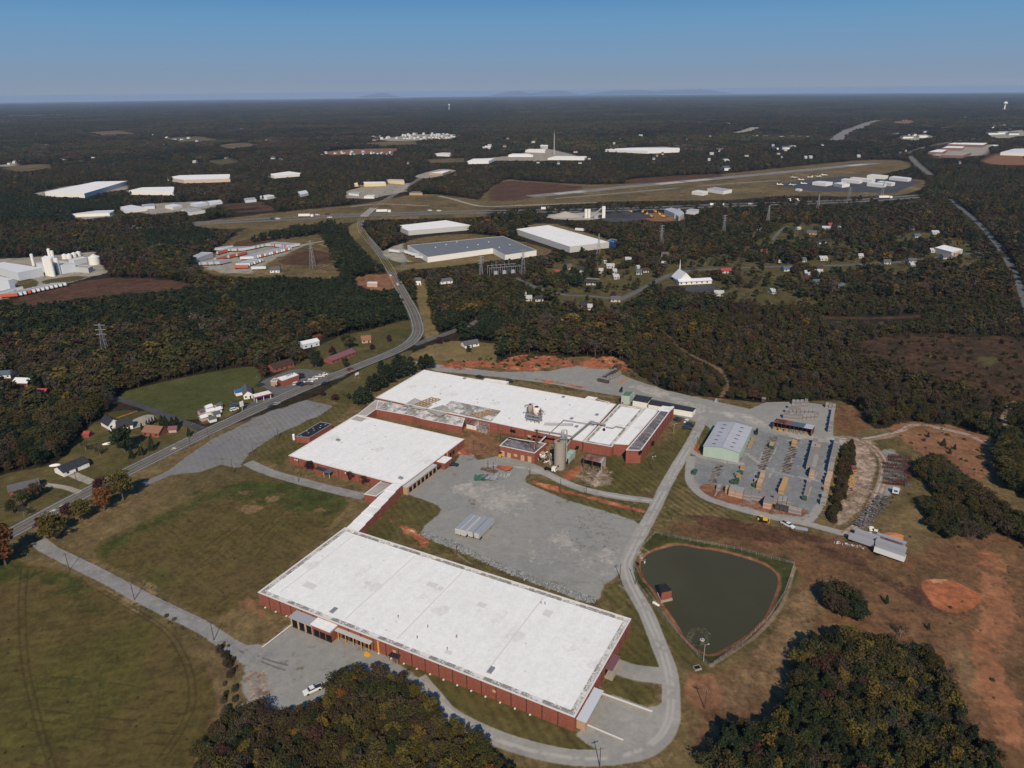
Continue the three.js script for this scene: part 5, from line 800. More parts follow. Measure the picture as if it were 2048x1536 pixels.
function stack(px,w,d,h,kind,label,group,top,dir = U) { // bundles of boards with bearers between
  const t = thing('lumber_stack',label,'lumber',Array.isArray(px[0]) ? px[0] : G(...px),turnTo(dir),group),n = Math.max(2,Math.round(h / 0.95)),hh = h / n,m = packMats[kind];
  for (let k = 0; k < n; k++) { const j = rr(-0.05,0.05),last = k === n - 1; part(t,'board_bundle',box(w,hh - 0.13,d),last && top ? packMats[top][k % 2] : m[k % 2],j,k * hh + 0.13 + (hh - 0.13) / 2,rr(-0.05,0.05)); for (const x of [-w * 0.3,w * 0.3]) part(t,'bearer',box(0.14,0.13,d - 0.1),gapMat,x,k * hh + 0.065,0); }
  return t;
}
{
  let n = 0; const row = (p,q,k,f) => { for (let i = 0; i < k; i++) { const t = k > 1 ? i / (k - 1) : 0; f([p[0] + (q[0] - p[0]) * t,p[1] + (q[1] - p[1]) * t],i); } };
  const G1 = 'grey stacks behind the open lumber shed',G2 = 'grey stacks lining the right edge of the lumber yard',G3 = 'grey stacks in the double row of the lumber yard';
  row([1190,322],[1330,342],5,(p) => stack(z1(...p),1.9,2.6,rr(3.6,4.4),'grey','tall grey pallet stack in the front row behind the open shed',G1,'grey')); row([1372,338],[1550,322],5,(p) => stack(z1(...p),1.9,2.4,rr(2.8,3.8),'grey','tall grey pallet stack in the front row behind the open shed',G1)); row([1215,262],[1525,268],8,(p) => stack(z1(...p),1.9,2.4,rr(2.6,3.6),'grey','grey pallet stack in the middle row behind the open shed',G1 + ', middle row')); row([1245,212],[1440,195],6,(p) => stack(z1(...p),1.9,2.4,rr(2.6,3.8),'grey','grey pallet stack in the far row behind the open shed',G1 + ', far row')); row([1290,165],[1430,160],4,(p) => stack(z1(...p),1.9,2.4,rr(2.4,3.4),'grey','grey pallet stack at the wood edge behind the open shed',G1 + ', wood edge'));
  row([1668,200],[1748,214],3,(p) => stack(z1(...p),1.8,2.2,rr(2.6,3.4),'grey','grey pallet stack at the upper right corner of the lumber yard','stacks at the upper right yard corner')); row([1738,262],[1700,478],9,(p) => stack(z1(...p),2,2.8,rr(2.6,3.6),'grey','grey stack in the upper part of the row along the right yard edge',G2 + ', upper part'));
  row([1775,622],[1705,935],10,(p,i) => stack(z1(...p),2.6,3,rr(3,4.2),'grey','grey stack in the middle part of the row along the right yard edge',G2 + ', middle part')); row([1700,990],[1672,1075],3,(p) => stack(z1(...p),2.6,2.6,rr(2.6,3.4),'peach','tan lumber stack in the row along the right yard edge','tan stacks along the right yard edge')); stack(z1(1662,1150),2.4,2.2,2.4,'tan','single tan lumber stack lower on the right yard edge'); row([1640,1240],[1625,1300],2,(p) => stack(z1(...p),2.6,2.8,2.8,'grey','grey stack lowest on the right yard edge','lowest stacks on the right yard edge'));
  row([1530,620],[1462,905],9,(p) => stack(z1(...p),2.6,3,rr(3,4),'grey','grey stack in the left line of the double row',G3 + ', left line')); row([1562,690],[1495,990],9,(p,i) => stack(z1(...p),2.6,3,rr(2.6,3.8),i === 0 || i === 8 ? 'peach' : 'grey',i === 0 ? 'tan stack at the far end of the double row' : i === 8 ? 'tan stack at the near end of the double row' : 'grey stack in the right line of the double row',i === 0 || i === 8 ? null : G3 + ', right line'));
  row([1462,1070],[1432,1200],4,(p) => stack(z1(...p),2,2.2,rr(2,3),'grey','small grey stack below the double row','small stacks below the double row')); stack(z1(1412,1248),2.2,2,2,'green','green wrapped stack at the lower end of the small grey stacks');
  row([1195,1060],[1150,1172],4,(p) => stack(z1(...p),2.6,2.6,3.1,'gold','golden lumber stack in the short central row','golden stacks of the central row')); row([940,985],[895,1120],5,(p,i) => stack(z1(...p),2.4,2.6,rr(2.4,3.2),i % 2 ? 'peach' : 'tan','tan lumber stack in the second short row','tan stacks of the second short row')); row([895,1005],[850,1100],3,(p,i) => stack(z1(...p),2.2,2.2,rr(1.8,2.4),i === 1 ? 'peach' : 'green',i === 1 ? 'tan stack with green neighbours in the second short row' : 'green wrapped stack beside the second short row',i === 1 ? null : 'green stacks beside the second short row'));
  row([712,905],[640,1060],4,(p,i) => stack(z1(...p),2.3,2.2,rr(1.8,2.8),i % 2 ? 'green' : 'tan',i % 2 ? 'green sided stack in the first short row' : 'tan stack in the first short row',i % 2 ? 'green stacks of the first short row' : 'tan stacks of the first short row')); stack(z1(598,1062),2.2,2,1.8,'green','green sided stack at the lower end of the first short row'); stack(z1(650,980),2.4,2.2,1.8,'grey','low grey stack left of the first short row');
  stack(z1(1040,650),2.4,4,2.6,'green','dark green sided stack alone near the top of the yard',null,'tan'); stack(z1(1296,632),2.6,3,3,'gold','golden stack alone near the top of the yard');
  row([828,565],[790,650],3,(p) => stack(z1(...p),2,2.6,1,'tan','low tan stack along the wall of the green warehouse','low stacks by the green warehouse'));
  row([1075,452],[1205,470],3,(p) => stack(z1(...p),2.2,1.8,1.5,'gold','low golden stack in front of the open shed','golden stacks before the open shed')); row([1265,465],[1480,500],5,(p,i) => stack(z1(...p),2.4,1.6,0.8,i % 2 ? 'tan' : 'grey','low pale board pile in front of the open shed','board piles before the open shed'));
  stack(z1(440,1135),2,2.6,2.6,'grey','single grey stack leftmost in the lower row',null); stack(z1(542,1160),2.2,3.4,3,'gold','narrow golden stack in the lower row');
  [[600,1190,'peach'],[675,1210,'peach'],[765,1228,'grey'],[855,1235,'grey'],[930,1245,'grey']].forEach(([x,y,k],i) => stack(z1(x,y),3.6,4.2,i < 2 ? 4.4 : 3.6,k,['big tan faced lumber stack, second of the large ones','big tan faced lumber stack, widest of the lower row','big grey topped stack right of the tan faced pair','big grey stack in the middle of the lower row','big grey stack just left of the nearest one'][i],null,'grey')); stack(z1(995,1325),3.8,5,4.2,'peach','nearest big lumber stack with a pink face and grey top',null,'grey');
  row([1085,1275],[1240,1300],4,(p) => stack(z1(...p),1.9,4,rr(2.6,3.4),'grey','grey pallet stack at the lower right of the yard, far row','pallet stacks at the yard lower right, far row')); row([1105,1352],[1205,1380],3,(p) => stack(z1(...p),1.9,2,2.6,'dark','dark pallet stack at the lower right of the yard','dark pallet stacks at the yard lower right')); row([1258,1388],[1352,1408],3,(p) => stack(z1(...p),2,2,2.8,'grey','grey pallet stack at the lower right corner beside the lane','pallet stacks beside the lane corner'));
  // dark crates in the back yard
  [[285,460],[325,468],[365,478],[402,486]].forEach((p) => stack(zk(...p),1.9,1.9,3.4,'dark','dark pallet stack in the front row of the back yard block','dark stacks front row, back yard','grey')); [[420,452],[455,440],[490,432],[520,418],[548,400],[578,385]].forEach((p) => stack(zk(...p),2,2.2,3.6,'grey','grey pallet stack in the side row of the back yard block','grey stacks side row, back yard','grey')); [[360,420],[395,395],[430,372],[470,352],[515,335]].forEach((p) => stack(zk(...p),2,2,3.4,'dark','dark pallet stack inside the back yard block','dark stacks inside the back yard block','grey')); for (const [x,y] of [[600,480],[650,452]]) stack(zk(x,y),1.4,9,0.9,'gold',x < 620 ? 'long low golden lumber bundle in the back yard, left one' : 'long low golden lumber bundle in the back yard, right one',null,'gold',[U[0] * 0.8 - V[0] * 0.2,U[1] * 0.8 - V[1] * 0.2]);
  stack(z1(950,140),2.4,2.4,3.4,'dark','lone dark crate stack at the wood edge above the lumber yard',null,'grey');
}
// scrap area
{
  const rackMats = [std([88,54,50]),std([84,79,77]),std([86,62,52]),std([104,102,100])];
  const proto = rackMats.map((m,i) => { const l = []; for (const x of [-1.4,0,1.4]) for (const z of [-1,1]) l.push(bar([x,0,z],[x,1.8,z],0.08,4)); for (const y of [0.1,0.9,1.7]) for (const z of [-1,1]) l.push(bar([-1.4,y,z],[1.4,y,z],0.07,4)); for (const y of [0.1,1.7]) for (const x of [-1.4,0,1.4]) l.push(bar([x,y,-1],[x,y,1],0.07,4)); const t = thing('steel_rack','x','rack',[0,5000],0); part(t,'rack_frame',merge(l),m); part(t,'shelf',box(2.8,0.06,1.9),m,0,0.5,0); return t; });
  const used = [0,0,0,0],word = ['rusty red','dark grey','brown','pale grey'];
  for (let j = 0; j < 8; j++) for (let i = 0; i < 6; i++) { const px = z2(615 + i * 40 + rr(-8,8),530 + j * 36 + rr(-6,6) + i * 3); if (j < 2 && i < 1) continue; const k = Math.min(3,Math.floor((j < 4 ? rr(0,2.4) : rr(0,4)))),p = G(...px),lab = `${word[k]} steel rack in the storage block right of the dirt track`,gr = `${word[k]} racks right of the dirt track`; if (!used[k]++) { proto[k].position.set(p[0],0,p[1]); proto[k].rotation.y = turnTo(U); tag(proto[k],lab,'rack',gr); } else dup(proto[k],p,turnTo(U) + rr(-0.08,0.08),lab,gr); }
  for (let k = 0; k < 4; k++) if (!used[k]) scene.remove(proto[k]);
  const sc = thing('scrap_heap','long grey heap of twisted scrap metal beside the dirt track','scrap',G(...z2(540,1040)),0),l = [[],[],[]];
  for (let k = 0; k < 520; k++) { const t = rnd(),s = rr(-1,1),c = G(...z2(610 - t * 260 + s * 70,900 + t * 290 + s * 26)),x = c[0] - sc.position.x,z = c[1] - sc.position.z,y = Math.max(0.1,(1 - s * s) * 1.7 * rr(0.3,1)); l[k % 3].push(k % 5 ? bar([x,y,z],[x + rr(-1.6,1.6),Math.max(0.08,y + rr(-0.6,0.6)),z + rr(-1.6,1.6)],rr(0.05,0.16),4) : bx(rr(0.5,1.6),0.08,rr(0.4,1.2),x,y,z)); } [std([96,94,96]),std([122,120,122]),std([80,73,70])].forEach((m,i) => part(sc,'scrap_metal',merge(l[i]),m)); for (const [x,y] of [[470,1215],[465,1250],[520,1222],[475,1195]]) { const c = G(...z2(x,y)); part(sc,'white_panel',box(rr(1.4,2.6),0.5,1.2),M.whitewall,c[0] - sc.position.x,0.5,c[1] - sc.position.z).rotation.y = rr(0,3); }
  const jr = thing('scrap_heap','strip of discarded boards and barrels between hedge and dirt track','scrap',G(...z2(280,740)),0),q = [[],[],[]]; for (let k = 0; k < 150; k++) { const t = rnd(),c = G(...z2(320 - t * 50 + rr(-28,28),570 + t * 300)),x = c[0] - jr.position.x,z = c[1] - jr.position.z; q[t > 0.35 && t < 0.85 ? 0 : k % 2 ? 1 : 2].push(bx(rr(0.3,2.4),rr(0.15,0.7),rr(0.25,0.6),x,rr(0.2,0.7),z).rotateY(0)); } [packMats.gold[1],std([128,120,116]),std([110,62,56])].forEach((m,i) => part(jr,'scrap_boards',merge(q[i]),m)); const rd = G(...z2(295,632)); part(jr,'red_drum',box(1.8,0.9,1.4),M.red,rd[0] - jr.position.x,0.6,rd[1] - jr.position.z);
  const eq = thing('equipment_cab','pale blue machinery cab among the steel racks','machine',G(...z2(700,870)),turnTo(U)); part(eq,'cab',box(3,2.4,2.4),M.bluewhite,0,1.7,0); part(eq,'base',box(3.6,0.5,2.8),M.dark,0,0.3,0); part(eq,'window',box(1.6,0.9,0.1),M.glass,0,2,1.22);
  const mound = new THREE.SphereGeometry(1,20,10,0,6.283,0,1.57); { const p = mound.attributes.position; for (let i = 0; i < p.count; i++) { const k = 0.8 + 0.4 * noise(p.getX(i) * 0.4,p.getZ(i) * 0.4); p.setXYZ(i,p.getX(i) * 5.4 * k,p.getY(i) * 2.1 * k,p.getZ(i) * 3.4 * k); } mound.computeVertexNormals(); } const md = new THREE.Mesh(mound,std([166,112,76])); md.name = 'dirt_mound'; const mp = G(...z2(660,1275)); md.position.set(mp[0],-0.1,mp[1]); scene.add(tag(md,'orange dirt mound behind the parked trailers','mound'));
  const td = unit(sub(G(1742,1089),G(1701,1075))); const greyT = std([150,150,156],{ roughness: 0.6 }),whiteT = std([206,206,204],{ roughness: 0.55 });
  trailer(greyT,G(...z2(375,1340)),td,'grey box trailer leftmost below the scrap heap').scale.set(0.72,0.85,0.9); trailer(greyT,addv(G(...z2(430,1312)),V,1.2),td,'grey box trailer behind the leftmost one below the scrap heap').scale.set(0.72,0.85,0.9); trailer(greyT,G(...z2(650,1400)),td,'grey box trailer with rust behind the white trailer').scale.set(0.86,0.9,0.95); trailer(M.rust,addv(G(...z2(650,1372)),V,2),td,'rusty trailer farthest back beside the dirt mound').scale.set(0.86,0.9,0.95); trailer(whiteT,G(...z2(640,1470)),td,'dirty white box trailer nearest the pond field').scale.set(0.86,0.95,1);
}
// main yard
{
  const white = std([208,208,206],{ roughness: 0.55 }),grey = std([172,174,178],{ roughness: 0.5,metalness: 0.2 });
  [[588,1124,white,'white box trailer, first from the left of the four in the gravel yard'],[618,1132,white,'white box trailer, second of the four in the gravel yard'],[655,1136,grey,'grey box trailer with open doors, third of the four'],[693,1146,grey,'silver box trailer at the right end of the four']].forEach(([x,y,m,l]) => { const p = addv(addv(G(...zc(x,y)),V,7.1),U,x > 630 ? 0.9 : x > 600 ? 0.25 : 0); trailer(m,p,V,l); });
  vehicle('pickup',[206,206,204],ze(660,858),unit(sub(G(...ze(692,872)),G(...ze(632,842)))),'white pickup parked on the grass below the lumber yard'); vehicle('pickup',[210,210,208],[626,1383],unit(sub(G(617,1386),G(635,1378))),'white pickup with a dark bed in the near gravel yard'); vehicle('car',[36,38,42],zb(842,966),U,'black car by the boiler house wreckage'); vehicle('car',[38,40,44],zm(1857,1067),[1,0.1],'dark car beside the middle building entrance');
  vehicle('car',[34,36,40],zk(1412,1020),V,'dark car leftmost of the five by the mill corner'); vehicle('car',[52,58,70],zk(1460,1030),V,'dark blue car second of the five by the mill corner'); vehicle('car',[206,206,206],zk(1555,1055),V,'white car third of the five by the mill corner'); vehicle('suv',[46,48,54],zk(1608,1108),U,'dark car beside the brown patch by the mill corner'); vehicle('suv',[54,60,74],zk(1572,1155),U,'dark car nearest the striped lawn by the mill corner'); vehicle('pickup',[208,208,206],zk(940,832),U,'white pickup in front of the black roofed sheds'); vehicle('suv',[40,42,46],zk(992,824),U,'dark car in front of the black roofed sheds'); vehicle('car',[40,40,44],zd(160,62),U,'dark car behind the back mill, left one'); vehicle('car',[40,40,44],zd(408,98),U,'dark car behind the back mill, right one'); vehicle('suv',[60,84,66],z1(165,945),V,'green utility vehicle at the left edge of the lumber yard');
  const lift = (px,paint,label) => { const t = thing('forklift',label,'forklift',G(...px),turnTo(V)); part(t,'body',box(2.4,1,1.3),paint,-0.2,0.9,0); part(t,'counterweight',box(0.7,1.2,1.3),paint,-1.5,1,0); part(t,'mast',box(0.2,3,1),M.dark,1.2,1.6,0); part(t,'fork',box(1.3,0.08,0.9),M.steel,1.9,0.3,0); part(t,'cab_frame',merge([[-0.9,-0.55],[-0.9,0.55],[0.6,-0.55],[0.6,0.55]].map(([x,z]) => bar([x,1.3,z],[x,2.4,z],0.06)).concat([bx(1.7,0.08,1.3,-0.15,2.42,0)])),M.dark); for (const x of [-1.1,0.8]) for (const z of [-0.65,0.65]) part(t,'wheel',new THREE.CylinderGeometry(0.42,0.42,0.3,10).rotateX(Math.PI / 2),M.tyre,x,0.42,z); return t; };
  lift(z1(868,500),std([44,56,48]),'dark green forklift beside the green warehouse'); lift(zk(602,610),std([46,56,50]),'dark green forklift behind the green roofed shed'); lift(zb(290,905),M.yellow,'yellow forklift by the corner of the boiler house'); lift(zk(630,780),M.red,'red loader in front of the white shed door');
  const dz = thing('bulldozer','yellow bulldozer on the grass below the lumber yard','bulldozer',G(...z1(945,1490)),turnTo(unit([1,0.35]))); for (const z of [-1.05,1.05]) { const tr = new THREE.ExtrudeGeometry(new THREE.Shape([[-2,0.2],[-1.7,0],[1.7,0],[2,0.25],[1.9,0.8],[-1.9,0.8]].map(([x,y]) => new THREE.Vector2(x,y))),{ depth: 0.5,bevelEnabled: false }); tr.translate(0,0,-0.25); part(dz,'track',tr,M.tyre,0,0,z); } part(dz,'hood',box(2.2,1.1,1.4),M.yellow,0.9,1.3,0); part(dz,'cab',box(1.4,1.5,1.5),M.glass,-0.9,1.75,0); part(dz,'cab_roof',box(1.7,0.12,1.7),M.yellow,-0.9,2.56,0); part(dz,'blade',box(0.25,1.2,3.2),M.yellow,2.7,0.65,0); for (const z of [-1.2,1.2]) part(dz,'push_arm',box(2.4,0.2,0.16),M.yellow,1.6,0.5,z); part(dz,'ripper',box(0.8,0.5,1.6),M.yellow,-2.2,0.8,0);
  const pipeS = thing('metal_sheeting','flat grey metal sheets lying right of the white pickup','metal sheets',G(...ze(742,874)),turnTo(unit([1,0.4]))); for (let k = 0; k < 4; k++) part(pipeS,'sheet',box(5.5,0.06,0.8),M.galv,rr(-0.3,0.3),0.06 + k * 0.07,-1.2 + k * 0.75);
  const jk = thing('junk_row','low row of rusty machine parts in the grass left of the trailers','junk',G(...z2(260,1350)),turnTo(td2())); function td2() { return unit([1,0.45]); } { const l = [[],[]]; for (let k = 0; k < 40; k++) l[k % 2].push(bx(rr(0.2,1.4),rr(0.2,0.8),rr(0.2,0.8),rr(-6,7),0.3,rr(-0.8,0.8))); part(jk,'machine_part',merge(l[0]),M.lightgrey); part(jk,'machine_part',merge(l[1]),M.rust); }
  // pile of torn roof sheets
  const sp = [[zc(728,772),[66,104,84],'torn green roof sheets at the edge of the sheet pile',5,1.4],[zc(790,775),[150,150,152],'heap of grey roof sheets in the middle of the gravel yard',7,1.6],[zc(870,715),[176,96,66],'scattered orange roof sheets behind the grey sheet heap',6,1.5],[zc(860,760),[172,172,170],'thin pale metal strips right of the grey sheet heap',5,0.6]];
  for (const [px,c,label,n,w] of sp) { const t = thing('sheet_pile',label,'metal sheets',G(...px),turnTo(U) + (c[0] > 170 && c[1] < 100 ? 0 : 0.2)),m = std(c,{ roughness: 0.6 }),m2 = std(c.map((v) => v * 0.8),{ roughness: 0.7 }); for (let k = 0; k < n * 3; k++) { const s = part(t,'sheet',box(w * rr(0.6,1.2),0.06,rr(3,5.5)),k % 3 ? m : m2,rr(-4,4),0.1 + k * 0.06,rr(-1.2,1.2)); s.rotation.set(rr(-0.12,0.12),rr(-0.35,0.35),rr(-0.1,0.1)); } }
  const dr = thing('rubble_pile','dark debris and posts behind the grey sheet heap','rubble',G(...zc(780,730)),turnTo(U)); { const l = []; for (let k = 0; k < 60; k++) l.push(bar([rr(-5,5),rr(0.1,1),rr(-2,2)],[rr(-5,5),rr(0.1,1.6),rr(-2,2)],rr(0.05,0.2),4)); part(dr,'debris',merge(l),M.rust); }
  // substation by the mill
  const ss = thing('substation','fenced electrical frame with transformers beside the lean-to','substation',G(...zc(742,495)),turnTo(U)); { const l = []; for (const x of [-3,0,3]) for (const z of [-2,2]) l.push(bar([x,0,z],[x,5.2,z],0.12)); for (const y of [3,4.2,5.1]) { for (const z of [-2,2]) l.push(bar([-3.4,y,z],[3.4,y,z],0.1)); for (const x of [-3,0,3]) l.push(bar([x,y,-2.4],[x,y,2.4],0.08)); } part(ss,'steel_frame',merge(l),M.galv); for (const x of [-2,0.2,2.2]) { const b = part(ss,'transformer',box(1.5,2,1.6),M.galv,x,1,0); for (const s of [-0.4,0.4]) part(b,'bushing',cyl(0.1,0.14,0.9,6),M.concrete,s,1.4,0); } }
  const tk = thing('delivery_truck','white cab truck parked at the foot of the silo','truck',G(...zb(975,1105)),turnTo(U)); part(tk,'cab',box(2.2,2.2,2.2),M.whitewall,1.6,1.6,0); part(tk,'windscreen',box(0.08,0.8,1.9),M.glass,2.72,2.1,0); part(tk,'flatbed',box(4.4,0.3,2.2),M.dark,-1.8,1,0); for (const x of [-3,1.6]) for (const z of [-1,1]) part(tk,'wheel',new THREE.CylinderGeometry(0.48,0.48,0.35,10).rotateX(Math.PI / 2),M.tyre,x,0.48,z);
}
// sheds behind the mill
{
  const g = shed('storage_shed','tall shed with a green roof and a white door behind the mill','shed',[zk(605,668),zk(652,602),zk(790,607),zk(728,678)],6,M.mintwall,M.greenroof,{ coping: 0,parapet: -0.1 }); const gp = G(...zk(655,735),2); part(g,'roller_door',box(5,4.6,0.2),M.whitewall,gp[0] - g.position.x,2.4,gp[1] - g.position.z).rotation.y = turnTo(unit(sub(G(...zk(700,745)),G(...zk(610,735)))));
  const s1 = shed('storage_shed','black roofed shed with two white doors beside the green roofed shed','shed',[zk(772,738),zk(822,655),zk(1055,695),zk(985,775)],3.8,M.whitewall,M.charcoal,{ copingMat: M.black }); for (const [x,y] of [[800,775],[868,788],[940,800]]) { const p = G(...zk(x,y),1.6); part(s1,'roller_door',box(2.4,2.8,0.15),x > 900 ? M.tan : M.coping,p[0] - s1.position.x,1.5,p[1] - s1.position.z + 0.3).rotation.y = turnTo(U); }
  const s2 = shed('storage_shed','longest black roofed shed reaching to the arched hood','shed',[zk(1000,795),zk(1042,724),zk(1692,852),zk(1645,905)],3.8,M.whitewall,M.charcoal,{ copingMat: M.black }); for (const [x,y,m] of [[1060,822,M.greywall],[1125,835,M.greywall],[1435,895,M.coping],[1515,918,M.redbrick]]) { const p = G(...zk(x,y),1.6); part(s2,'bay_door',box(3,2.6,0.15),m,p[0] - s2.position.x,1.5,p[1] - s2.position.z + 0.3).rotation.y = turnTo(U); }
  const ah = thing('arched_shelter','pale arched shelter at the end of the longest black roofed shed','shelter',G(...zk(1605,945)),turnTo(V)); part(ah,'arch_roof',new THREE.CylinderGeometry(2.6,2.6,4,16,1,true,-Math.PI / 2,Math.PI).rotateX(Math.PI / 2).rotateY(Math.PI / 2),new THREE.MeshStandardMaterial({ color: lin(196,188,178),roughness: 0.8,side: THREE.DoubleSide }),0,1.2,0); for (const z of [-2.5,2.5]) part(ah,'side_wall',box(4,1.3,0.15),M.lightgrey,0,0.65,z);
  const bn = thing('loading_rack','rusty steel frame at the wood edge beside the long gravel drive','rack',G(...zk(1950,720)),turnTo(U)); part(bn,'frame',merge([bx(4,0.3,0.3,0,0.5,-1),bx(4,0.3,0.3,0,0.5,1),bx(0.3,0.3,2.4,-1.5,0.6,0),bx(0.3,0.3,2.4,1.5,0.6,0)]),M.rust);
  const dn = thing('dumpster','dark open dumpster beside the rusty steel frame','dumpster',G(...zk(1992,760)),turnTo(V)); part(dn,'bin',merge([bx(3.4,0.1,1.8,0,0.2,0),bx(3.4,1.3,0.1,0,0.8,-0.9),bx(3.4,1.3,0.1,0,0.8,0.9),bx(0.1,1.3,1.8,-1.7,0.8,0),bx(0.1,1.3,1.8,1.7,0.8,0)]),M.greywall); part(dn,'rim',bx(3.6,0.1,0.16,0,1.5,0.92),M.dark);
}
// pond: pump house, fence, aerator
{
  const t = shed('pump_house','small red brick pump house with a black roof at the edge of the pond','building',[zp(742,582),zp(787,571),zp(832,616),zp(764,632)],4,M.brick,M.black,{ copingMat: M.black }); part(t,'plinth',prism(local(t,grow(quad([zp(742,582),zp(787,571),zp(832,616),zp(764,632)],4),0.6)),-1.4,0.15),M.concrete); const d = G(...zp(748,640),1); part(t,'door',box(0.2,2,1),M.tan,d[0] - t.position.x + 0.4,1.1,d[1] - t.position.z);
  const ln = [zp(715,232),zp(950,280),zp(1300,345),zp(1500,400),zp(1668,442),zp(1600,640),zp(1500,800),zp(1320,980),zp(1090,1142),zp(900,950),zp(740,760),zp(600,585),zp(570,470),zp(600,350),zp(715,232)].map((p) => G(...p)); const f = thing('chain_fence','wire fence on posts running round the pond','fence',ln[0]); let carry = 0; const rails = [];
  for (let i = 0; i + 1 < ln.length; i++) { const a = ln[i],b = ln[i + 1],L = len(sub(b,a)),u = unit(sub(b,a)); for (let s = carry; s < L; s += 3.2) { const p = addv(a,u,s); part(f,'post',cyl(0.05,0.06,1.6,5),M.palepole,p[0] - ln[0][0],0.75,p[1] - ln[0][1]); } carry = 3.2 - ((L - carry) % 3.2); for (const y of [0.5,1.0,1.45]) part(f,'wire',bar([a[0] - ln[0][0],y,a[1] - ln[0][1]],[b[0] - ln[0][0],y,b[1] - ln[0][1]],0.025,4),M.galv); }
  const ae = thing('pond_aerator','small floating aerator near the lower tip of the pond','aerator',G(...zp(1040,945)),0,null,-0.72); part(ae,'float',new THREE.TorusGeometry(0.7,0.2,6,14).rotateX(Math.PI / 2),M.lightgrey,0,0.1,0); part(ae,'motor',cyl(0.25,0.3,0.8,8),M.greywall,0,0.4,0); for (const s of [-1,1]) part(ae,'mooring_line',bar([0,0.1,0],[s * 3,0.02,3.5],0.04,4),M.black);
  const bt = thing('jon_boat','small white boat upturned on the bank below the pump house','boat',G(...zp(725,712)),-0.8); part(bt,'hull',new THREE.CylinderGeometry(0.7,0.5,3,8,1,false,0,Math.PI).rotateZ(Math.PI / 2),M.whitewall,0,0.05,0); part(bt,'keel',box(2.8,0.1,0.1),M.lightgrey,0,0.7,0);
  const dg = thing('drain_box','low concrete drain box below the tip of the pond','drain',G(...zp(1003,1152)),0.3); part(dg,'box_wall',merge([bx(2.6,0.8,0.2,0,0.4,-0.9),bx(2.6,0.8,0.2,0,0.4,0.9),bx(0.2,0.8,1.8,-1.2,0.4,0),bx(0.2,0.8,1.8,1.2,0.4,0)]),M.concrete); part(dg,'grate',box(2.2,0.08,1.6),M.dark,0,0.6,0);
  const hg = thing('retaining_wall','white topped concrete wall along the apron of the near warehouse','wall',G(...zv(1160,1085)),turnTo(unit(sub(G(...zv(1305,1138)),G(...zv(1020,1035)))))); part(hg,'wall',box(22,0.9,0.5),M.concrete,0,0.45,0); part(hg,'cap',box(22.2,0.1,0.7),M.coping,0,0.95,0); const hg2 = thing('retaining_wall','concrete kerb wall below the near end dock','wall',G(...zv(1010,1280)),turnTo(unit(sub(G(...zv(1125,1330)),G(...zv(900,1235)))))); part(hg2,'wall',box(17,0.5,0.5),M.concrete,0,0.25,0); part(hg2,'cap',box(17.2,0.06,0.6),M.coping,0,0.53,0); const hg3 = thing('retaining_wall','concrete wall at the left end of the near loading yard','wall',G(...zw(570,905)),turnTo(unit(sub(G(...zw(655,835)),G(...zw(480,970)))))); part(hg3,'wall',box(20,0.7,0.4),M.concrete,0,0.35,0); part(hg3,'cap',box(20.2,0.06,0.5),M.coping,0,0.73,0);
}
// poles
[[zc(850,560),9.5,'utility pole with a crossarm left of the boiler house'],[zc(685,600),7,'utility pole on the bare dirt behind the middle building'],[zc(1207,862),8,'utility pole on the grass island, left of two'],[zc(1362,877),6.5,'utility pole on the grass island, middle one'],[zc(1655,1000),7.5,'utility pole at the right tip of the grass island'],[zc(1025,768),6,'short utility pole beside the lane bend near the boiler house'],[zc(772,718),5.5,'short pole in the debris pile, left of two'],[zc(806,745),7,'taller pole in the debris pile'],[zc(583,1240),6.5,'utility pole below the four trailers'],[zd(1737,602),7,'utility pole on the striped lawn near the mill'],[zd(1577,820),7,'utility pole on the striped lawn, lower one'],[zd(1940,635),6.5,'utility pole at the left wall of the green warehouse'],[zd(1735,1228),8.5,'utility pole in the rough grass above the pond'],[zp(477,537),7.5,'pole at the right corner of the gravel yard'],[zp(582,577),9,'dark pole at the fence corner of the pond'],[zp(1055,1425),8,'pole by the white box below the pond'],[[139,1140],8.5,'utility pole beside the farm lane, nearest the highway'],[[269,1200],9,'utility pole beside the farm lane, middle one'],[[428,1281],8.5,'utility pole beside the farm lane, nearest the loading yard'],[zh(1397,940),8,'utility pole between highway and gravel car park'],[zh(1042,1005),8,'utility pole on the lawn before the cedars'],[zh(1853,985),8,'utility pole at the edge of the gravel car park, far one'],[zh(1705,1120),8.5,'utility pole at the lower corner of the gravel car park'],[zh(570,1215),8.5,'utility pole by the driveway of the long grey house'],[zh(2035,865),7,'utility pole beside the office wing lawn'],[zh(1425,838),7.5,'utility pole at the side road junction'],[zh(1525,862),7.5,'utility pole on the far verge of the highway junction'],[zh(1885,480),7,'utility pole behind the market'],[zm(720,1180),7,'pole beside the service lane of the middle building'],[zm(575,870),6.5,'pole in the grass between car park and office wing'],[zm(940,455),8,'utility pole beside the highway near the restaurant'],[zm(1650,175),8,'utility pole at the highway bend'],[zv(1022,1530),8,'utility pole at the bottom edge beside the gravel lane'],[[845,645],8,'utility pole right of the highway above the bend'],[[860,672],8,'utility pole at the bend junction']].forEach(([px,h,label],i) => poleAt(px,h,label,{ turn: rr(0,3) }));
poleAt(zp(632,527),9,'pole with a silver transformer at the pond edge',{ transformer: 1 }); poleAt(zp(1046,1102),7.5,'pale lamp pole at the lower tip of the pond',{ light: 1,pale: 1 }); poleAt(zc(1760,720),8,'double lamp pole on the striped lawn',{ light: 2,pale: 1 }); poleAt(zd(1750,515),6,'double lamp post near the parked cars',{ light: 2,pale: 1 });
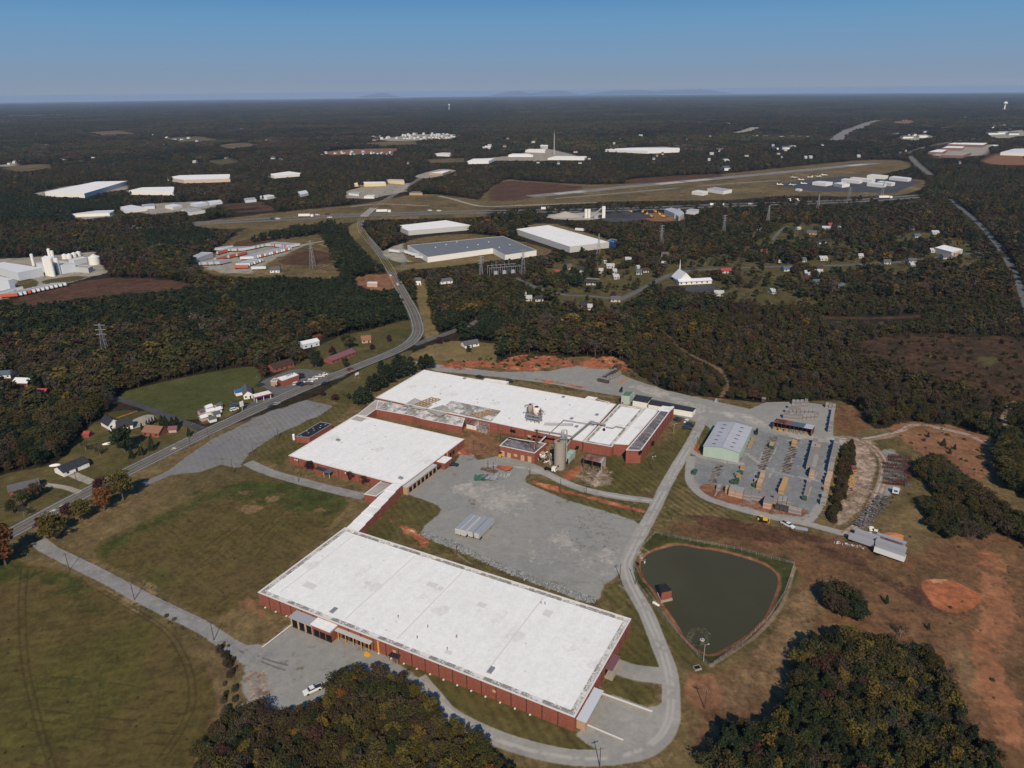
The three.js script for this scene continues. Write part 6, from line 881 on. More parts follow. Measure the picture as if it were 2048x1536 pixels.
// overhead wires on the farm lane poles
for (const [a,b] of [[[139,1140],[269,1200]],[[269,1200],[428,1281]]]) for (const o of [-0.9,0.9]) { const p = G(...a),q = G(...b); sag('overhead_wire',`overhead wire between farm lane poles, ${a[0] < 200 ? 'upper' : 'lower'} span, ${o < 0 ? 'left' : 'right'} strand`,[p[0] + o,8.2,p[1]],[q[0] + o,8.2,q[1]],0.8); }
// rocks along the yard edge
{ const g = new THREE.IcosahedronGeometry(0.5,0),list = []; const m = new THREE.InstancedMesh(g,std([132,134,134]),900),q = new THREE.Matrix4(),e = new THREE.Euler(),line = smooth(world([[846,1066],[906,1091],[972,1121],[1052,1154],[1120,1179],[1188,1202]]),false,10); for (let k = 0; k < 900; k++) { const i = Math.floor(rnd() * (line.length - 1)),t = rnd(),p = addv(line[i],sub(line[i + 1],line[i]),t); q.compose(new THREE.Vector3(p[0] + rr(-1.8,1.8),rr(-0.1,0.3),p[1] + rr(-1.8,1.8)),new THREE.Quaternion().setFromEuler(e.set(rr(0,3),rr(0,3),rr(0,3))),new THREE.Vector3(rr(0.4,1.3),rr(0.3,0.8),rr(0.4,1.2))); m.setMatrixAt(k,q); const v = rr(0.6,1.2); m.setColorAt(k,new THREE.Color(v,v,v)); } m.name = 'riprap'; m.castShadow = true; tag(m,'strip of loose grey rock along the lower yard edge','rocks'); m.userData.kind = 'stuff'; scene.add(m); }
// ------------------------------------------------------------------ along the highway
house('house','long low white house with a charcoal roof beside the highway','house',zh(470,1148),zh(657,1070),9,2.8,2,M.whitewall,M.charcoal,{ garage: 1 });
house('house','grey roofed brick house half hidden by trees at the far left','house',zh(75,1292),zh(295,1240),8,2.8,1.8,M.redbrick,M.greyroof);
house('house','black roofed house with white gable above the white driveway','house',zh(795,803),zh(880,775),10,3,3,M.whitewall,M.charcoal,{ frontGable: 1 }); house('house','second black roofed wing beside the white driveway','house',zh(860,815),zh(975,795),8,2.8,2.2,M.whitewall,M.charcoal);
house('house','tan roofed house among the clipped cedars','house',zh(1045,848),zh(1165,860),9,2.8,2.4,M.redbrick,M.tanroof,{ chimney: 1 }); house('garden_shed','small mauve roofed shed right of the tan roofed house','shed',zh(1235,826),zh(1292,822),4,2.2,1.2,M.pinkwood,M.mauve,{ detail: 0 });
house('garden_shed','small red shed on the lawn left of the black roofed house','shed',zh(612,858),zh(652,860),3.4,2.2,1,M.redbrick,M.redroof,{ detail: 0 }); house('garden_shed','tiny white shed in front of the black roofed house','shed',zh(815,832),zh(850,828),3,2,0.8,M.whitewall,M.whiteroof,{ detail: 0 }); house('house','house with a bright white roof and brick walls in the trees at the left','house',zh(95,485),zh(205,488),9,2.8,2,M.redbrick,M.whiteroof); house('house','slate roofed house cut by the left edge','house',zh(-40,432),zh(80,425),9,2.8,1.8,M.whitewall,M.slate); house('house','red roofed house hidden in the left woods','house',zh(265,560),zh(330,562),7,2.6,2,M.redbrick,M.redroof);
house('market','white gabled roadside market with a grey roof','shop',zh(1785,582),zh(1850,572),15,3.4,2.2,M.whitewall,M.greyroof,{ frontGable: 1 }); house('storage_shed','blue roofed white shed behind the roadside market','shed',zh(1728,558),zh(1815,540),5,2.6,1.2,M.whitewall,M.blue,{ detail: 0 });
{ const a = G(...zh(1868,606)),b = G(...zh(1990,575)),u = unit(sub(b,a)),t = thing('fuel_canopy','red edged flat canopy in front of the roadside market','canopy',addv(a,sub(b,a),0.5),turnTo(u)),L = len(sub(b,a)); part(t,'canopy_roof',box(L,0.3,6),M.whitewall,0,4.2,-2); part(t,'fascia',box(L + 0.2,0.7,0.15),M.red,0,4,1.1); part(t,'fascia',box(L + 0.2,0.7,0.15),M.red,0,4,-5.1); for (const x of [-L * 0.42,0,L * 0.42]) for (const z of [0.4,-4.4]) part(t,'post',box(0.3,3.9,0.3),M.whitewall,x,1.95,z); clearings.push([rect(a,-2,14,-4,8),2]); }
[[1490,695,40],[1545,692,50],[1592,712,46],[1500,738,44],[1562,748,50],[1540,662,40],[1612,650,36],[1605,680,40]].forEach(([x,y,w],i) => house('display_shed','small pale barn shed on the roadside sales lot','shed',zh(x - w / 2,y + 6),zh(x + w / 2,y - 8),3.6,2.4,1,i % 3 ? M.whitewall : M.pinkwood,i % 2 ? M.whiteroof : M.greyroof,{ detail: 0,group: 'display sheds on the sales lot' }));
{ const t = shed('restaurant','white flat roofed brick restaurant with a car park','restaurant',[zm(600,446),zm(560,424),zm(690,386),zm(722,402)],4.6,M.redbrick,M.white); for (const [x,y] of [[640,412],[655,404],[672,398]]) { const p = G(...zm(x,y),4.6); part(t,'rooftop_unit',box(1.4,0.9,1.2),M.galv,p[0] - t.position.x,5,p[1] - t.position.z); } shed('restaurant_wing','lower grey wing left of the brick restaurant','building',[zm(515,448),zm(540,425),zm(572,430),zm(560,456)],3.4,M.tan,M.greywall); }
house('house','dark brown roofed building behind the brick restaurant','house',zm(545,385),zm(690,342),10,3,2.4,M.redbrick,M.brownroof); house('metal_building','pale metal garage above the restaurant lawn','garage',zm(757,212),zm(875,186),9,3.6,1.4,M.bluewhite,M.whiteroof); house('house','mauve roofed ranch house above the highway','house',zm(965,325),zm(1140,258),9,2.8,1.8,M.redbrick,M.mauve); house('house','tan brick house among the trees near the bend','house',zm(1185,172),zm(1252,166),9,2.8,2.2,M.tan,M.tanroof); house('house','small grey roofed house on the tan lawn beyond the bend','house',zm(1940,208),zm(2042,190),8,2.6,2,M.whitewall,M.greyroof); house('barn','brown tin roofed barn behind the pale metal garage','barn',zm(838,158),zm(895,142),6,3,1.2,M.brownroof,M.rust,{ detail: 0 });
const hwDir = unit(sub(G(640,763),G(560,797)));
[[650,468,[206,206,204],'pickup','white pickup beside the restaurant front wall'],[795,458,[206,206,204],'pickup','white pickup in the car park row, nearest the brown van'],[830,438,[208,208,206],'pickup','white pickup in the car park row, second'],[878,418,[206,206,204],'pickup','white pickup in the car park row, third'],[905,407,[206,206,204],'pickup','white pickup at the far end of the car park row'],[706,474,[208,208,206],'suv','white van beside the restaurant'],[732,474,[36,36,40],'suv','black car beside the white van'],[756,480,[44,46,50],'car','dark car right of the black car by the restaurant'],[798,474,[86,60,44],'suv','brown van in the restaurant car park'],[740,428,[34,34,38],'suv','black car behind the restaurant, nearer one'],[735,410,[34,34,38],'suv','black car behind the restaurant, farther one'],[580,482,[40,40,44],'car','dark car in front of the restaurant wing'],[445,482,[46,60,74],'suv','dark blue car on the corner of the restaurant lot'],[320,620,[40,40,44],'car','dark car on the market forecourt'],[252,662,[206,206,204],'suv','white truck on the sales lot'],[253,630,[46,84,120],'car','blue car on the sales lot']].forEach(([x,y,c,k,l]) => vehicle(k,c,zm(x,y),x > 780 && x < 920 ? [1,-0.1] : [0.7,-0.7],l));
[[zm(915,470),[40,40,44],'car','dark car driving on the highway past the restaurant',1.6],[zm(525,638),[60,60,64],'car','dark car driving on the highway past the market',1.6],[zm(560,622),[150,150,150],'car','silver car on the highway just ahead of the dark car',1.6],[[795,570],[208,208,208],'suv','white van on the highway above the bend',0],[[781,552],[206,206,206],'car','white car on the highway north of the white van',0],[[700,740],[120,40,40],'car','red car on the highway near the pines',1]].forEach(([px,c,k,l,o]) => { const p = G(...px); let best = 0,bd = 1e9; HIGHWAY.forEach((q,i) => { const d = len(sub(q,p)); if (d < bd) { bd = d; best = i; } }); const d = unit(sub(HIGHWAY[Math.min(best + 1,HIGHWAY.length - 1)],HIGHWAY[Math.max(0,best - 1)])); vehicle(k,c,px,d,l); });
vehicle('suv',[38,40,44],zh(300,1205),[0.8,0.3],'dark car in the driveway of the grey roofed brick house'); { const b = thing('parked_boat','white covered boat behind the long low white house','boat',G(...zh(405,1075)),0.3); part(b,'hull',new THREE.SphereGeometry(1,12,8).scale(3,0.9,1.1),M.whitewall,0,1,0); part(b,'trailer_frame',box(4.6,0.2,1.2),M.dark,0,0.25,0); const b2 = thing('parked_boat','white boat beside the biggest oak','boat',G(...zh(790,915)),0.4); part(b2,'hull',new THREE.SphereGeometry(1,12,8).scale(3,0.8,1),M.whitewall,0,0.9,0); part(b2,'trailer_frame',box(4.6,0.2,1.2),M.dark,0,0.25,0); }
{ const t = thing('road_sign','white roadside sign on two legs beside the highway near the pines','sign',G(...zm(1150,418)),turnTo(hwDir)); part(t,'panel',box(3.6,1.8,0.2),M.whitewall,0,2.6,0); for (const x of [-1.4,1.4]) part(t,'leg',box(0.18,3,0.18),M.palepole,x,1.2,-0.05); const s = thing('pylon_sign','tall white sign by the sales lot','sign',G(...zm(312,665)),turnTo(hwDir)); part(s,'panel',box(2.6,3.4,0.4),M.whitewall,0,5,0); part(s,'post',box(0.5,3.4,0.3),M.greywall,0,1.7,0); }
// ------------------------------------------------------------------ middle distance
const z5 = Z(680,420,2.926),zA = Z(0,130,2.926),zB = Z(680,130,2.926),zC = Z(1348,130,2.926);
{
  const t = building('distribution_warehouse','wide grey roofed warehouse with white walls beyond the woods','warehouse',roofPts([z5(395,207),z5(955,153),z5(1150,236),z5(966,264),z5(893,224),z5(512,276)],6.5),6.5,{ wall: M.whitewall,roof: std([104,108,114]) }); for (const [x,y] of [[735,256],[830,243],[870,236]]) { const p = G(...z5(x,y),3); part(t,'dock_door',box(7,4.4,0.4),M.dark,p[0] - t.position.x,2.5,p[1] - t.position.z + 0.5).rotation.y = 0.2; } for (let k = 0; k < 8; k++) { const p = G(...z5(560 + k * 62,220 - (k % 3) * 16),6.5); part(t,'roof_vent',box(1.6,1,1.6),M.lightgrey,p[0] - t.position.x,6.9,p[1] - t.position.z); }
  shed('distribution_warehouse','white roofed warehouse behind the grey roofed one, left','warehouse',[z5(328,92),z5(620,60),z5(772,90),z5(400,122)],6.5,M.lightgrey,M.white); shed('distribution_warehouse','largest white roofed warehouse right of the grey roofed one','warehouse',[z5(1030,112),z5(1220,88),z5(1575,188),z5(1345,215)],7.5,M.lightgrey,M.white);
  const wT = std([206,206,206],{ roughness: 0.55 }); [[395,256],[415,262],[435,268],[452,274],[475,288],[320,252]].forEach(([x,y]) => trailer(wT,G(...z5(x,y)),[0.85,0.5],'white trailer at the grey roofed warehouse dock','trailers at the grey roofed warehouse',1.15)); trailer(wT,G(...z5(1410,126)),[0.9,0.4],'white trailer behind the largest white roofed warehouse',null,1.2); const bl = shed('tarp_shelter','blue tarpaulin shelter at the end of the largest white roofed warehouse','shelter',[z5(1565,178),z5(1590,168),z5(1640,180),z5(1615,192)],6,M.blue,M.blue);
  house('house','white two storey house right of the highway','house',z5(438,440),z5(475,440),9,5,2,M.whitewall,M.greyroof); shed('roadside_shop','long pink walled shop left of the highway','shop',[z5(157,428),z5(165,420),z5(218,420),z5(218,430)],4,M.pinkwood,M.whiteroof); house('house','pale house half hidden right of the white two storey house','house',z5(590,435),z5(660,428),9,3,2,M.whitewall,M.greyroof);
  [[790,478,'car'],[800,482,'car'],[812,480,'suv']].forEach(([x,y,k]) => vehicle(k,[70,74,80],[x,y],[1,0.2],'dark parked car in the staff lot of the grey roofed warehouse','cars in the warehouse staff lot'));
}
{ // trailer yard on the left
  const orange = std([184,84,52],{ roughness: 0.65 }),white = std([200,200,202],{ roughness: 0.55 }),grey = std([150,152,158],{ roughness: 0.6 }),d1 = unit(sub(G(...zt(640,410)),G(...zt(510,445))));
  shed('storage_warehouse','long white metal building in the trailer yard','warehouse',[zt(170,410),zt(330,336),zt(470,342),zt(245,420)],6,M.lightgrey,M.metalroof);
  const rowT = (p,q,n,mats,dir,label,group) => { for (let i = 0; i < n; i++) { const t = n > 1 ? i / (n - 1) : 0; trailer(mats[i % mats.length],G(...zt(p[0] + (q[0] - p[0]) * t,p[1] + (q[1] - p[1]) * t)),dir,label,group,1.15); } };
  rowT([545,320],[650,310],4,[white],[0.6,-0.8],'white trailer in the far left group of the trailer yard','far left trailers of the yard'); rowT([690,325],[890,320],8,[white,white,grey,white,white,orange],[0.6,-0.8],'trailer in the far middle group of the trailer yard','far middle trailers of the yard'); rowT([920,315],[1160,265],10,[white,grey],[0.6,-0.8],'trailer in the far right group of the trailer yard','far right trailers of the yard'); rowT([1190,262],[1480,280],10,[white,white,grey,orange],[0.6,-0.8],'trailer in the row against the pine stand','trailers against the pine stand');
  rowT([900,435],[1380,318],17,[white,grey,white,white,orange],[0.9,-0.1],'trailer in the long slanting row of the yard','trailers of the long slanting row'); rowT([850,520],[1020,465],6,[white,grey],[0.9,-0.1],'trailer in the near group of the yard','near trailers of the yard'); rowT([380,495],[620,485],7,[grey,white],[0.5,-0.85],'trailer behind the trees at the near left of the yard','near left trailers of the yard'); [[570,440],[730,405],[830,385],[590,360]].forEach(([x,y]) => trailer(orange,G(...zt(x,y)),d1,'orange trailer parked lengthwise in the middle of the yard','orange trailers in mid yard',1.2)); trailer(orange,G(...zt(830,545)),[1,0],'orange trailer at the near edge of the trailer yard',null,1.15); trailer(white,G(...zt(1045,560)),[1,-0.1],'white trailer alone at the near edge of the trailer yard',null,1.15);
  house('house','white house at the near right corner of the trailer yard','house',zt(1180,595),zt(1300,590),10,3,2.5,M.whitewall,M.greyroof);
}
{ // white factory at the left edge
  shed('factory','white factory hall at the left edge','factory',[zf(-200,420),zf(60,378),zf(720,480),zf(300,560)],9,M.bluewhite,M.whiteroof); shed('factory_wing','pale blue factory wing in front of the white hall','factory',[zf(-260,660),zf(-80,610),zf(230,668),zf(140,690)],12,M.bluewhite,M.whiteroof); shed('factory_wing','grey walled process hall behind the silos','factory',[zf(610,395),zf(860,335),zf(1280,395),zf(1050,430)],10,M.bluewhite,M.lightgrey); shed('factory_wing','white shed right of the process hall','building',[zf(1168,335),zf(1400,285),zf(1480,300),zf(1260,345)],6,M.bluewhite,M.whiteroof); shed('factory_wing','long low loading shed below the process hall','building',[zf(1215,455),zf(1270,420),zf(1580,445),zf(1500,482)],6,M.lightgrey,M.greywall);
  const silo = (x,y,r,h,label,group) => { const t = thing('storage_silo',label,'silo',G(...zf(x,y)),0,group); part(t,'silo_body',cyl(r,r,h,16),M.whitewall,0,h / 2,0); part(t,'silo_top',new THREE.ConeGeometry(r,r * 0.5,16),M.whiteroof,0,h + r * 0.25,0); clearings.push([rect(G(...zf(x,y)),-r,r,-r,r),4]); };
  for (const [x,y] of [[815,600],[850,610],[885,618],[920,622],[850,575],[890,580],[930,585]]) silo(x,y,2.1,20,'white silo in the close block of the left factory','silo block of the left factory'); silo(1018,582,2,18,'tall white silo right of the silo block'); silo(905,500,1.8,24,'tallest thin white silo behind the silo block, left of two'); silo(955,505,1.8,22,'tall thin white silo behind the silo block, right of two'); silo(580,440,1.8,14,'single white silo behind the factory hall'); silo(1625,412,6.5,9,'wide white storage tank at the right of the left factory'); [[1110,290],[1190,285],[1270,265],[1345,245]].forEach(([x,y]) => silo(x,y + 30,3.2,5,'low cream tank in the row behind the white shed','low cream tanks of the left factory'));
  const white = std([200,200,202],{ roughness: 0.55 }),orange = std([184,84,52],{ roughness: 0.65 }); for (let i = 0; i < 12; i++) { const t = i / 11; trailer(i === 3 || i === 0 ? orange : white,G(...zf(170 + t * 840,985 - t * 185)),[0.95,-0.25],i === 3 ? 'orange trailer amid the white row at the left factory' : i === 0 ? 'orange trailer at the lower end of the left factory row' : 'white trailer in the row at the left factory',i === 3 || i === 0 ? null : 'white trailers at the left factory',1.1); } [[30,960],[110,930],[265,890]].forEach(([x,y]) => trailer(white,G(...zf(x,y)),[0.5,-0.85],'white trailer docked at the pale blue factory wing','docked trailers at the left factory',1.1));
}
// houses of the hillside neighbourhood on the right
const paleWall = std([178,175,168]),HM = [paleWall,paleWall,M.redbrick,M.tan],HR = [M.greyroof,std([164,164,166],{ roughness: 0.7 }),M.slate,M.brownroof,M.charcoal,M.redroof];
[[zn,1015,125,70,0,0,'white house with a grey roof on the open lawn at the top'],[zn,950,128,30,0,1,'tiny white shed left of the house on the top lawn'],[zn,905,185,60,3,3,'tan house below the top lawn'],[zn,795,168,50,3,3,'tan house at the left wood edge below the top lawn'],[zn,1393,105,45,0,1,'white barn like house with a steep roof'],[zn,1525,155,120,3,0,'wide grey roofed house on the upper street'],[zn,1685,105,100,0,1,'white house with a pale roof at the upper right'],[zn,1738,72,60,2,5,'red roofed house at the upper right'],[zn,1840,105,90,0,1,'white ranch house at the top right of the lawns'],[zn,1645,260,90,0,4,'white house with a dark roof among the dark trees'],[zn,1015,370,90,1,5,'blue walled house with a faded red roof under the orange tree'],[zn,1085,465,40,0,1,'small white house left of the street bend'],[zn,1185,462,40,0,1,'small white house by the orange tree'],[zn,1450,455,50,0,2,'white house with a slate roof beside the evergreen'],[zn,1660,440,90,0,1,'white house with a pale roof below the street'],[zn,610,575,130,0,5,'white house with a bright red roof beside the church'],[zn,1275,555,110,0,2,'house with a pale blue roof in the centre of the neighbourhood'],[zn,1600,545,110,0,3,'brown roofed white house by the street'],[zn,1495,598,90,0,1,'white garage below the brown roofed house'],[zn,1615,588,70,0,1,'white carport beside the white garage'],[zn,1465,655,110,2,3,'brown roofed brick house in the lower row'],[zn,1590,700,90,1,2,'slate roofed house next to the brown roofed brick house'],[zn,530,820,115,0,1,'white metal building below the church car park'],[zn,1120,800,50,0,1,'white house almost hidden at the lower wood edge'],[zn,1850,740,80,1,2,'slate roofed house at the lower right wood edge'],
  [zo,725,118,70,3,0,'grey house at the far upper right'],[zo,800,210,80,1,2,'slate roofed house on the far right lawn'],[zo,1010,170,90,0,1,'white house with a pale roof at the far right'],[zo,990,385,90,0,1,'white shed in front of the far right plant'],[zo,440,520,90,1,0,'grey roofed house between the ochre trees'],[zo,740,555,60,0,1,'white house peeking below the orange trees'],[zo,740,505,110,1,0,'grey roofed house above the orange trees'],[zo,1410,590,80,3,3,'tan roofed house right of the scarlet tree'],[zo,1505,755,70,1,2,'blue roofed house under the yellow tree'],[zo,1150,460,120,1,0,'long grey roofed house by the upper right street'],[zo,130,450,60,0,1,'white house left of the ochre tree'],
  [zq,1515,150,85,0,1,'white house with a pale roof on the left hill'],[zq,1225,175,40,0,1,'small white shed above the white farmhouse'],[zq,1285,235,110,0,1,'white farmhouse with an L shaped roof'],[zq,1165,298,60,0,1,'white shed below the farmhouse'],[zq,1340,305,60,0,1,'white garage right of the farmhouse'],[zq,1365,378,80,0,1,'white house below the farmhouse garage'],[zq,905,285,80,1,4,'dark blue roofed house at the lane end'],[zq,765,250,70,3,0,'grey house left of the lane end'],[zq,605,318,60,2,5,'bright red roofed barn beside the tall hedge'],[zq,1040,450,150,0,4,'white house with a black roof in the middle of the tan lawn'],[zq,240,655,90,0,1,'white outbuilding left of the black roofed cottage'],[zq,375,660,120,0,4,'white cottage with a black roof at the wood edge'],[zq,190,590,45,0,1,'tiny white shed behind the black roofed cottage'],[zq,960,745,120,2,4,'brick house with a dark roof among the lower trees'],[zq,1025,770,65,0,1,'white garage beside the brick house with a dark roof'],[zq,1350,665,140,1,0,'long open grey roofed shed below the big tree'],[zq,1650,315,80,0,2,'pale blue house at the right of the left hill'],[zq,1740,290,80,1,3,'mauve house behind the pale blue one'],[zq,1645,240,40,0,1,'small white shed on the right part of the left hill'],[zq,1965,205,60,0,1,'white house at the right edge of the left hill'],[zq,1985,85,110,3,0,'wide grey house at the top right of the left hill'],
].forEach(([f,x,y,w,wi,ri,label]) => { const sm = w < 50,kind = /shed|barn|garage|carport|outbuilding/.test(label) ? 'shed' : 'house'; house(kind === 'shed' ? 'outbuilding' : 'house',label,kind,f(x - w * 0.43,y),f(x + w * 0.43,y + (x % 7 - 3)),sm ? 5 : 8.5,sm ? 2.2 : 2.6,sm ? 1.2 : 2.2,HM[wi],HR[ri],{ detail: sm ? 0 : 1,chimney: !sm && x % 2 }); });
{ // church
  const o = G(...zn(215,690)),t = thing('church','white church with a peaked sanctuary and a thin steeple','church',o,0); clearings.push([rect(o,-32,32,-20,20),3]); const a = G(...zn(95,708)),b = G(...zn(445,690)),u = unit(sub(b,a)),L = len(sub(b,a)); t.rotation.y = turnTo(u);
  const w = part(t,'wing_wall',box(L,3.4,9),M.whitewall,L * 0.14,1.7,-2); const gable = (pw,pl,hw,hr) => { const g = new THREE.ExtrudeGeometry(new THREE.Shape([[-pw / 2,hw],[pw / 2,hw],[0,hw + hr]].map(([x,y]) => new THREE.Vector2(x,y))),{ depth: pl,bevelEnabled: false }); return g.translate(0,0,-pl / 2); };
  part(t,'wing_roof',gable(11,L + 1,3.4,2).rotateY(Math.PI / 2),M.whiteroof,L * 0.14,0.01,-2); part(t,'sanctuary_wall',box(13,4,18),M.whitewall,-L * 0.12,2,-12); part(t,'sanctuary_roof',gable(16,21,3.6,8),M.whiteroof,-L * 0.12,0,-12); part(t,'steeple',new THREE.ConeGeometry(0.7,12,6),M.whitewall,-L * 0.12,17,-20); for (let k = 0; k < 6; k++) part(t,'window',box(1.4,1.6,0.1),M.glass,-L * 0.3 + k * L * 0.16,1.8,2.56);
}
// far right white plant in the trees
shed('greenhouse_plant','jumble of pale roofs in the trees at the far right','factory',[zo(1000,325),zo(1110,292),zo(1330,345),zo(1200,378)],6,M.lightgrey,M.white); shed('plant_wing','smaller pale roofed wing before the far right plant','building',[zo(1170,370),zo(1240,352),zo(1300,362),zo(1240,385)],5,M.tan,M.whiteroof);
// pylons
[[[215,722],30,'tall lattice pylon rising from the left woods'],[zt(1712,530),32,'lattice pylon in the grass right of the trailer yard'],[z5(827,420),28,'lattice pylon left of the substation woods'],[z5(1072,375),28,'lattice pylon in front of the grey roofed warehouse'],[z5(1512,262),26,'lattice pylon by the end of the largest white roofed warehouse'],[z5(1878,215),28,'lattice pylon in the woods above the church'],[zn(575,165),28,'lattice pylon left of the top lawn'],[zn(1050,50),28,'lattice pylon above the top lawn'],[zC(838,860),28,'lattice pylon below the interstate, left of two'],[zC(1018,812),28,'lattice pylon below the interstate, right of two'],[zC(1216,770),28,'lattice pylon beside the interstate at the far right'],[z5(375,330),24,'slim lattice pylon by the truck court']].forEach(([px,h,l]) => lattice(px,h,l));
{ const ls = [[[-60,720],[215,722]],[[215,722],[400,690]]]; ls.forEach(([a,b],i) => { for (const k of [0.72,0.96]) { const p = G(...a),q = G(...b); sag('power_line',`power line on the left woods pylon, ${i ? 'right' : 'left'} span, ${k < 0.8 ? 'lower' : 'upper'} wire`,[p[0],30 * k,p[1]],[q[0],30 * k,q[1]],4,0.06); } }); }
{ const t = thing('substation','grey switchyard of posts and frames in the middle woods','substation',G(...z5(960,372)),0.3); clearings.push([rect(G(...z5(960,372)),-24,24,-12,12),2]); const l = []; for (let k = 0; k < 8; k++) { l.push(bar([-18 + k * 5,0,-4],[-18 + k * 5,10 + (k % 3) * 2,-4],0.2),bar([-18 + k * 5,0,5],[-18 + k * 5,9,5],0.2),bar([-18 + k * 5,9,-4],[-18 + k * 5,9,5],0.15)); } l.push(bar([-18,9.5,-4],[18,9.5,-4],0.2),bar([-18,8.5,5],[18,8.5,5],0.2)); part(t,'steel_frame',merge(l),M.galv); for (const x of [-10,0,10]) part(t,'transformer',box(4,3.6,3),M.greywall,x,1.8,0); }
// interstate, bridge and its traffic
{
  const a = G(729,433),b = G(748,417),u = unit(sub(b,a)),L = len(sub(b,a)),t = thing('overpass','road bridge carrying the highway over the interstate','bridge',addv(a,sub(b,a),0.5),turnTo(u)); part(t,'deck',box(L,1.2,12.5),M.concrete,0,0.3,0); for (const z of [-6,6]) part(t,'parapet',box(L,1,0.4),M.coping,0,1.3,z); for (const x of [-L * 0.25,0,L * 0.25]) part(t,'pier',box(1.4,2,11),M.concrete,x,-0.6,0);
  const semi = (px,dir,label,group,c = M.whitewall) => { const t2 = thing('semi_truck',label,'truck',G(...px),turnTo(dir),group,0.12); part(t2,'trailer_box',box(15,2.9,2.6),M.whitewall,-2,2.6,0); part(t2,'cab',box(3.6,3,2.5),c,8.2,1.9,0); part(t2,'windscreen',box(0.1,1,2.2),M.glass,10.02,2.6,0); for (const x of [-8.5,-7,4.4,5.8,9.2]) part(t2,'axle',new THREE.CylinderGeometry(0.55,0.55,2.5,8).rotateX(Math.PI / 2),M.tyre,x,0.55,0); t2.scale.setScalar(1.25); };
  [[[612,434],'white lorry on the interstate left of the bridge'],[[767,425],'white lorry passing right of the bridge'],[[1096,420],'white lorry on the interstate past the concrete plant'],[[1588,403],'white lorry on the interstate below the airfield'],[[1770,397],'white lorry on the interstate at the far right'],[[1433,412],'white lorry on the interstate left of the airfield lorry']].forEach(([p,l]) => semi(p,[1,-0.02],l)); [[545,439],[556,439],[635,431],[655,430],[860,422],[878,423],[1525,405],[1500,409],[660,436]].forEach((p,i) => vehicle('suv',i % 3 ? [206,206,206] : [60,62,66],p,[1,-0.02],i % 3 ? 'white car far off on the interstate' : 'dark car far off on the interstate',i % 3 ? 'white cars on the interstate' : 'dark cars on the interstate').scale.setScalar(1.5));
  for (const [x,y] of [[78,872],[470,905]]) { const q = zB(x,y); }
}
// ------------------------------------------------------------------ far buildings
const far = (f,pts,h,wall,roof,label,o) => shed('far_warehouse',label,'warehouse',pts.map((p) => f(...p)),h * 0.78,wall,roof,{ coping: 0,...o });
far(zA,[[262,742],[560,682],[745,678],[492,752]],11,M.whitewall,M.white,'largest white warehouse far at the left'); far(zA,[[735,738],[830,716],[1020,712],[1015,742]],9,M.whitewall,M.white,'white warehouse right of the largest far left one'); far(zA,[[978,658],[1050,645],[1345,638],[1347,664],[1075,672]],10,std([186,168,150]),M.white,'tan walled far warehouse with a long white roof'); far(zA,[[1560,640],[1690,622],[1778,634],[1605,648]],8,M.whitewall,M.white,'white far building at the centre left');
[[[690,832],[770,818],[860,836],[735,852],'white workshop, widest of the cluster above the interstate'],[[830,816],[900,810],[905,826],[845,828],'white workshop at the back of the cluster above the interstate'],[[965,822],[1010,812],[1065,820],[1010,832],'white workshop in the middle of the cluster above the interstate'],[[1112,808],[1180,798],[1215,806],[1150,816],'pale blue workshop at the right of the cluster above the interstate'],[[1060,848],[1130,838],[1200,850],[1110,864],'grey roofed workshop lowest of the cluster above the interstate'],[[1212,796],[1290,788],[1300,798],[1225,806],'long white workshop right of the pale blue one'],[[380,876],[560,852],[680,848],[640,866],'long grey shed left of the workshop cluster'],[[1425,780],[1490,774],[1500,786],[1435,792],'white shed by the red dirt field'],[[1505,768],[1570,758],[1620,762],[1560,774],'second white shed by the red dirt field'],[[1735,742],[1790,732],[1805,748],[1760,758],'grey shed in the trees left of the yellow stores']].forEach(([a,b,c,d,l],i) => far(zA,[a,b,c,d],6,i % 2 ? M.bluewhite : M.whitewall,i % 3 === 1 ? M.greywall : M.whiteroof,l));
const cream = std([206,186,140]); far(zB,[[75,694],[110,684],[262,682],[268,690],[190,694]],8,cream,M.white,'yellow walled store with a white roof beside the highway'); far(zB,[[265,674],[290,668],[372,670],[376,680]],9,cream,M.lightgrey,'yellow walled store right of the first one'); far(zB,[[405,748],[425,738],[470,738],[482,748]],6,M.tan,M.greenroof,'small shop with a pale green roof beside the highway'); far(zB,[[140,768],[160,760],[205,760],[200,770]],5,M.whitewall,M.whiteroof,'white filling station left of the highway'); far(zB,[[50,750],[70,742],[118,744],[110,756]],5,M.whitewall,M.greywall,'grey roofed diner left of the highway'); far(zB,[[520,632],[600,618],[650,616],[600,634]],7,M.tan,M.white,'pale store row above the highway end'); far(zB,[[740,565],[780,548],[905,546],[870,562]],9,M.whitewall,M.white,'white far warehouse above the woods'); far(zB,[[540,520],[600,512],[668,514],[640,524]],8,M.whitewall,M.whiteroof,'grey white far building left of the far white warehouse'); far(zB,[[1082,498],[1110,490],[1205,492],[1200,502]],9,M.whitewall,M.white,'white two part factory far off, lower hall'); far(zB,[[1165,472],[1180,466],[1218,468],[1215,476]],12,M.whitewall,M.white,'white two part factory far off, tall hall'); far(zB,[[985,526],[1010,518],[1100,518],[1130,526]],8,M.whitewall,M.white,'long white shed before the two part factory'); far(zB,[[1215,545],[1260,532],[1445,534],[1430,546]],7,M.whitewall,M.white,'low white plant right of the mast'); far(zB,[[1530,492],[1720,484],[1985,484],[1990,496],[1800,504]],10,M.whitewall,M.white,'very long white plant far off at the centre right'); far(zB,[[832,478],[850,472],[895,474],[890,482]],8,M.whitewall,M.white,'small white far building left of the mast'); far(zB,[[1898,844],[1940,834],[2005,854],[1960,870]],10,M.lightgrey,M.metalroof,'grey roofed workshop at the concrete plant');
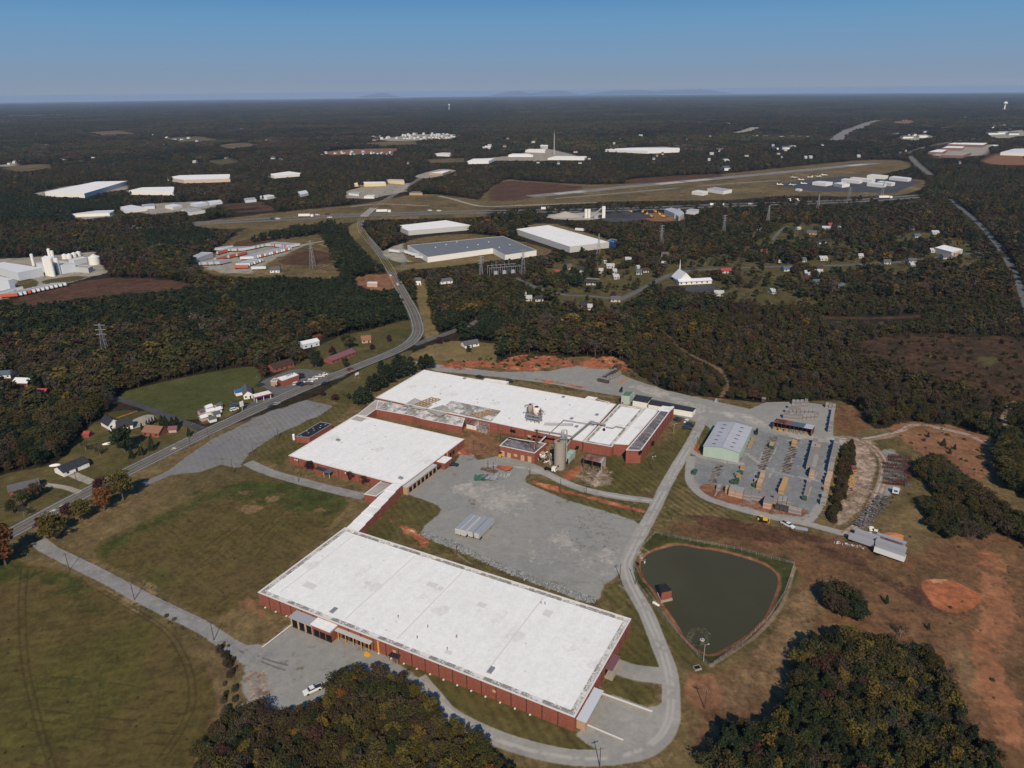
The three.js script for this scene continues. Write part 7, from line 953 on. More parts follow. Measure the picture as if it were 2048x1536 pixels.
far(zC,[[0,862],[30,838],[60,866],[30,890]],8,M.lightgrey,M.metalroof,'grey shed right of the concrete plant workshop'); far(zC,[[65,852],[100,840],[155,846],[120,860]],6,M.whitewall,M.metalroof,'pale shed at the right of the concrete plant');
// airfield
[[[810,684],[850,678],[930,684],[890,692],'cream hangar in the middle of the apron'],[[935,690],[985,684],[1030,694],[985,700],'white hangar with a dark open door'],[[980,668],[1000,663],[1105,672],[1085,678],'long white hangar, left of the far pair'],[[1030,660],[1050,655],[1180,666],[1160,672],'long white hangar, right of the far pair'],[[1130,690],[1150,684],[1245,694],[1225,700],'long white hangar, nearest the woods'],[[1190,682],[1210,677],[1295,686],[1275,692],'long white hangar at the apron end'],[[1130,645],[1160,638],[1255,646],[1235,652],'white hangar at the back right'],[[1260,655],[1290,649],[1390,660],[1370,666],'white hangar at the far right of the airfield'],[[195,724],[240,714],[340,728],[290,738],'grey roofed white hangar alone at the left of the apron'],[[105,738],[140,731],[200,738],[170,746],'small white hangar beside the lone grey roofed one'],[[710,726],[725,722],[752,726],[738,730],'tiny white shed beside the apron']].forEach(([a,b,c,d,l],i) => { const t = far(zC,[a,b,c,d],i === 10 ? 4 : 8,M.whitewall,i === 8 ? M.greywall : M.whiteroof,l); });
[[700,664],[745,678],[795,662],[845,658],[620,706],[690,708],[760,700],[880,650]].forEach(([x,y]) => { const t = thing('small_aircraft','small white aircraft parked on the apron','aircraft',G(...zC(x,y)),rr(0,3),'aircraft parked on the apron',0.1); part(t,'fuselage',new THREE.CylinderGeometry(0.5,0.9,9,8).rotateZ(Math.PI / 2),M.whitewall,0,1.6,0); part(t,'wing',box(1.8,0.25,13),M.whitewall,-0.8,2.2,0); part(t,'tailplane',box(1,0.2,4.4),M.whitewall,4,2,0); part(t,'fin',box(1.2,1.8,0.2),M.whitewall,4.1,2.9,0); t.scale.setScalar(1.4); });
// concrete plant
{ const t = thing('batch_plant','white silos and conveyor of the concrete plant beside the interstate','plant',G(...zB(1490,895)),0); clearings.push([rect(G(...zB(1490,895)),-30,30,-15,15),3]); for (const x of [-14,-9]) part(t,'silo',cyl(2.4,2.4,14,12),M.whitewall,x,7,0); part(t,'mixer_tower',box(5,18,5),M.whitewall,14,9,0); part(t,'conveyor',bar([-6,2,0],[13,17,0],0.9,6),M.galv); part(t,'hopper',box(6,5,4),M.greywall,2,2.5,2); for (const [x,y,c] of [[1600,888,[52,52,56]],[1680,882,[58,58,62]],[1740,890,[56,56,60]],[1320,885,[160,152,140]]]) { const g = new THREE.ConeGeometry(16,8,14,3),p = g.attributes.position; for (let i = 0; i < p.count; i++) p.setX(i,p.getX(i) * (0.9 + 0.3 * noise(p.getX(i) * 0.05,p.getZ(i) * 0.05))); const m = new THREE.Mesh(g,std(c)); m.name = numbered('aggregate_pile'); const q = G(...zB(x,y)); m.position.set(q[0],3.8,q[1]); m.scale.x = 1.8; scene.add(tag(m,c[0] > 100 ? 'pale gravel pile at the concrete plant' : ['black aggregate pile, left of three','black aggregate pile, middle of three','black aggregate pile, right of three'][x < 1650 ? 0 : x < 1700 ? 1 : 2],'pile')); }
  for (let k = 0; k < 9; k++) { const m = thing('digger','yellow machine standing in the dirt lot of the concrete plant','machine',G(...zB(1700 + k * 24,862 + (k % 3) * 14)),rr(0,3),'yellow machines at the concrete plant'); part(m,'body',box(5,2.4,3),M.yellow,0,1.6,0); part(m,'boom',bar([2,2,0],[6,4,0],0.35,5),M.yellow); part(m,'tracks',box(4.6,0.9,3.4),M.tyre,0,0.45,0); } }
// mast and water tower
{ const t = thing('radio_mast','slim white mast rising above the far factories','mast',G(...zB(1253,525)),0); part(t,'mast_pole',cyl(0.8,1.4,62,8),M.lightgrey,0,31,0); part(t,'platform',cyl(2.4,2.4,1.2,10),M.galv,0,56,0); part(t,'antenna',cyl(0.25,0.25,8,6),M.lightgrey,0,66,0);
  const w = thing('water_tower','white water tower on the horizon at the far right','water tower',G(...zC(1932,262)),0); clearings.push([rect(G(...zC(1932,262)),-160,160,-220,120),20]); part(w,'tank',new THREE.SphereGeometry(16,16,10).scale(1,0.7,1),M.whitewall,0,58,0); part(w,'stem',cyl(4,6,50,12),M.whitewall,0,25,0); part(w,'base',cyl(10,12,5,12),M.lightgrey,0,2.5,0); far(zC,[[1903,258],[1920,254],[1960,254],[1945,259]],12,M.whitewall,M.white,'long white building below the water tower'); const w2 = thing('water_tower','slender pale water tower near the horizon left of centre','water tower',G(...zB(639,268)),0); part(w2,'stem',cyl(4,5,60,10),M.lightgrey,0,30,0); part(w2,'tank',new THREE.SphereGeometry(11,12,8),M.lightgrey,0,62,0); }
// distant mill on the right
[[[1600,462],[1640,454],[1835,456],[1810,468],'longest white roof of the distant brick mill'],[[1570,484],[1600,474],[1700,476],[1690,486],'middle white roof of the distant brick mill'],[[1490,508],[1540,494],[1600,496],[1570,510],'left white roof of the distant brick mill'],[[1560,526],[1640,506],[1740,512],[1690,530],'near tan roof of the distant brick mill'],[[1510,528],[1540,518],[1580,520],[1555,532],'small near roof of the distant brick mill']].forEach(([a,b,c,d,l],i) => far(zC,[a,b,c,d],9,std([124,92,84]),i > 2 ? M.concrete : M.white,l)); far(zC,[[1912,510],[1990,490],[2100,488],[2100,516]],11,M.whitewall,M.whiteroof,'new white warehouse on orange ground at the right edge'); far(zC,[[1850,474],[1870,466],[1910,468],[1890,476]],6,M.lightgrey,M.whiteroof,'white shed right of the distant brick mill');
[[1300,416,70],[1340,412,60],[1395,414,50],[1370,428,60],[1460,424,50],[1250,378,50],[1600,376,70],[1730,312,50],[1770,308,60],[1890,366,60],[1940,362,60],[2010,368,70],[1870,406,60],[1930,404,60],[1990,408,60],[1340,322,50],[640,432,24],[700,430,30],[740,432,24],[800,432,30],[600,496,24],[660,494,50],[700,492,36],[20,490,30],[275,508,40],[310,574,30],[310,618,36],[440,428,40],[480,426,40],[540,428,40]].forEach(([x,y,w],i) => house('far_house','pale far building on the right of the forest plain','building',zC(x - w / 2,y),zC(x + w / 2,y - 1),22,6,4,M.whitewall,HR[i % 3],{ detail: 0,group: 'far pale buildings on the right of the plain' }));
// subdivisions of small pale houses
for (let k = 0; k < 78; k++) { const t = rnd(),x = 160 + t * 530,y = 434 - (t > 0.3 ? rr(0,28) : rr(0,10)) * (t > 0.55 && t < 0.66 ? 1.5 : 1); house('subdivision_house','small pale house in the distant subdivision','house',zB(x - 5,y),zB(x + 5,y + 0.1),10,5,4,M.whitewall,HR[k % 3 === 0 ? 0 : 1],{ detail: 0,group: 'houses of the distant subdivision' }); }
for (let k = 0; k < 22; k++) { const x = rr(0,300),y = 528 - rr(0,14); house('subdivision_house','small pale house at the near edge of the distant orange field','house',zB(x - 5,y),zB(x + 5,y),10,4,3,M.whitewall,HR[k % 2],{ detail: 0,group: 'houses by the distant orange field' }); }
[[1430,412],[1450,408],[1510,408],[1530,405],[1550,410],[740,378],[765,380],[910,384],[830,394],[905,342],[1740,318],[1780,320],[1810,318],[1850,316],[1870,316],[945,428],[970,426],[1020,436],[1060,436],[1100,430],[1150,446],[1260,540],[1320,548],[1190,525],[1140,528],[1040,590],[20,575],[50,582],[80,576],[110,572],[145,415],[370,424],[130,375],[1455,580],[1530,570],[1700,566],[1640,560],[1905,520],[1960,520],[2010,518]].forEach(([x,y],i) => house('far_house','pale far house among the trees on the left of the plain','house',zA(x - 7,y),zA(x + 7,y),11,4,3,M.whitewall,HR[i % 3],{ detail: 0,group: 'far houses on the left of the plain' }));
{ const used = []; for (let k = 0; k < 90; k++) { const x = rr(20,2030),y = 236 + 94 * Math.pow(rnd(),0.8),p = G(x,y); if (layers.some((l) => inPoly(l.path,p[0],p[1])) || clearings.some(([c]) => inPoly(c,p[0],p[1]))) continue; const w = rr(3,8); house('far_house',y < 275 ? 'tiny pale house in the far forest' : 'small pale house in the forest below the far clearings','house',[x - w / 2,y],[x + w / 2,y],rr(10,20),4,3,k % 4 ? paleWall : M.tan,HR[k % 4],{ detail: 0,group: y < 275 ? 'tiny houses in the far forest' : 'small houses below the far clearings' }); const c = clearings[clearings.length - 1]; c[1] = 22; } }
// ------------------------------------------------------------------ vegetation
function leafFaces(spots,o) { // spots: [x, y, z, size, tone]; each becomes a bent leaf spray of two triangles facing anywhere
  const n = spots.length,pos = new Float32Array(n * 18),col = new Float32Array(n * 18),nor = new Float32Array(n * 18),a = new THREE.Vector3(),b = new THREE.Vector3(),c = new THREE.Vector3();
  spots.forEach(([x,y,z,s,tn,up = 0,ox = 0,oy = 0,oz = 0],i) => {
    a.set(rr(-1,1),rr(-1,1),rr(-1,1)).normalize(); b.set(rr(-1,1),rr(-1,1) + up,rr(-1,1)).cross(a).normalize(); c.crossVectors(a,b).normalize();
    const w = s * rr(0.7,1.2) / 2,l = s * rr(0.8,1.35) / 2,bend = s * rr(-0.2,0.3);
    const P = [[-w,-l * 0.6,0],[w * 0.8,-l,0],[w,l * 0.7,bend],[-w * 0.7,l,bend]].map(([p,q,r]) => [x + a.x * p + b.x * q + c.x * r,y + a.y * p + b.y * q + c.y * r,z + a.z * p + b.z * q + c.z * r]);
    [0,1,2,0,2,3].forEach((k,q) => { for (let m = 0; m < 3; m++) { pos[i * 18 + q * 3 + m] = P[k][m]; col[i * 18 + q * 3 + m] = tn * (m === 0 ? o?.[0] ?? 1 : m === 1 ? o?.[1] ?? 1 : o?.[2] ?? 1); } });
  });
  const g = new THREE.BufferGeometry(); g.setAttribute('position',new THREE.BufferAttribute(pos,3)); g.setAttribute('color',new THREE.BufferAttribute(col,3)); g.computeVertexNormals(); return g;
}
function tint(g,r,gr,b) { const n = g.attributes.position.count,c = new Float32Array(n * 3); for (let i = 0; i < n; i++) { c[i * 3] = r; c[i * 3 + 1] = gr; c[i * 3 + 2] = b; } g.setAttribute('color',new THREE.BufferAttribute(c,3)); g.deleteAttribute('uv'); return g.index ? g.toNonIndexed() : g; }
const limb = (p,q,r1,r2) => { const a = new THREE.Vector3(...p),d = new THREE.Vector3(...q).sub(a),g = new THREE.CylinderGeometry(r2,r1,d.length(),5,1); g.translate(0,d.length() / 2,0); g.applyQuaternion(new THREE.Quaternion().setFromUnitVectors(new THREE.Vector3(0,1,0),d.normalize())); g.translate(...p); return g; };
// every tree is 10 m tall before scaling
function broadleaf(n,size,wide = 1,clumps = 13) {
  const blobs = [],spots = [];
  for (let k = 0; k < clumps; k++) { const a = rr(0,6.28),t = rnd(),h = 3.6 + 5.4 * t,R = (t < 0.35 ? 2.1 + t * 2.6 : 3 * Math.sqrt(Math.max(0.03,1 - Math.pow((t - 0.35) / 0.72,2)))) * wide * rr(0.45,1); blobs.push([Math.cos(a) * R,h,Math.sin(a) * R,rr(0.9,1.65) * (wide > 1 ? 1.15 : 1)]); }
  blobs.push([0,8.6,0,1.3],[0,6,0,1.9]);
  for (let k = 0; k < n; k++) { const [x,y,z,r] = pick(blobs),u = rr(-1,1),a = rr(0,6.28),q = r * Math.pow(rnd(),0.33) * rr(0.85,1.12),s = Math.sqrt(1 - u * u); spots.push([x + q * s * Math.cos(a),y + q * u * 0.85,z + q * s * Math.sin(a),size * rr(0.7,1.3),rr(0.82,1.18)]); }
  const tr = [limb([0,0,0],[rr(-0.2,0.2),4.6,rr(-0.2,0.2)],0.26,0.16),limb([0,4.4,0],[rr(-0.4,0.4),8,rr(-0.4,0.4)],0.16,0.05)];
  for (const b of blobs.slice(0,7)) tr.push(limb([0,rr(2.2,4.6),0],[b[0] * 0.85,b[1],b[2] * 0.85],0.1,0.035));
  return { crown: leafFaces(spots),trunk: merge(tr) };
}
function pineTree(n,size,low = 4.2,full = 0.75) {
  const spots = [],tr = [limb([0,0,0],[rr(-0.1,0.1),9.6,rr(-0.1,0.1)],0.2,0.05)],whorls = 13;
  const tips = [];
  for (let k = 0; k < whorls; k++) { const t = k / (whorls - 1),y = low + (9.7 - low) * t,R = (2.3 * Math.pow(1 - t,full) + 0.25) * (t < 0.12 ? 0.75 : 1),m = 3 + (k % 3); for (let j = 0; j < m; j++) { const a = rr(0,6.28),r = R * rr(0.55,1.1); tips.push([Math.cos(a) * r,y + rr(-0.3,0.3) + r * 0.08,Math.sin(a) * r,0.35 + 0.3 * (1 - t)]); if (j < 2) tr.push(limb([0,y - 0.25,0],[Math.cos(a) * r * 0.8,y,Math.sin(a) * r * 0.8],0.05,0.02)); } }
  for (let k = 0; k < n; k++) { const [x,y,z,r] = pick(tips),f = rr(0.45,1.12); spots.push([x * f + rr(-r,r),y + rr(-r,r) * 0.7,z * f + rr(-r,r),size * rr(0.7,1.3),rr(0.7,1.28)]); }
  return { crown: leafFaces(spots),trunk: merge(tr) };
}
function cedarTree(n,size) {
  const spots = []; for (let k = 0; k < n; k++) { const t = Math.pow(rnd(),1.4),a = rr(0,6.28),r = (2.5 * Math.pow(1 - t,0.8) + 0.1) * rr(0.72,1.06) * (0.9 + 0.16 * Math.sin(a * 3 + t * 9)); spots.push([Math.cos(a) * r,0.5 + 9.4 * t,Math.sin(a) * r,size * rr(0.7,1.3),rr(0.7,1.28)]); }
  return { crown: leafFaces(spots),trunk: merge([limb([0,0,0],[0,8.5,0],0.2,0.04)]) };
}
function bareTree(n,size) {
  const tr = [limb([0,0,0],[0.1,4.2,0],0.22,0.14)],spots = [];
  for (let k = 0; k < 9; k++) { const a = rr(0,6.28),r = rr(1.2,3),y = rr(5,8.6); tr.push(limb([0,rr(2.4,4.2),0],[Math.cos(a) * r,y,Math.sin(a) * r],0.1,0.04)); for (let j = 0; j < n / 9; j++) spots.push([Math.cos(a) * r * rr(0.5,1.25) + rr(-0.9,0.9),y + rr(-1.3,1.2),Math.sin(a) * r * rr(0.5,1.25) + rr(-0.9,0.9),size * rr(0.5,1.1),rr(0.75,1.25)]); }
  const g = leafFaces(spots); return { crown: g,trunk: merge(tr) };
}
function shrubGeo(n,size) { const spots = []; for (let k = 0; k < n; k++) { const a = rr(0,6.28),u = rnd(),r = Math.pow(rnd(),0.4); spots.push([Math.cos(a) * r * 4.6 * Math.sqrt(1 - u * u * 0.9),0.6 + u * 8.6 * rr(0.6,1.05),Math.sin(a) * r * 4.6 * Math.sqrt(1 - u * u * 0.9),size * rr(0.6,1.3),rr(0.68,1.3)]); } return { crown: leafFaces(spots),trunk: merge([limb([0,0,0],[0.4,5,0.2],0.3,0.1),limb([0,0,0],[-1.4,4.6,0.6],0.2,0.08),limb([0,0,0],[1,4.4,-1.2],0.2,0.08)]) }; }
const LEAF = { // leaf colours as the leaves are, before the crown shades itself
  green: [59,59,35],olive: [67,61,36],brown: [65,56,41],grey: [73,66,57],rust: [74,56,40],ochre: [94,78,40],red: [63,45,39],pine: [44,52,37],dark: [40,48,32],plum: [64,39,41],orange: [98,64,37],gold: [84,76,37],
};
const leafColor = (k,j = 0.12) => { const c = lin(...LEAF[k]); const v = rr(1 - j,1 + j); return c.setRGB(c.r * v * rr(0.94,1.06),c.g * v * rr(0.95,1.05),c.b * v * rr(0.92,1.08)); };
const barkMat = std([92,80,70]),paleBark = std([120,112,102]);
const leafMats = {}; const leafMat = (k,v = 0) => leafMats[k + v] ??= new THREE.MeshPhysicalMaterial({ specularIntensity: 0.1,color: (() => { const c = lin(...LEAF[k]); const f = [1,0.84,1.18][v]; return c.setRGB(c.r * f,c.g * f,c.b * f); })(),vertexColors: true,roughness: 1 });
const protoNear = { broad: [0,1,2,3].map((k) => broadleaf(1500,0.44,[1,1.15,0.85,1.3][k],17)),pine: [0,1].map(() => pineTree(1300,0.44,2.2)),cedar: [cedarTree(1200,0.42)],bare: [0,1].map(() => bareTree(700,0.34)),shrub: [0,1].map(() => shrubGeo(800,0.8)) };
function tree(name,label,group,[x,z],h,wide,kind,variant,tones,cat = 'tree') {
  const g = protoNear[kind][variant % protoNear[kind].length],t = thing(name,label,cat,[x,z],rr(0,6.28),group); t.scale.set(h / 10 * wide,h / 10,h / 10 * wide);
  part(t,'trunk',g.trunk,kind === 'bare' ? paleBark : barkMat); part(t,'crown',g.crown,leafMat(tones,Math.floor(rnd() * 3))); return t;
}
// --- single trees that stand out
for (const [px,h,w,kind,tone,name,label] of [
  [zh(905,1320),17,1.12,'broad','gold','maple_tree','largest green and gold maple beside the highway'],[zh(765,1395),13,1.15,'broad','orange','maple_tree','orange leaved maple in front of the largest gold maple'],[zh(775,1290),12,0.95,'broad','plum','maple_tree','dark red maple between the orange maple and the highway'],[zh(608,1465),11.5,1.3,'broad','gold','maple_tree','rounded olive and orange maple second along the highway'],[zh(500,1450),8,1.2,'broad','plum','maple_tree','small purple tree tucked between two maples by the highway'],[[112,1078],13,1.35,'broad','gold','maple_tree','broad yellow green maple at the farm lane corner'],[[82,1062],7,1.2,'broad','plum','maple_tree','small dark red tree beside the farm lane corner maple'],
  [[12,1130],20,1.1,'broad','orange','maple_tree','tall orange topped maple cut by the left edge of the picture'],[[-34,1150],18,1.1,'broad','dark','shade_tree','dark green tree at the left edge behind the orange topped maple'],
  [zh(915,965),16,1.45,'broad','dark','shade_tree','biggest dark green oak among the roadside houses'],[zh(965,1010),7,1,'cedar','dark','cedar_tree','small dark cedar in front of the biggest oak'],[zh(1038,985),7,1.1,'cedar','dark','cedar_tree','dark cedar just right of the biggest oak'],[zh(1115,950),9,1,'cedar','pine','cedar_tree','cone shaped green cedar in front of the tan roofed house'],[zh(1385,850),6,1.1,'cedar','dark','cedar_tree','round dark evergreen at the side road corner'],[zh(735,995),8,1.3,'bare','grey','bare_tree','wide leafless grey tree on the lawn beside the biggest oak'],[zh(630,960),7,1.3,'bare','grey','bare_tree','leafless grey tree at the wood edge above the long grey house'],
  [zh(170,1350),9,1.2,'broad','green','shade_tree','green tree hiding the house at the far left'],[zh(260,1300),9,1.1,'broad','brown','shade_tree','brown tree beside the house at the far left'],[zh(100,1420),8,1.2,'broad','green','shade_tree','dense green tree above the highway at the far left'],[zh(180,1440),8,1.2,'bare','grey','bare_tree','greyish thin tree above the highway at the far left'],
  [zm(850,350),14,1.2,'broad','dark','shade_tree','large dark round tree above the restaurant car park'],[zm(1085,215),13,1.2,'broad','green','shade_tree','large round tree behind the mauve roofed house'],[zm(1065,350),8,1.1,'broad','green','shade_tree','green tree in front of the mauve roofed house'],[zm(970,265),8,0.9,'broad','plum','plum_tree','tall dark red tree left of the mauve roofed house'],[zm(1265,220),5,1.3,'broad','plum','plum_tree','low dark red tree right of the mauve roofed house'],[zm(1385,165),7,1,'broad','plum','plum_tree','dark red tree near the highway bend'],[zm(460,390),9,1.2,'broad','brown','shade_tree','brown tree at the corner of the playing field'],[zm(1755,180),7,1.2,'broad','plum','plum_tree','round crimson tree on the lawn beyond the bend'],[zm(1805,165),5,1.2,'broad','dark','shade_tree','small green tree beside the round crimson tree'],[zm(1965,240),6,1.2,'broad','green','shade_tree','green bush tree beside the small grey house'],
  [zm(897,560),5,1.2,'broad','plum','plum_tree','small plum tree at the end of the gravel car park, nearer the highway'],[zm(990,590),5.4,1.3,'broad','plum','plum_tree','plum tree at the end of the gravel car park, nearer the pines'],[zm(1055,565),4.6,1.2,'bare','grey','bare_tree','small grey tree between the plum trees and the pines'],[zm(1088,582),4.6,1,'broad','green','shade_tree','small green tree beside the first pine'],
  [zm(808,1104),6.2,1.3,'broad','plum','plum_tree','purple tree by the black roofed porch of the middle building'],[zm(1105,1178),5.6,1.2,'broad','plum','plum_tree','purple tree by the wall of the middle building, second of three'],[zm(1205,1208),5.4,1.2,'broad','plum','plum_tree','purple tree by the brick annex, last of three'],
  [z2(1145,425),4.6,1.4,'cedar','pine','young_pine','largest young pine on the brown slope right of the yard'],[z2(1250,458),3.4,1.3,'cedar','pine','young_pine','young pine upper right of its twin on the brown slope'],[z2(1205,498),3.4,1.3,'cedar','pine','young_pine','young pine lowest on the brown slope'],[z2(1003,345),3.2,1.3,'cedar','pine','young_pine','young pine beside the dirt track bend'],
  [[1772,1206],4,1,'cedar','pine','young_pine','lone young pine in the brush above the fallen trunk'],[[1856,1258],3,1,'cedar','pine','young_pine','lone small pine below the orange clay patch'],[[1800,1275],6,1.2,'bare','brown','bare_tree','bare leaning tree at the edge of the lower right wood'],
]) tree(name,label,null,G(...px),h,w,kind,Math.floor(rnd() * 4),tone);
[[1150,618,10],[1185,622,13],[1225,610,12],[1250,530,12],[1290,520,13],[1340,500,13],[1375,470,15],[1330,400,11],[1430,438,16],[1460,428,18],[1500,420,16],[1545,405,14],[1620,368,11],[1660,362,12],[1695,358,10]].forEach(([x,y,h],i) => tree('pine_tree',i < 12 ? 'tall dark pine in the row at the left end of the back mill' : 'pine in the small clump by the gravel drive behind the mill',i < 12 ? 'pines at the end of the mill' : 'pines by the gravel drive',G(...zm(x,y)),h,1.5,'pine',i,i % 3 ? 'pine' : 'dark'));
[[1040,800],[1078,778],[1098,768],[1118,758],[1140,748],[1190,772],[1215,775],[1265,782],[1300,780]].forEach(([x,y],i) => tree('hedge_cedar','clipped cone cedar in the hedge by the white driveway','hedge cedars by the driveway',G(...zh(x,y)),i > 4 ? 7 : 4.6,i > 4 ? 1.3 : 0.9,'cedar',0,'dark','tree'));

{ // bushes and weeds on the clay bank, the slopes and the rough grass
  const list = [[],[]],put = (pts,n,h0,h1,tones) => { const p = world(pts),b = bounds(p); for (let k = 0; k < n; k++) { const x = rr(b[0],b[2]),z = rr(b[1],b[3]); if (!inPoly(p,x,z)) continue; const h = rr(h0,h1) * (rnd() < 0.15 ? 1.6 : 1); list[k % 2].push([x,-0.05,z,h / 10 * rr(1,2.2),h / 10,rr(0,6.28),leafColor(pick(tones),0.2).multiplyScalar(1.7)]); } };
  put([[880,722],[1000,718],[1050,706],[1120,710],[1152,728],[1075,738],[990,736],[905,732]],90,0.8,2.2,['green','dark','olive']); put([[1780,850],[1900,850],[2000,890],[1960,960],[1830,910]],50,0.4,1.4,['brown','olive','green']); put([[1330,1052],[1600,1062],[1850,1100],[2060,1060],[2060,1500],[1960,1400],[1880,1280],[1560,1300],[1590,1140]],170,0.25,0.7,['brown','olive','brown','grey']); put([[1690,1090],[1760,960],[1830,900],[1860,1000],[1850,1090]],80,0.3,1.2,['green','olive','brown']); put([[200,1090],[480,950],[690,990],[640,1060],[430,1240]],200,0.25,0.6,['olive','green']); put([[-40,1140],[140,1150],[400,1330],[430,1420],[380,1540],[-40,1540]],260,0.2,0.5,['olive','green','brown']); put([[300,1210],[470,1296],[440,1300],[330,1262],[250,1210]],90,0.5,1.3,['brown','grey','olive']); put([[1180,715],[1330,785],[1500,808],[1500,800],[1340,775],[1262,736]],120,0.8,2.6,['brown','grey','green']);
  list.forEach((l,i) => { const g = protoNear.shrub[i],m = new THREE.InstancedMesh(g.crown,new THREE.MeshPhysicalMaterial({ specularIntensity: 0.1,color: 0xffffff,vertexColors: true,roughness: 1 }),l.length),q = new THREE.Matrix4(),e = new THREE.Quaternion(); l.forEach(([x,y,z,sx,sy,t,c],k) => { q.compose(new THREE.Vector3(x,y,z),e.setFromAxisAngle(new THREE.Vector3(0,1,0),t),new THREE.Vector3(sx,sy,sx)); m.setMatrixAt(k,q); m.setColorAt(k,c); }); m.name = numbered('brush'); m.castShadow = true; tag(m,'low weeds and bushes on the rough ground','brush'); m.userData.kind = 'stuff'; scene.add(m); });
}
// --- woods: where trees may stand
const mask = TILES.slice(1).map((t) => { const s = t.res < 4 ? 1 : 1,n = t.n,m = new Uint8Array(n * n).fill(1); return { t,n,m }; });
function stamp(path,value,margin = 0) { for (const k of mask) { const p = (margin ? grow(path,margin) : path).map(([x,z]) => [(x - k.t.x) / k.t.res,(z - k.t.z) / k.t.res]),b = bounds(p),i0 = Math.max(0,Math.floor(b[0])),j0 = Math.max(0,Math.floor(b[1])),i1 = Math.min(k.n,Math.ceil(b[2]) + 1),j1 = Math.min(k.n,Math.ceil(b[3]) + 1),w = i1 - i0,h = j1 - j0; if (w <= 0 || h <= 0) continue; const f = new Float32Array(w * h); fill(f,w,h,p.map(([x,y]) => [x - i0,y - j0]),1); for (let j = 0; j < h; j++) for (let i = 0; i < w; i++) if (f[j * w + i] > 0.4) k.m[(j + j0) * k.n + i + i0] = value; } }
for (const l of layers) stamp(l.path,l.sparse ? l.sparse + 1 : 0);
for (const p of [[[630,446],[668,438],[752,548],[690,562]],[[495,472],[632,446],[630,472],[500,486]]]) stamp(world(p),1);
for (const [path,m] of clearings) stamp(path,0,m);
const wooded = (x,z) => { const k = mask[inside(TILES[1],x,z) ? 0 : 1],i = Math.floor((x - k.t.x) / k.t.res),j = Math.floor((z - k.t.z) / k.t.res); return i < 0 || j < 0 || i >= k.n || j >= k.n ? 1 : k.m[j * k.n + i]; };
const WOODS = [ // woods that stand inside the open ground
  { name: 'lower left',p: [[385,1600],[395,1480],[440,1440],[470,1425],[482,1402],[520,1410],[560,1422],[640,1408],[655,1372],[662,1346],[740,1336],[800,1346],[850,1390],[890,1432],[960,1474],[1040,1540],[1060,1600]],h: [5.2,9.4],mix: { green: 5,olive: 5,brown: 2.5,grey: 4,ochre: 1.2,gold: 1.8,red: 0.7,dark: 2,orange: 0.2 } },
  { name: 'lower right',p: [[1425,1600],[1418,1490],[1440,1445],[1520,1440],[1560,1430],[1580,1380],[1598,1330],[1600,1272],[1650,1268],[1700,1262],[1740,1272],[1800,1280],[1850,1285],[1880,1320],[1920,1370],[1940,1440],[1985,1480],[2000,1540],[1990,1600]],h: [5.6,10.4],mix: { green: 5,olive: 4.5,brown: 2.5,grey: 3,ochre: 1,gold: 1.6,red: 0.9,pine: 2.5,dark: 3,rust: 0.4 } },
  { name: 'clump',p: [[1630,1182],[1660,1168],[1692,1163],[1735,1195],[1744,1225],[1705,1250],[1680,1240],[1640,1205]],h: [6,9],mix: { green: 2,brown: 2,grey: 3,dark: 2 } },
  { name: 'hedge',p: [[425,1285],[455,1296],[482,1335],[468,1370],[476,1410],[450,1445],[436,1400],[444,1350]],h: [1.8,3.6],mix: { green: 2,brown: 3,grey: 3,dark: 1 } },
  { name: 'right bank',p: [[1826,915],[1880,905],[1970,980],[2080,1050],[2080,1110],[1980,1055],[1900,1010],[1838,960]],h: [6,9],mix: { green: 3,dark: 2,brown: 2,olive: 2,grey: 1,ochre: 0.6 } },
  { name: 'right bank',p: [[1836,992],[1880,985],[1940,1020],[2000,1060],[1960,1085],[1880,1078],[1848,1040]],h: [4,7],mix: { green: 3,dark: 3,grey: 2,olive: 1 } },
  { name: 'right bank',p: [[1985,905],[2020,850],[2080,840],[2080,1010],[2010,975]],h: [7,10],mix: { green: 3,dark: 2,brown: 3,olive: 2,ochre: 1 } },
  { name: 'yard hedge',p: [[1688,884],[1708,878],[1706,930],[1690,990],[1668,1050],[1654,1045],[1672,980]],h: [3,4.6],mix: { brown: 3,green: 3,olive: 2 } },
];
for (const w of WOODS) { w.path = world(w.p); w.box = bounds(w.path); }
const PINES = [[[630,446],[668,438],[752,548],[690,562]],[[495,472],[632,446],[630,472],[500,486]],[[430,610],[560,556],[740,565],[822,590],[822,655],[700,670],[560,640]],[[-60,600],[200,590],[430,590],[440,650],[-60,690]],[[-60,395],[250,400],[240,440],[-60,455]],[[280,470],[440,445],[430,490],[300,510]],[[1210,395],[1700,375],[1700,392],[1220,404]],[[840,640],[1000,640],[1000,690],[880,690]],[[1110,545],[1150,545],[1240,570],[1130,580]]].map((p) => world(p));
const SCRUB = world([[1290,640],[1500,600],[2100,590],[2100,880],[1900,850],[1680,800],[1500,806],[1300,770],[1240,735]]);
const MIXES = { wild: { green: 2.4,olive: 2.2,brown: 2.4,grey: 2.0,rust: 0.35,ochre: 0.3,red: 0.35,pine: 2,dark: 1.4 },pine: { pine: 6,dark: 4,green: 0.6,olive: 0.4 },scrub: { olive: 2.6,brown: 3,grey: 2.2,rust: 0.4,ochre: 0.5,red: 0.35,green: 2.2,dark: 0.7 } };
function choose(mix,bias) { let s = 0; const e = Object.entries(mix); const w = e.map(([k,v],i) => v * (0.15 + 1.7 * noise(bias[0] / 260 + i * 0.137,bias[1] / 260 + i * 0.071) ** 2) * (0.2 + 1.6 * noise(bias[0] / 900 + i * 0.31,bias[1] / 900) ** 2)); for (const v of w) s += v; let r = rnd() * s; for (let i = 0; i < e.length; i++) if ((r -= w[i]) <= 0) return e[i][0]; return e[0][0]; }
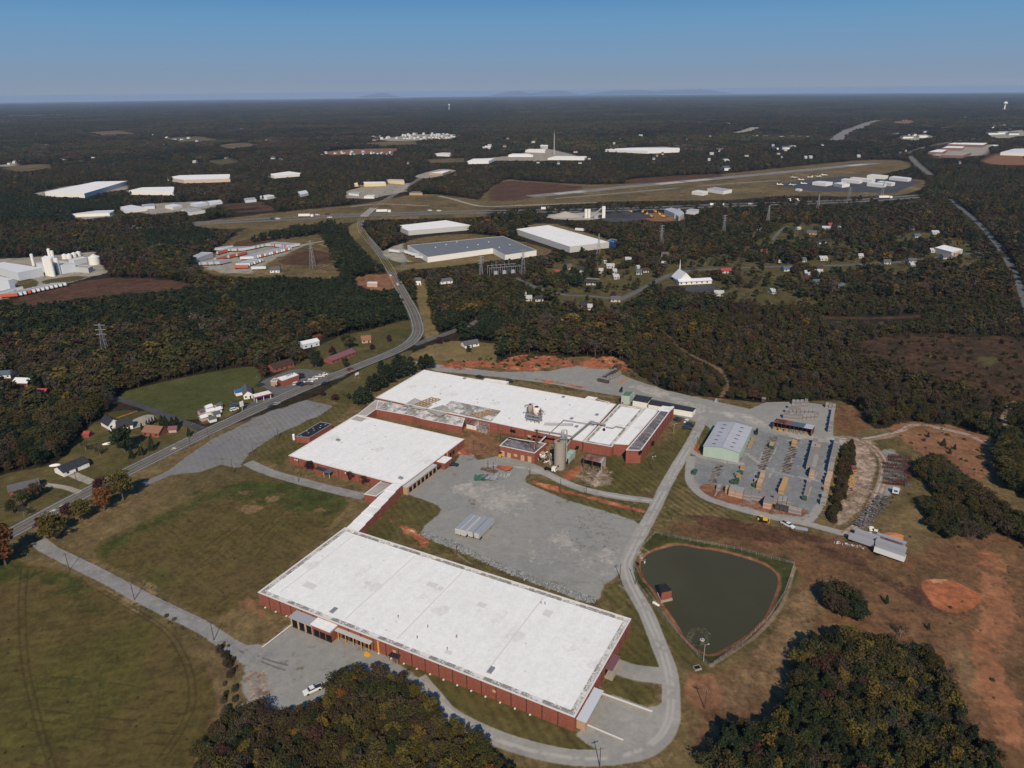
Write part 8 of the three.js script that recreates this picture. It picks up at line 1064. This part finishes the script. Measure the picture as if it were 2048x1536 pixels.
const HALF = 1024 / FOCAL * 1.12;
const inView = (x,z) => z < -140 && Math.abs(x) < -z * HALF * 1.04 + 34;
function standsClear(x,z,h,test) { for (const k of [0,0.35,0.7,0.95]) { const f = 1 / (1 - h * k / EYE); if (!test(x * f,z * f)) return false; } return true; }   // open ground stays in view behind a tree
const stand = [];   // every tree of the woods: [x, z, height, tone, wood]
for (const w of WOODS) { const s = w.h[0] < 2 ? 3 : w.h[0] < 4 ? 2.3 : 2.9; for (let x = w.box[0]; x < w.box[2]; x += s) for (let z = w.box[1]; z < w.box[3]; z += s) { const px = x + rr(-0.5,0.5) * s * 1.1,pz = z + rr(-0.5,0.5) * s * 1.1,h = rr(...w.h) * (0.85 + 0.3 * noise(px / 60,pz / 60)); if (!inView(px,pz)) continue; if (standsClear(px,pz,h * 0.85,(a,b) => inPoly(w.path,a,b))) stand.push([px,pz,h,choose(w.mix,[px,pz]),w.name]); } }
{
  const grid = (r0,r1,s) => { for (let z = -r1; z < -r0 * 0.6; z += s) for (let x = z * HALF - 60; x < -z * HALF + 60; x += s) {
    const px = x + rr(-0.55,0.55) * s,pz = z + rr(-0.55,0.55) * s,r = Math.hypot(px,pz); if (r < r0 || r >= r1 || !inView(px,pz)) continue;
    const here = wooded(px,pz); if (!here || (here === 2 && noise(px / 150,pz / 150) < 0.47 && rnd() > 0.1) || (here === 3 && rnd() > 0.3)) continue;
    const pine = PINES.some((p) => inPoly(p,px,pz)),scrub = !pine && inPoly(SCRUB,px,pz),sz = 0.8 + 0.4 * noise(px / 300,pz / 300);
    const h = (here === 3 ? rr(1.6,4) : pine ? rr(10,14) : scrub ? rr(3.6,8) : (rnd() < 0.2 ? rr(10,15) : rr(5.5,11.5))) * sz; if (scrub && rnd() < 0.18 + 0.5 * (noise(px / 140 + 0.4,pz / 140) - 0.5)) continue;
    if (!standsClear(px,pz,h * (here === 2 ? 0.55 : 0.9),wooded)) continue;
    stand.push([px,pz,h,choose(pine ? MIXES.pine : scrub ? MIXES.scrub : MIXES.wild,[px,pz]),pine ? 'pine' : scrub ? 'scrub' : 'wild']);
  } };
  grid(300,620,4.4); grid(620,1100,5.4); grid(1100,1800,6.6); grid(1800,2500,8.4);
}
const kindOf = (tone,wood,h) => wood === 'hedge' || wood === 'yard hedge' ? 'shrub' : tone === 'pine' || (tone === 'dark' && rnd() < 0.5) ? 'pine' : tone === 'grey' ? 'bare' : wood === 'scrub' && h < 5 ? 'shrub' : 'broad';
// the 300 that show largest are things of their own
stand.sort((a,b) => (Math.hypot(a[0],a[1]) / a[2] - Math.hypot(b[0],b[1]) / b[2]));
const TONEWORD = { green: 'green',olive: 'olive green',brown: 'brown leaved',grey: 'leafless grey',rust: 'rust coloured',ochre: 'ochre yellow',red: 'dark red',pine: 'dark green pine',dark: 'deep green',gold: 'yellow green',orange: 'orange',plum: 'purple' };
const WOODWORD = { 'lower left': 'in the wood below the near warehouse','lower right': 'in the wood at the lower right corner',clump: 'in the round clump right of the pond',hedge: 'in the hedge beside the crop field','right bank': 'on the wooded bank at the right edge','yard hedge': 'in the hedge beside the lumber yard',pine: 'in the pine stand',scrub: 'in the scrub wood behind the yard',wild: 'in the mixed wood beyond the road' };
stand.slice(0,300).forEach(([x,z,h,tone,wood],i) => { const k = kindOf(tone,wood,h),n = k === 'pine' ? 'pine_tree' : k === 'bare' ? 'bare_tree' : k === 'shrub' ? 'shrub' : 'woodland_tree'; tree(n,`${TONEWORD[tone]} ${k === 'pine' ? (tone === 'pine' ? '' : 'pine ') : k === 'shrub' ? 'shrub ' : 'tree '}${WOODWORD[wood]}`.replace('  ',' '),`${TONEWORD[tone]} ones ${WOODWORD[wood]}`,[x,z],h,k === 'pine' ? rr(0.9,1.2) : rr(0.75,1.25),k,i,tone,k === 'shrub' ? 'shrub' : 'tree'); });
// the rest of the woods
const whole = (g) => mergeGeometries([(() => { const c = g.crown.clone(); c.deleteAttribute('uv'); return c; })(),tint(g.trunk.clone(),1.25,1.25,1.3)]);
const treeStuff = new THREE.MeshPhysicalMaterial({ specularIntensity: 0.1,color: 0xffffff,vertexColors: true,roughness: 1 });
function scatter(name,label,geo,list) { // list of [x, y, z, sx, sy, turn, colour]
  const m = new THREE.InstancedMesh(geo,treeStuff,list.length),q = new THREE.Matrix4(),e = new THREE.Quaternion(),up = new THREE.Vector3(0,1,0);
  list.forEach(([x,y,z,sx,sy,turn,c],i) => { q.compose(new THREE.Vector3(x,y,z),e.setFromAxisAngle(up,turn),new THREE.Vector3(sx,sy,sx)); m.setMatrixAt(i,q); m.setColorAt(i,c); });
  m.name = numbered(name); m.castShadow = m.receiveShadow = true; m.frustumCulled = false; tag(m,label,'woodland'); m.userData.kind = 'stuff'; scene.add(m); return m;
}
{
  const mid = { broad: [0,1,2].map((k) => broadleaf(300,0.92,[1,1.2,0.9][k])),pine: [0,1].map(() => pineTree(230,0.9,4.8)),bare: [0].map(() => bareTree(170,0.7)),shrub: [shrubGeo(190,1.6)] };
  const close = { broad: protoNear.broad.slice(0,2),pine: protoNear.pine.slice(0,1),bare: protoNear.bare.slice(0,1),shrub: protoNear.shrub.slice(0,1) };
  const heap = {};
  for (const [x,z,h,tone,wood] of stand.slice(300)) { const k = kindOf(tone,wood,h),far = Math.hypot(x,z) > 520 ? 'mid' : 'close',set = (far === 'mid' ? mid : close)[k],v = Math.floor(rnd() * set.length),w = (k === 'pine' ? rr(0.9,1.25) : k === 'shrub' ? rr(0.8,1.2) : rr(0.8,1.7)) * h / 10; (heap[`${far} ${k} ${v}`] ??= []).push([x,heightAt(x,z) - 0.1,z,w,h / 10,rr(0,6.28),leafColor(tone,0.22)]); }
  const WORD = { broad: 'broadleaf wood',pine: 'pine wood',bare: 'leafless grey wood',shrub: 'scrub thicket' };
  for (const [key,list] of Object.entries(heap)) { const [far,k,v] = key.split(' '); scatter(k === 'pine' ? 'pine_wood' : k === 'shrub' ? 'thicket' : 'woodland',`${far === 'mid' ? 'distant' : 'nearer'} ${WORD[k]} spread over the country`,whole((far === 'mid' ? mid : close)[k][v]),list); }
}
{ // far forest: pieces of closed canopy with their trees
  const patchGeo = (size,count,hmin,hmax,leaves,ls) => { const l = []; for (let k = 0; k < count; k++) { const x = rr(-size / 2,size / 2),z = rr(-size / 2,size / 2),h = rr(hmin,hmax),tone = rr(0.65,1.35),hue = rnd(),spots = []; for (let j = 0; j < leaves; j++) { const u = rr(-0.6,1),a = rr(0,6.28),r = 4.2 * Math.sqrt(Math.max(0,1 - u * u)) * rr(0.6,1.05); spots.push([x + Math.cos(a) * r,h * 0.62 + u * h * 0.36,z + Math.sin(a) * r,ls * rr(0.7,1.3),tone * rr(0.8,1.2)]); } l.push(leafFaces(spots,hue < 0.4 ? [0.8,0.98,0.8] : hue < 0.75 ? [1.05,0.95,0.95] : [1.25,0.9,0.78])); } return mergeGeometries(l); };
  const near = [0,1,2].map(() => patchGeo(27,12,7,12,46,2.4)),far = [0,1,2].map(() => patchGeo(104,130,7,16,22,4.2));
  const heap = [[],[],[],[],[],[]],cols = ['green','olive','brown','grey','dark','brown','pine'];
  const grid = (r0,r1,s,o) => { for (let z = -r1; z < -r0 * 0.75; z += s) for (let x = z * HALF - s; x < -z * HALF + s; x += s) { const px = x + rr(-0.15,0.15) * s,pz = z + rr(-0.15,0.15) * s,r = Math.hypot(px,pz); if (r < r0 || r > r1 || Math.abs(px) > -pz * HALF) continue; if (!wooded(px,pz) || (s < 50 && !standsClear(px,pz,9,wooded))) continue; if (noise(px / 2600 + 0.1,pz / 2600) < 0.2 && noise(px / 700,pz / 700) < 0.45 && s < 50) continue; const c = leafColor(choose({ green: 2,olive: 1.6,brown: 2.6,grey: 1.6,dark: 2.2,pine: 2,red: 0.4 },[px / 3,pz / 3]),0.2); c.multiplyScalar(0.6 + 0.8 * noise(px / 2100,pz / 1500)); heap[o + Math.floor(rnd() * 3)].push([px,heightAt(px,pz) - 0.5,pz,rr(0.98,1.1),rr(0.8,1.25),Math.floor(rnd() * 4) * Math.PI / 2 + rr(-0.1,0.1),c]); } };
  grid(2500,7000,25,0); grid(7000,26000,100,3);
  heap.forEach((l,i) => scatter('woodland',i < 3 ? 'far closed forest canopy rolling to the horizon' : 'farthest forest on the horizon',i < 3 ? near[i] : far[i - 3],l));
}
console.log('stand',stand.length);
renderer.render(scene,camera);
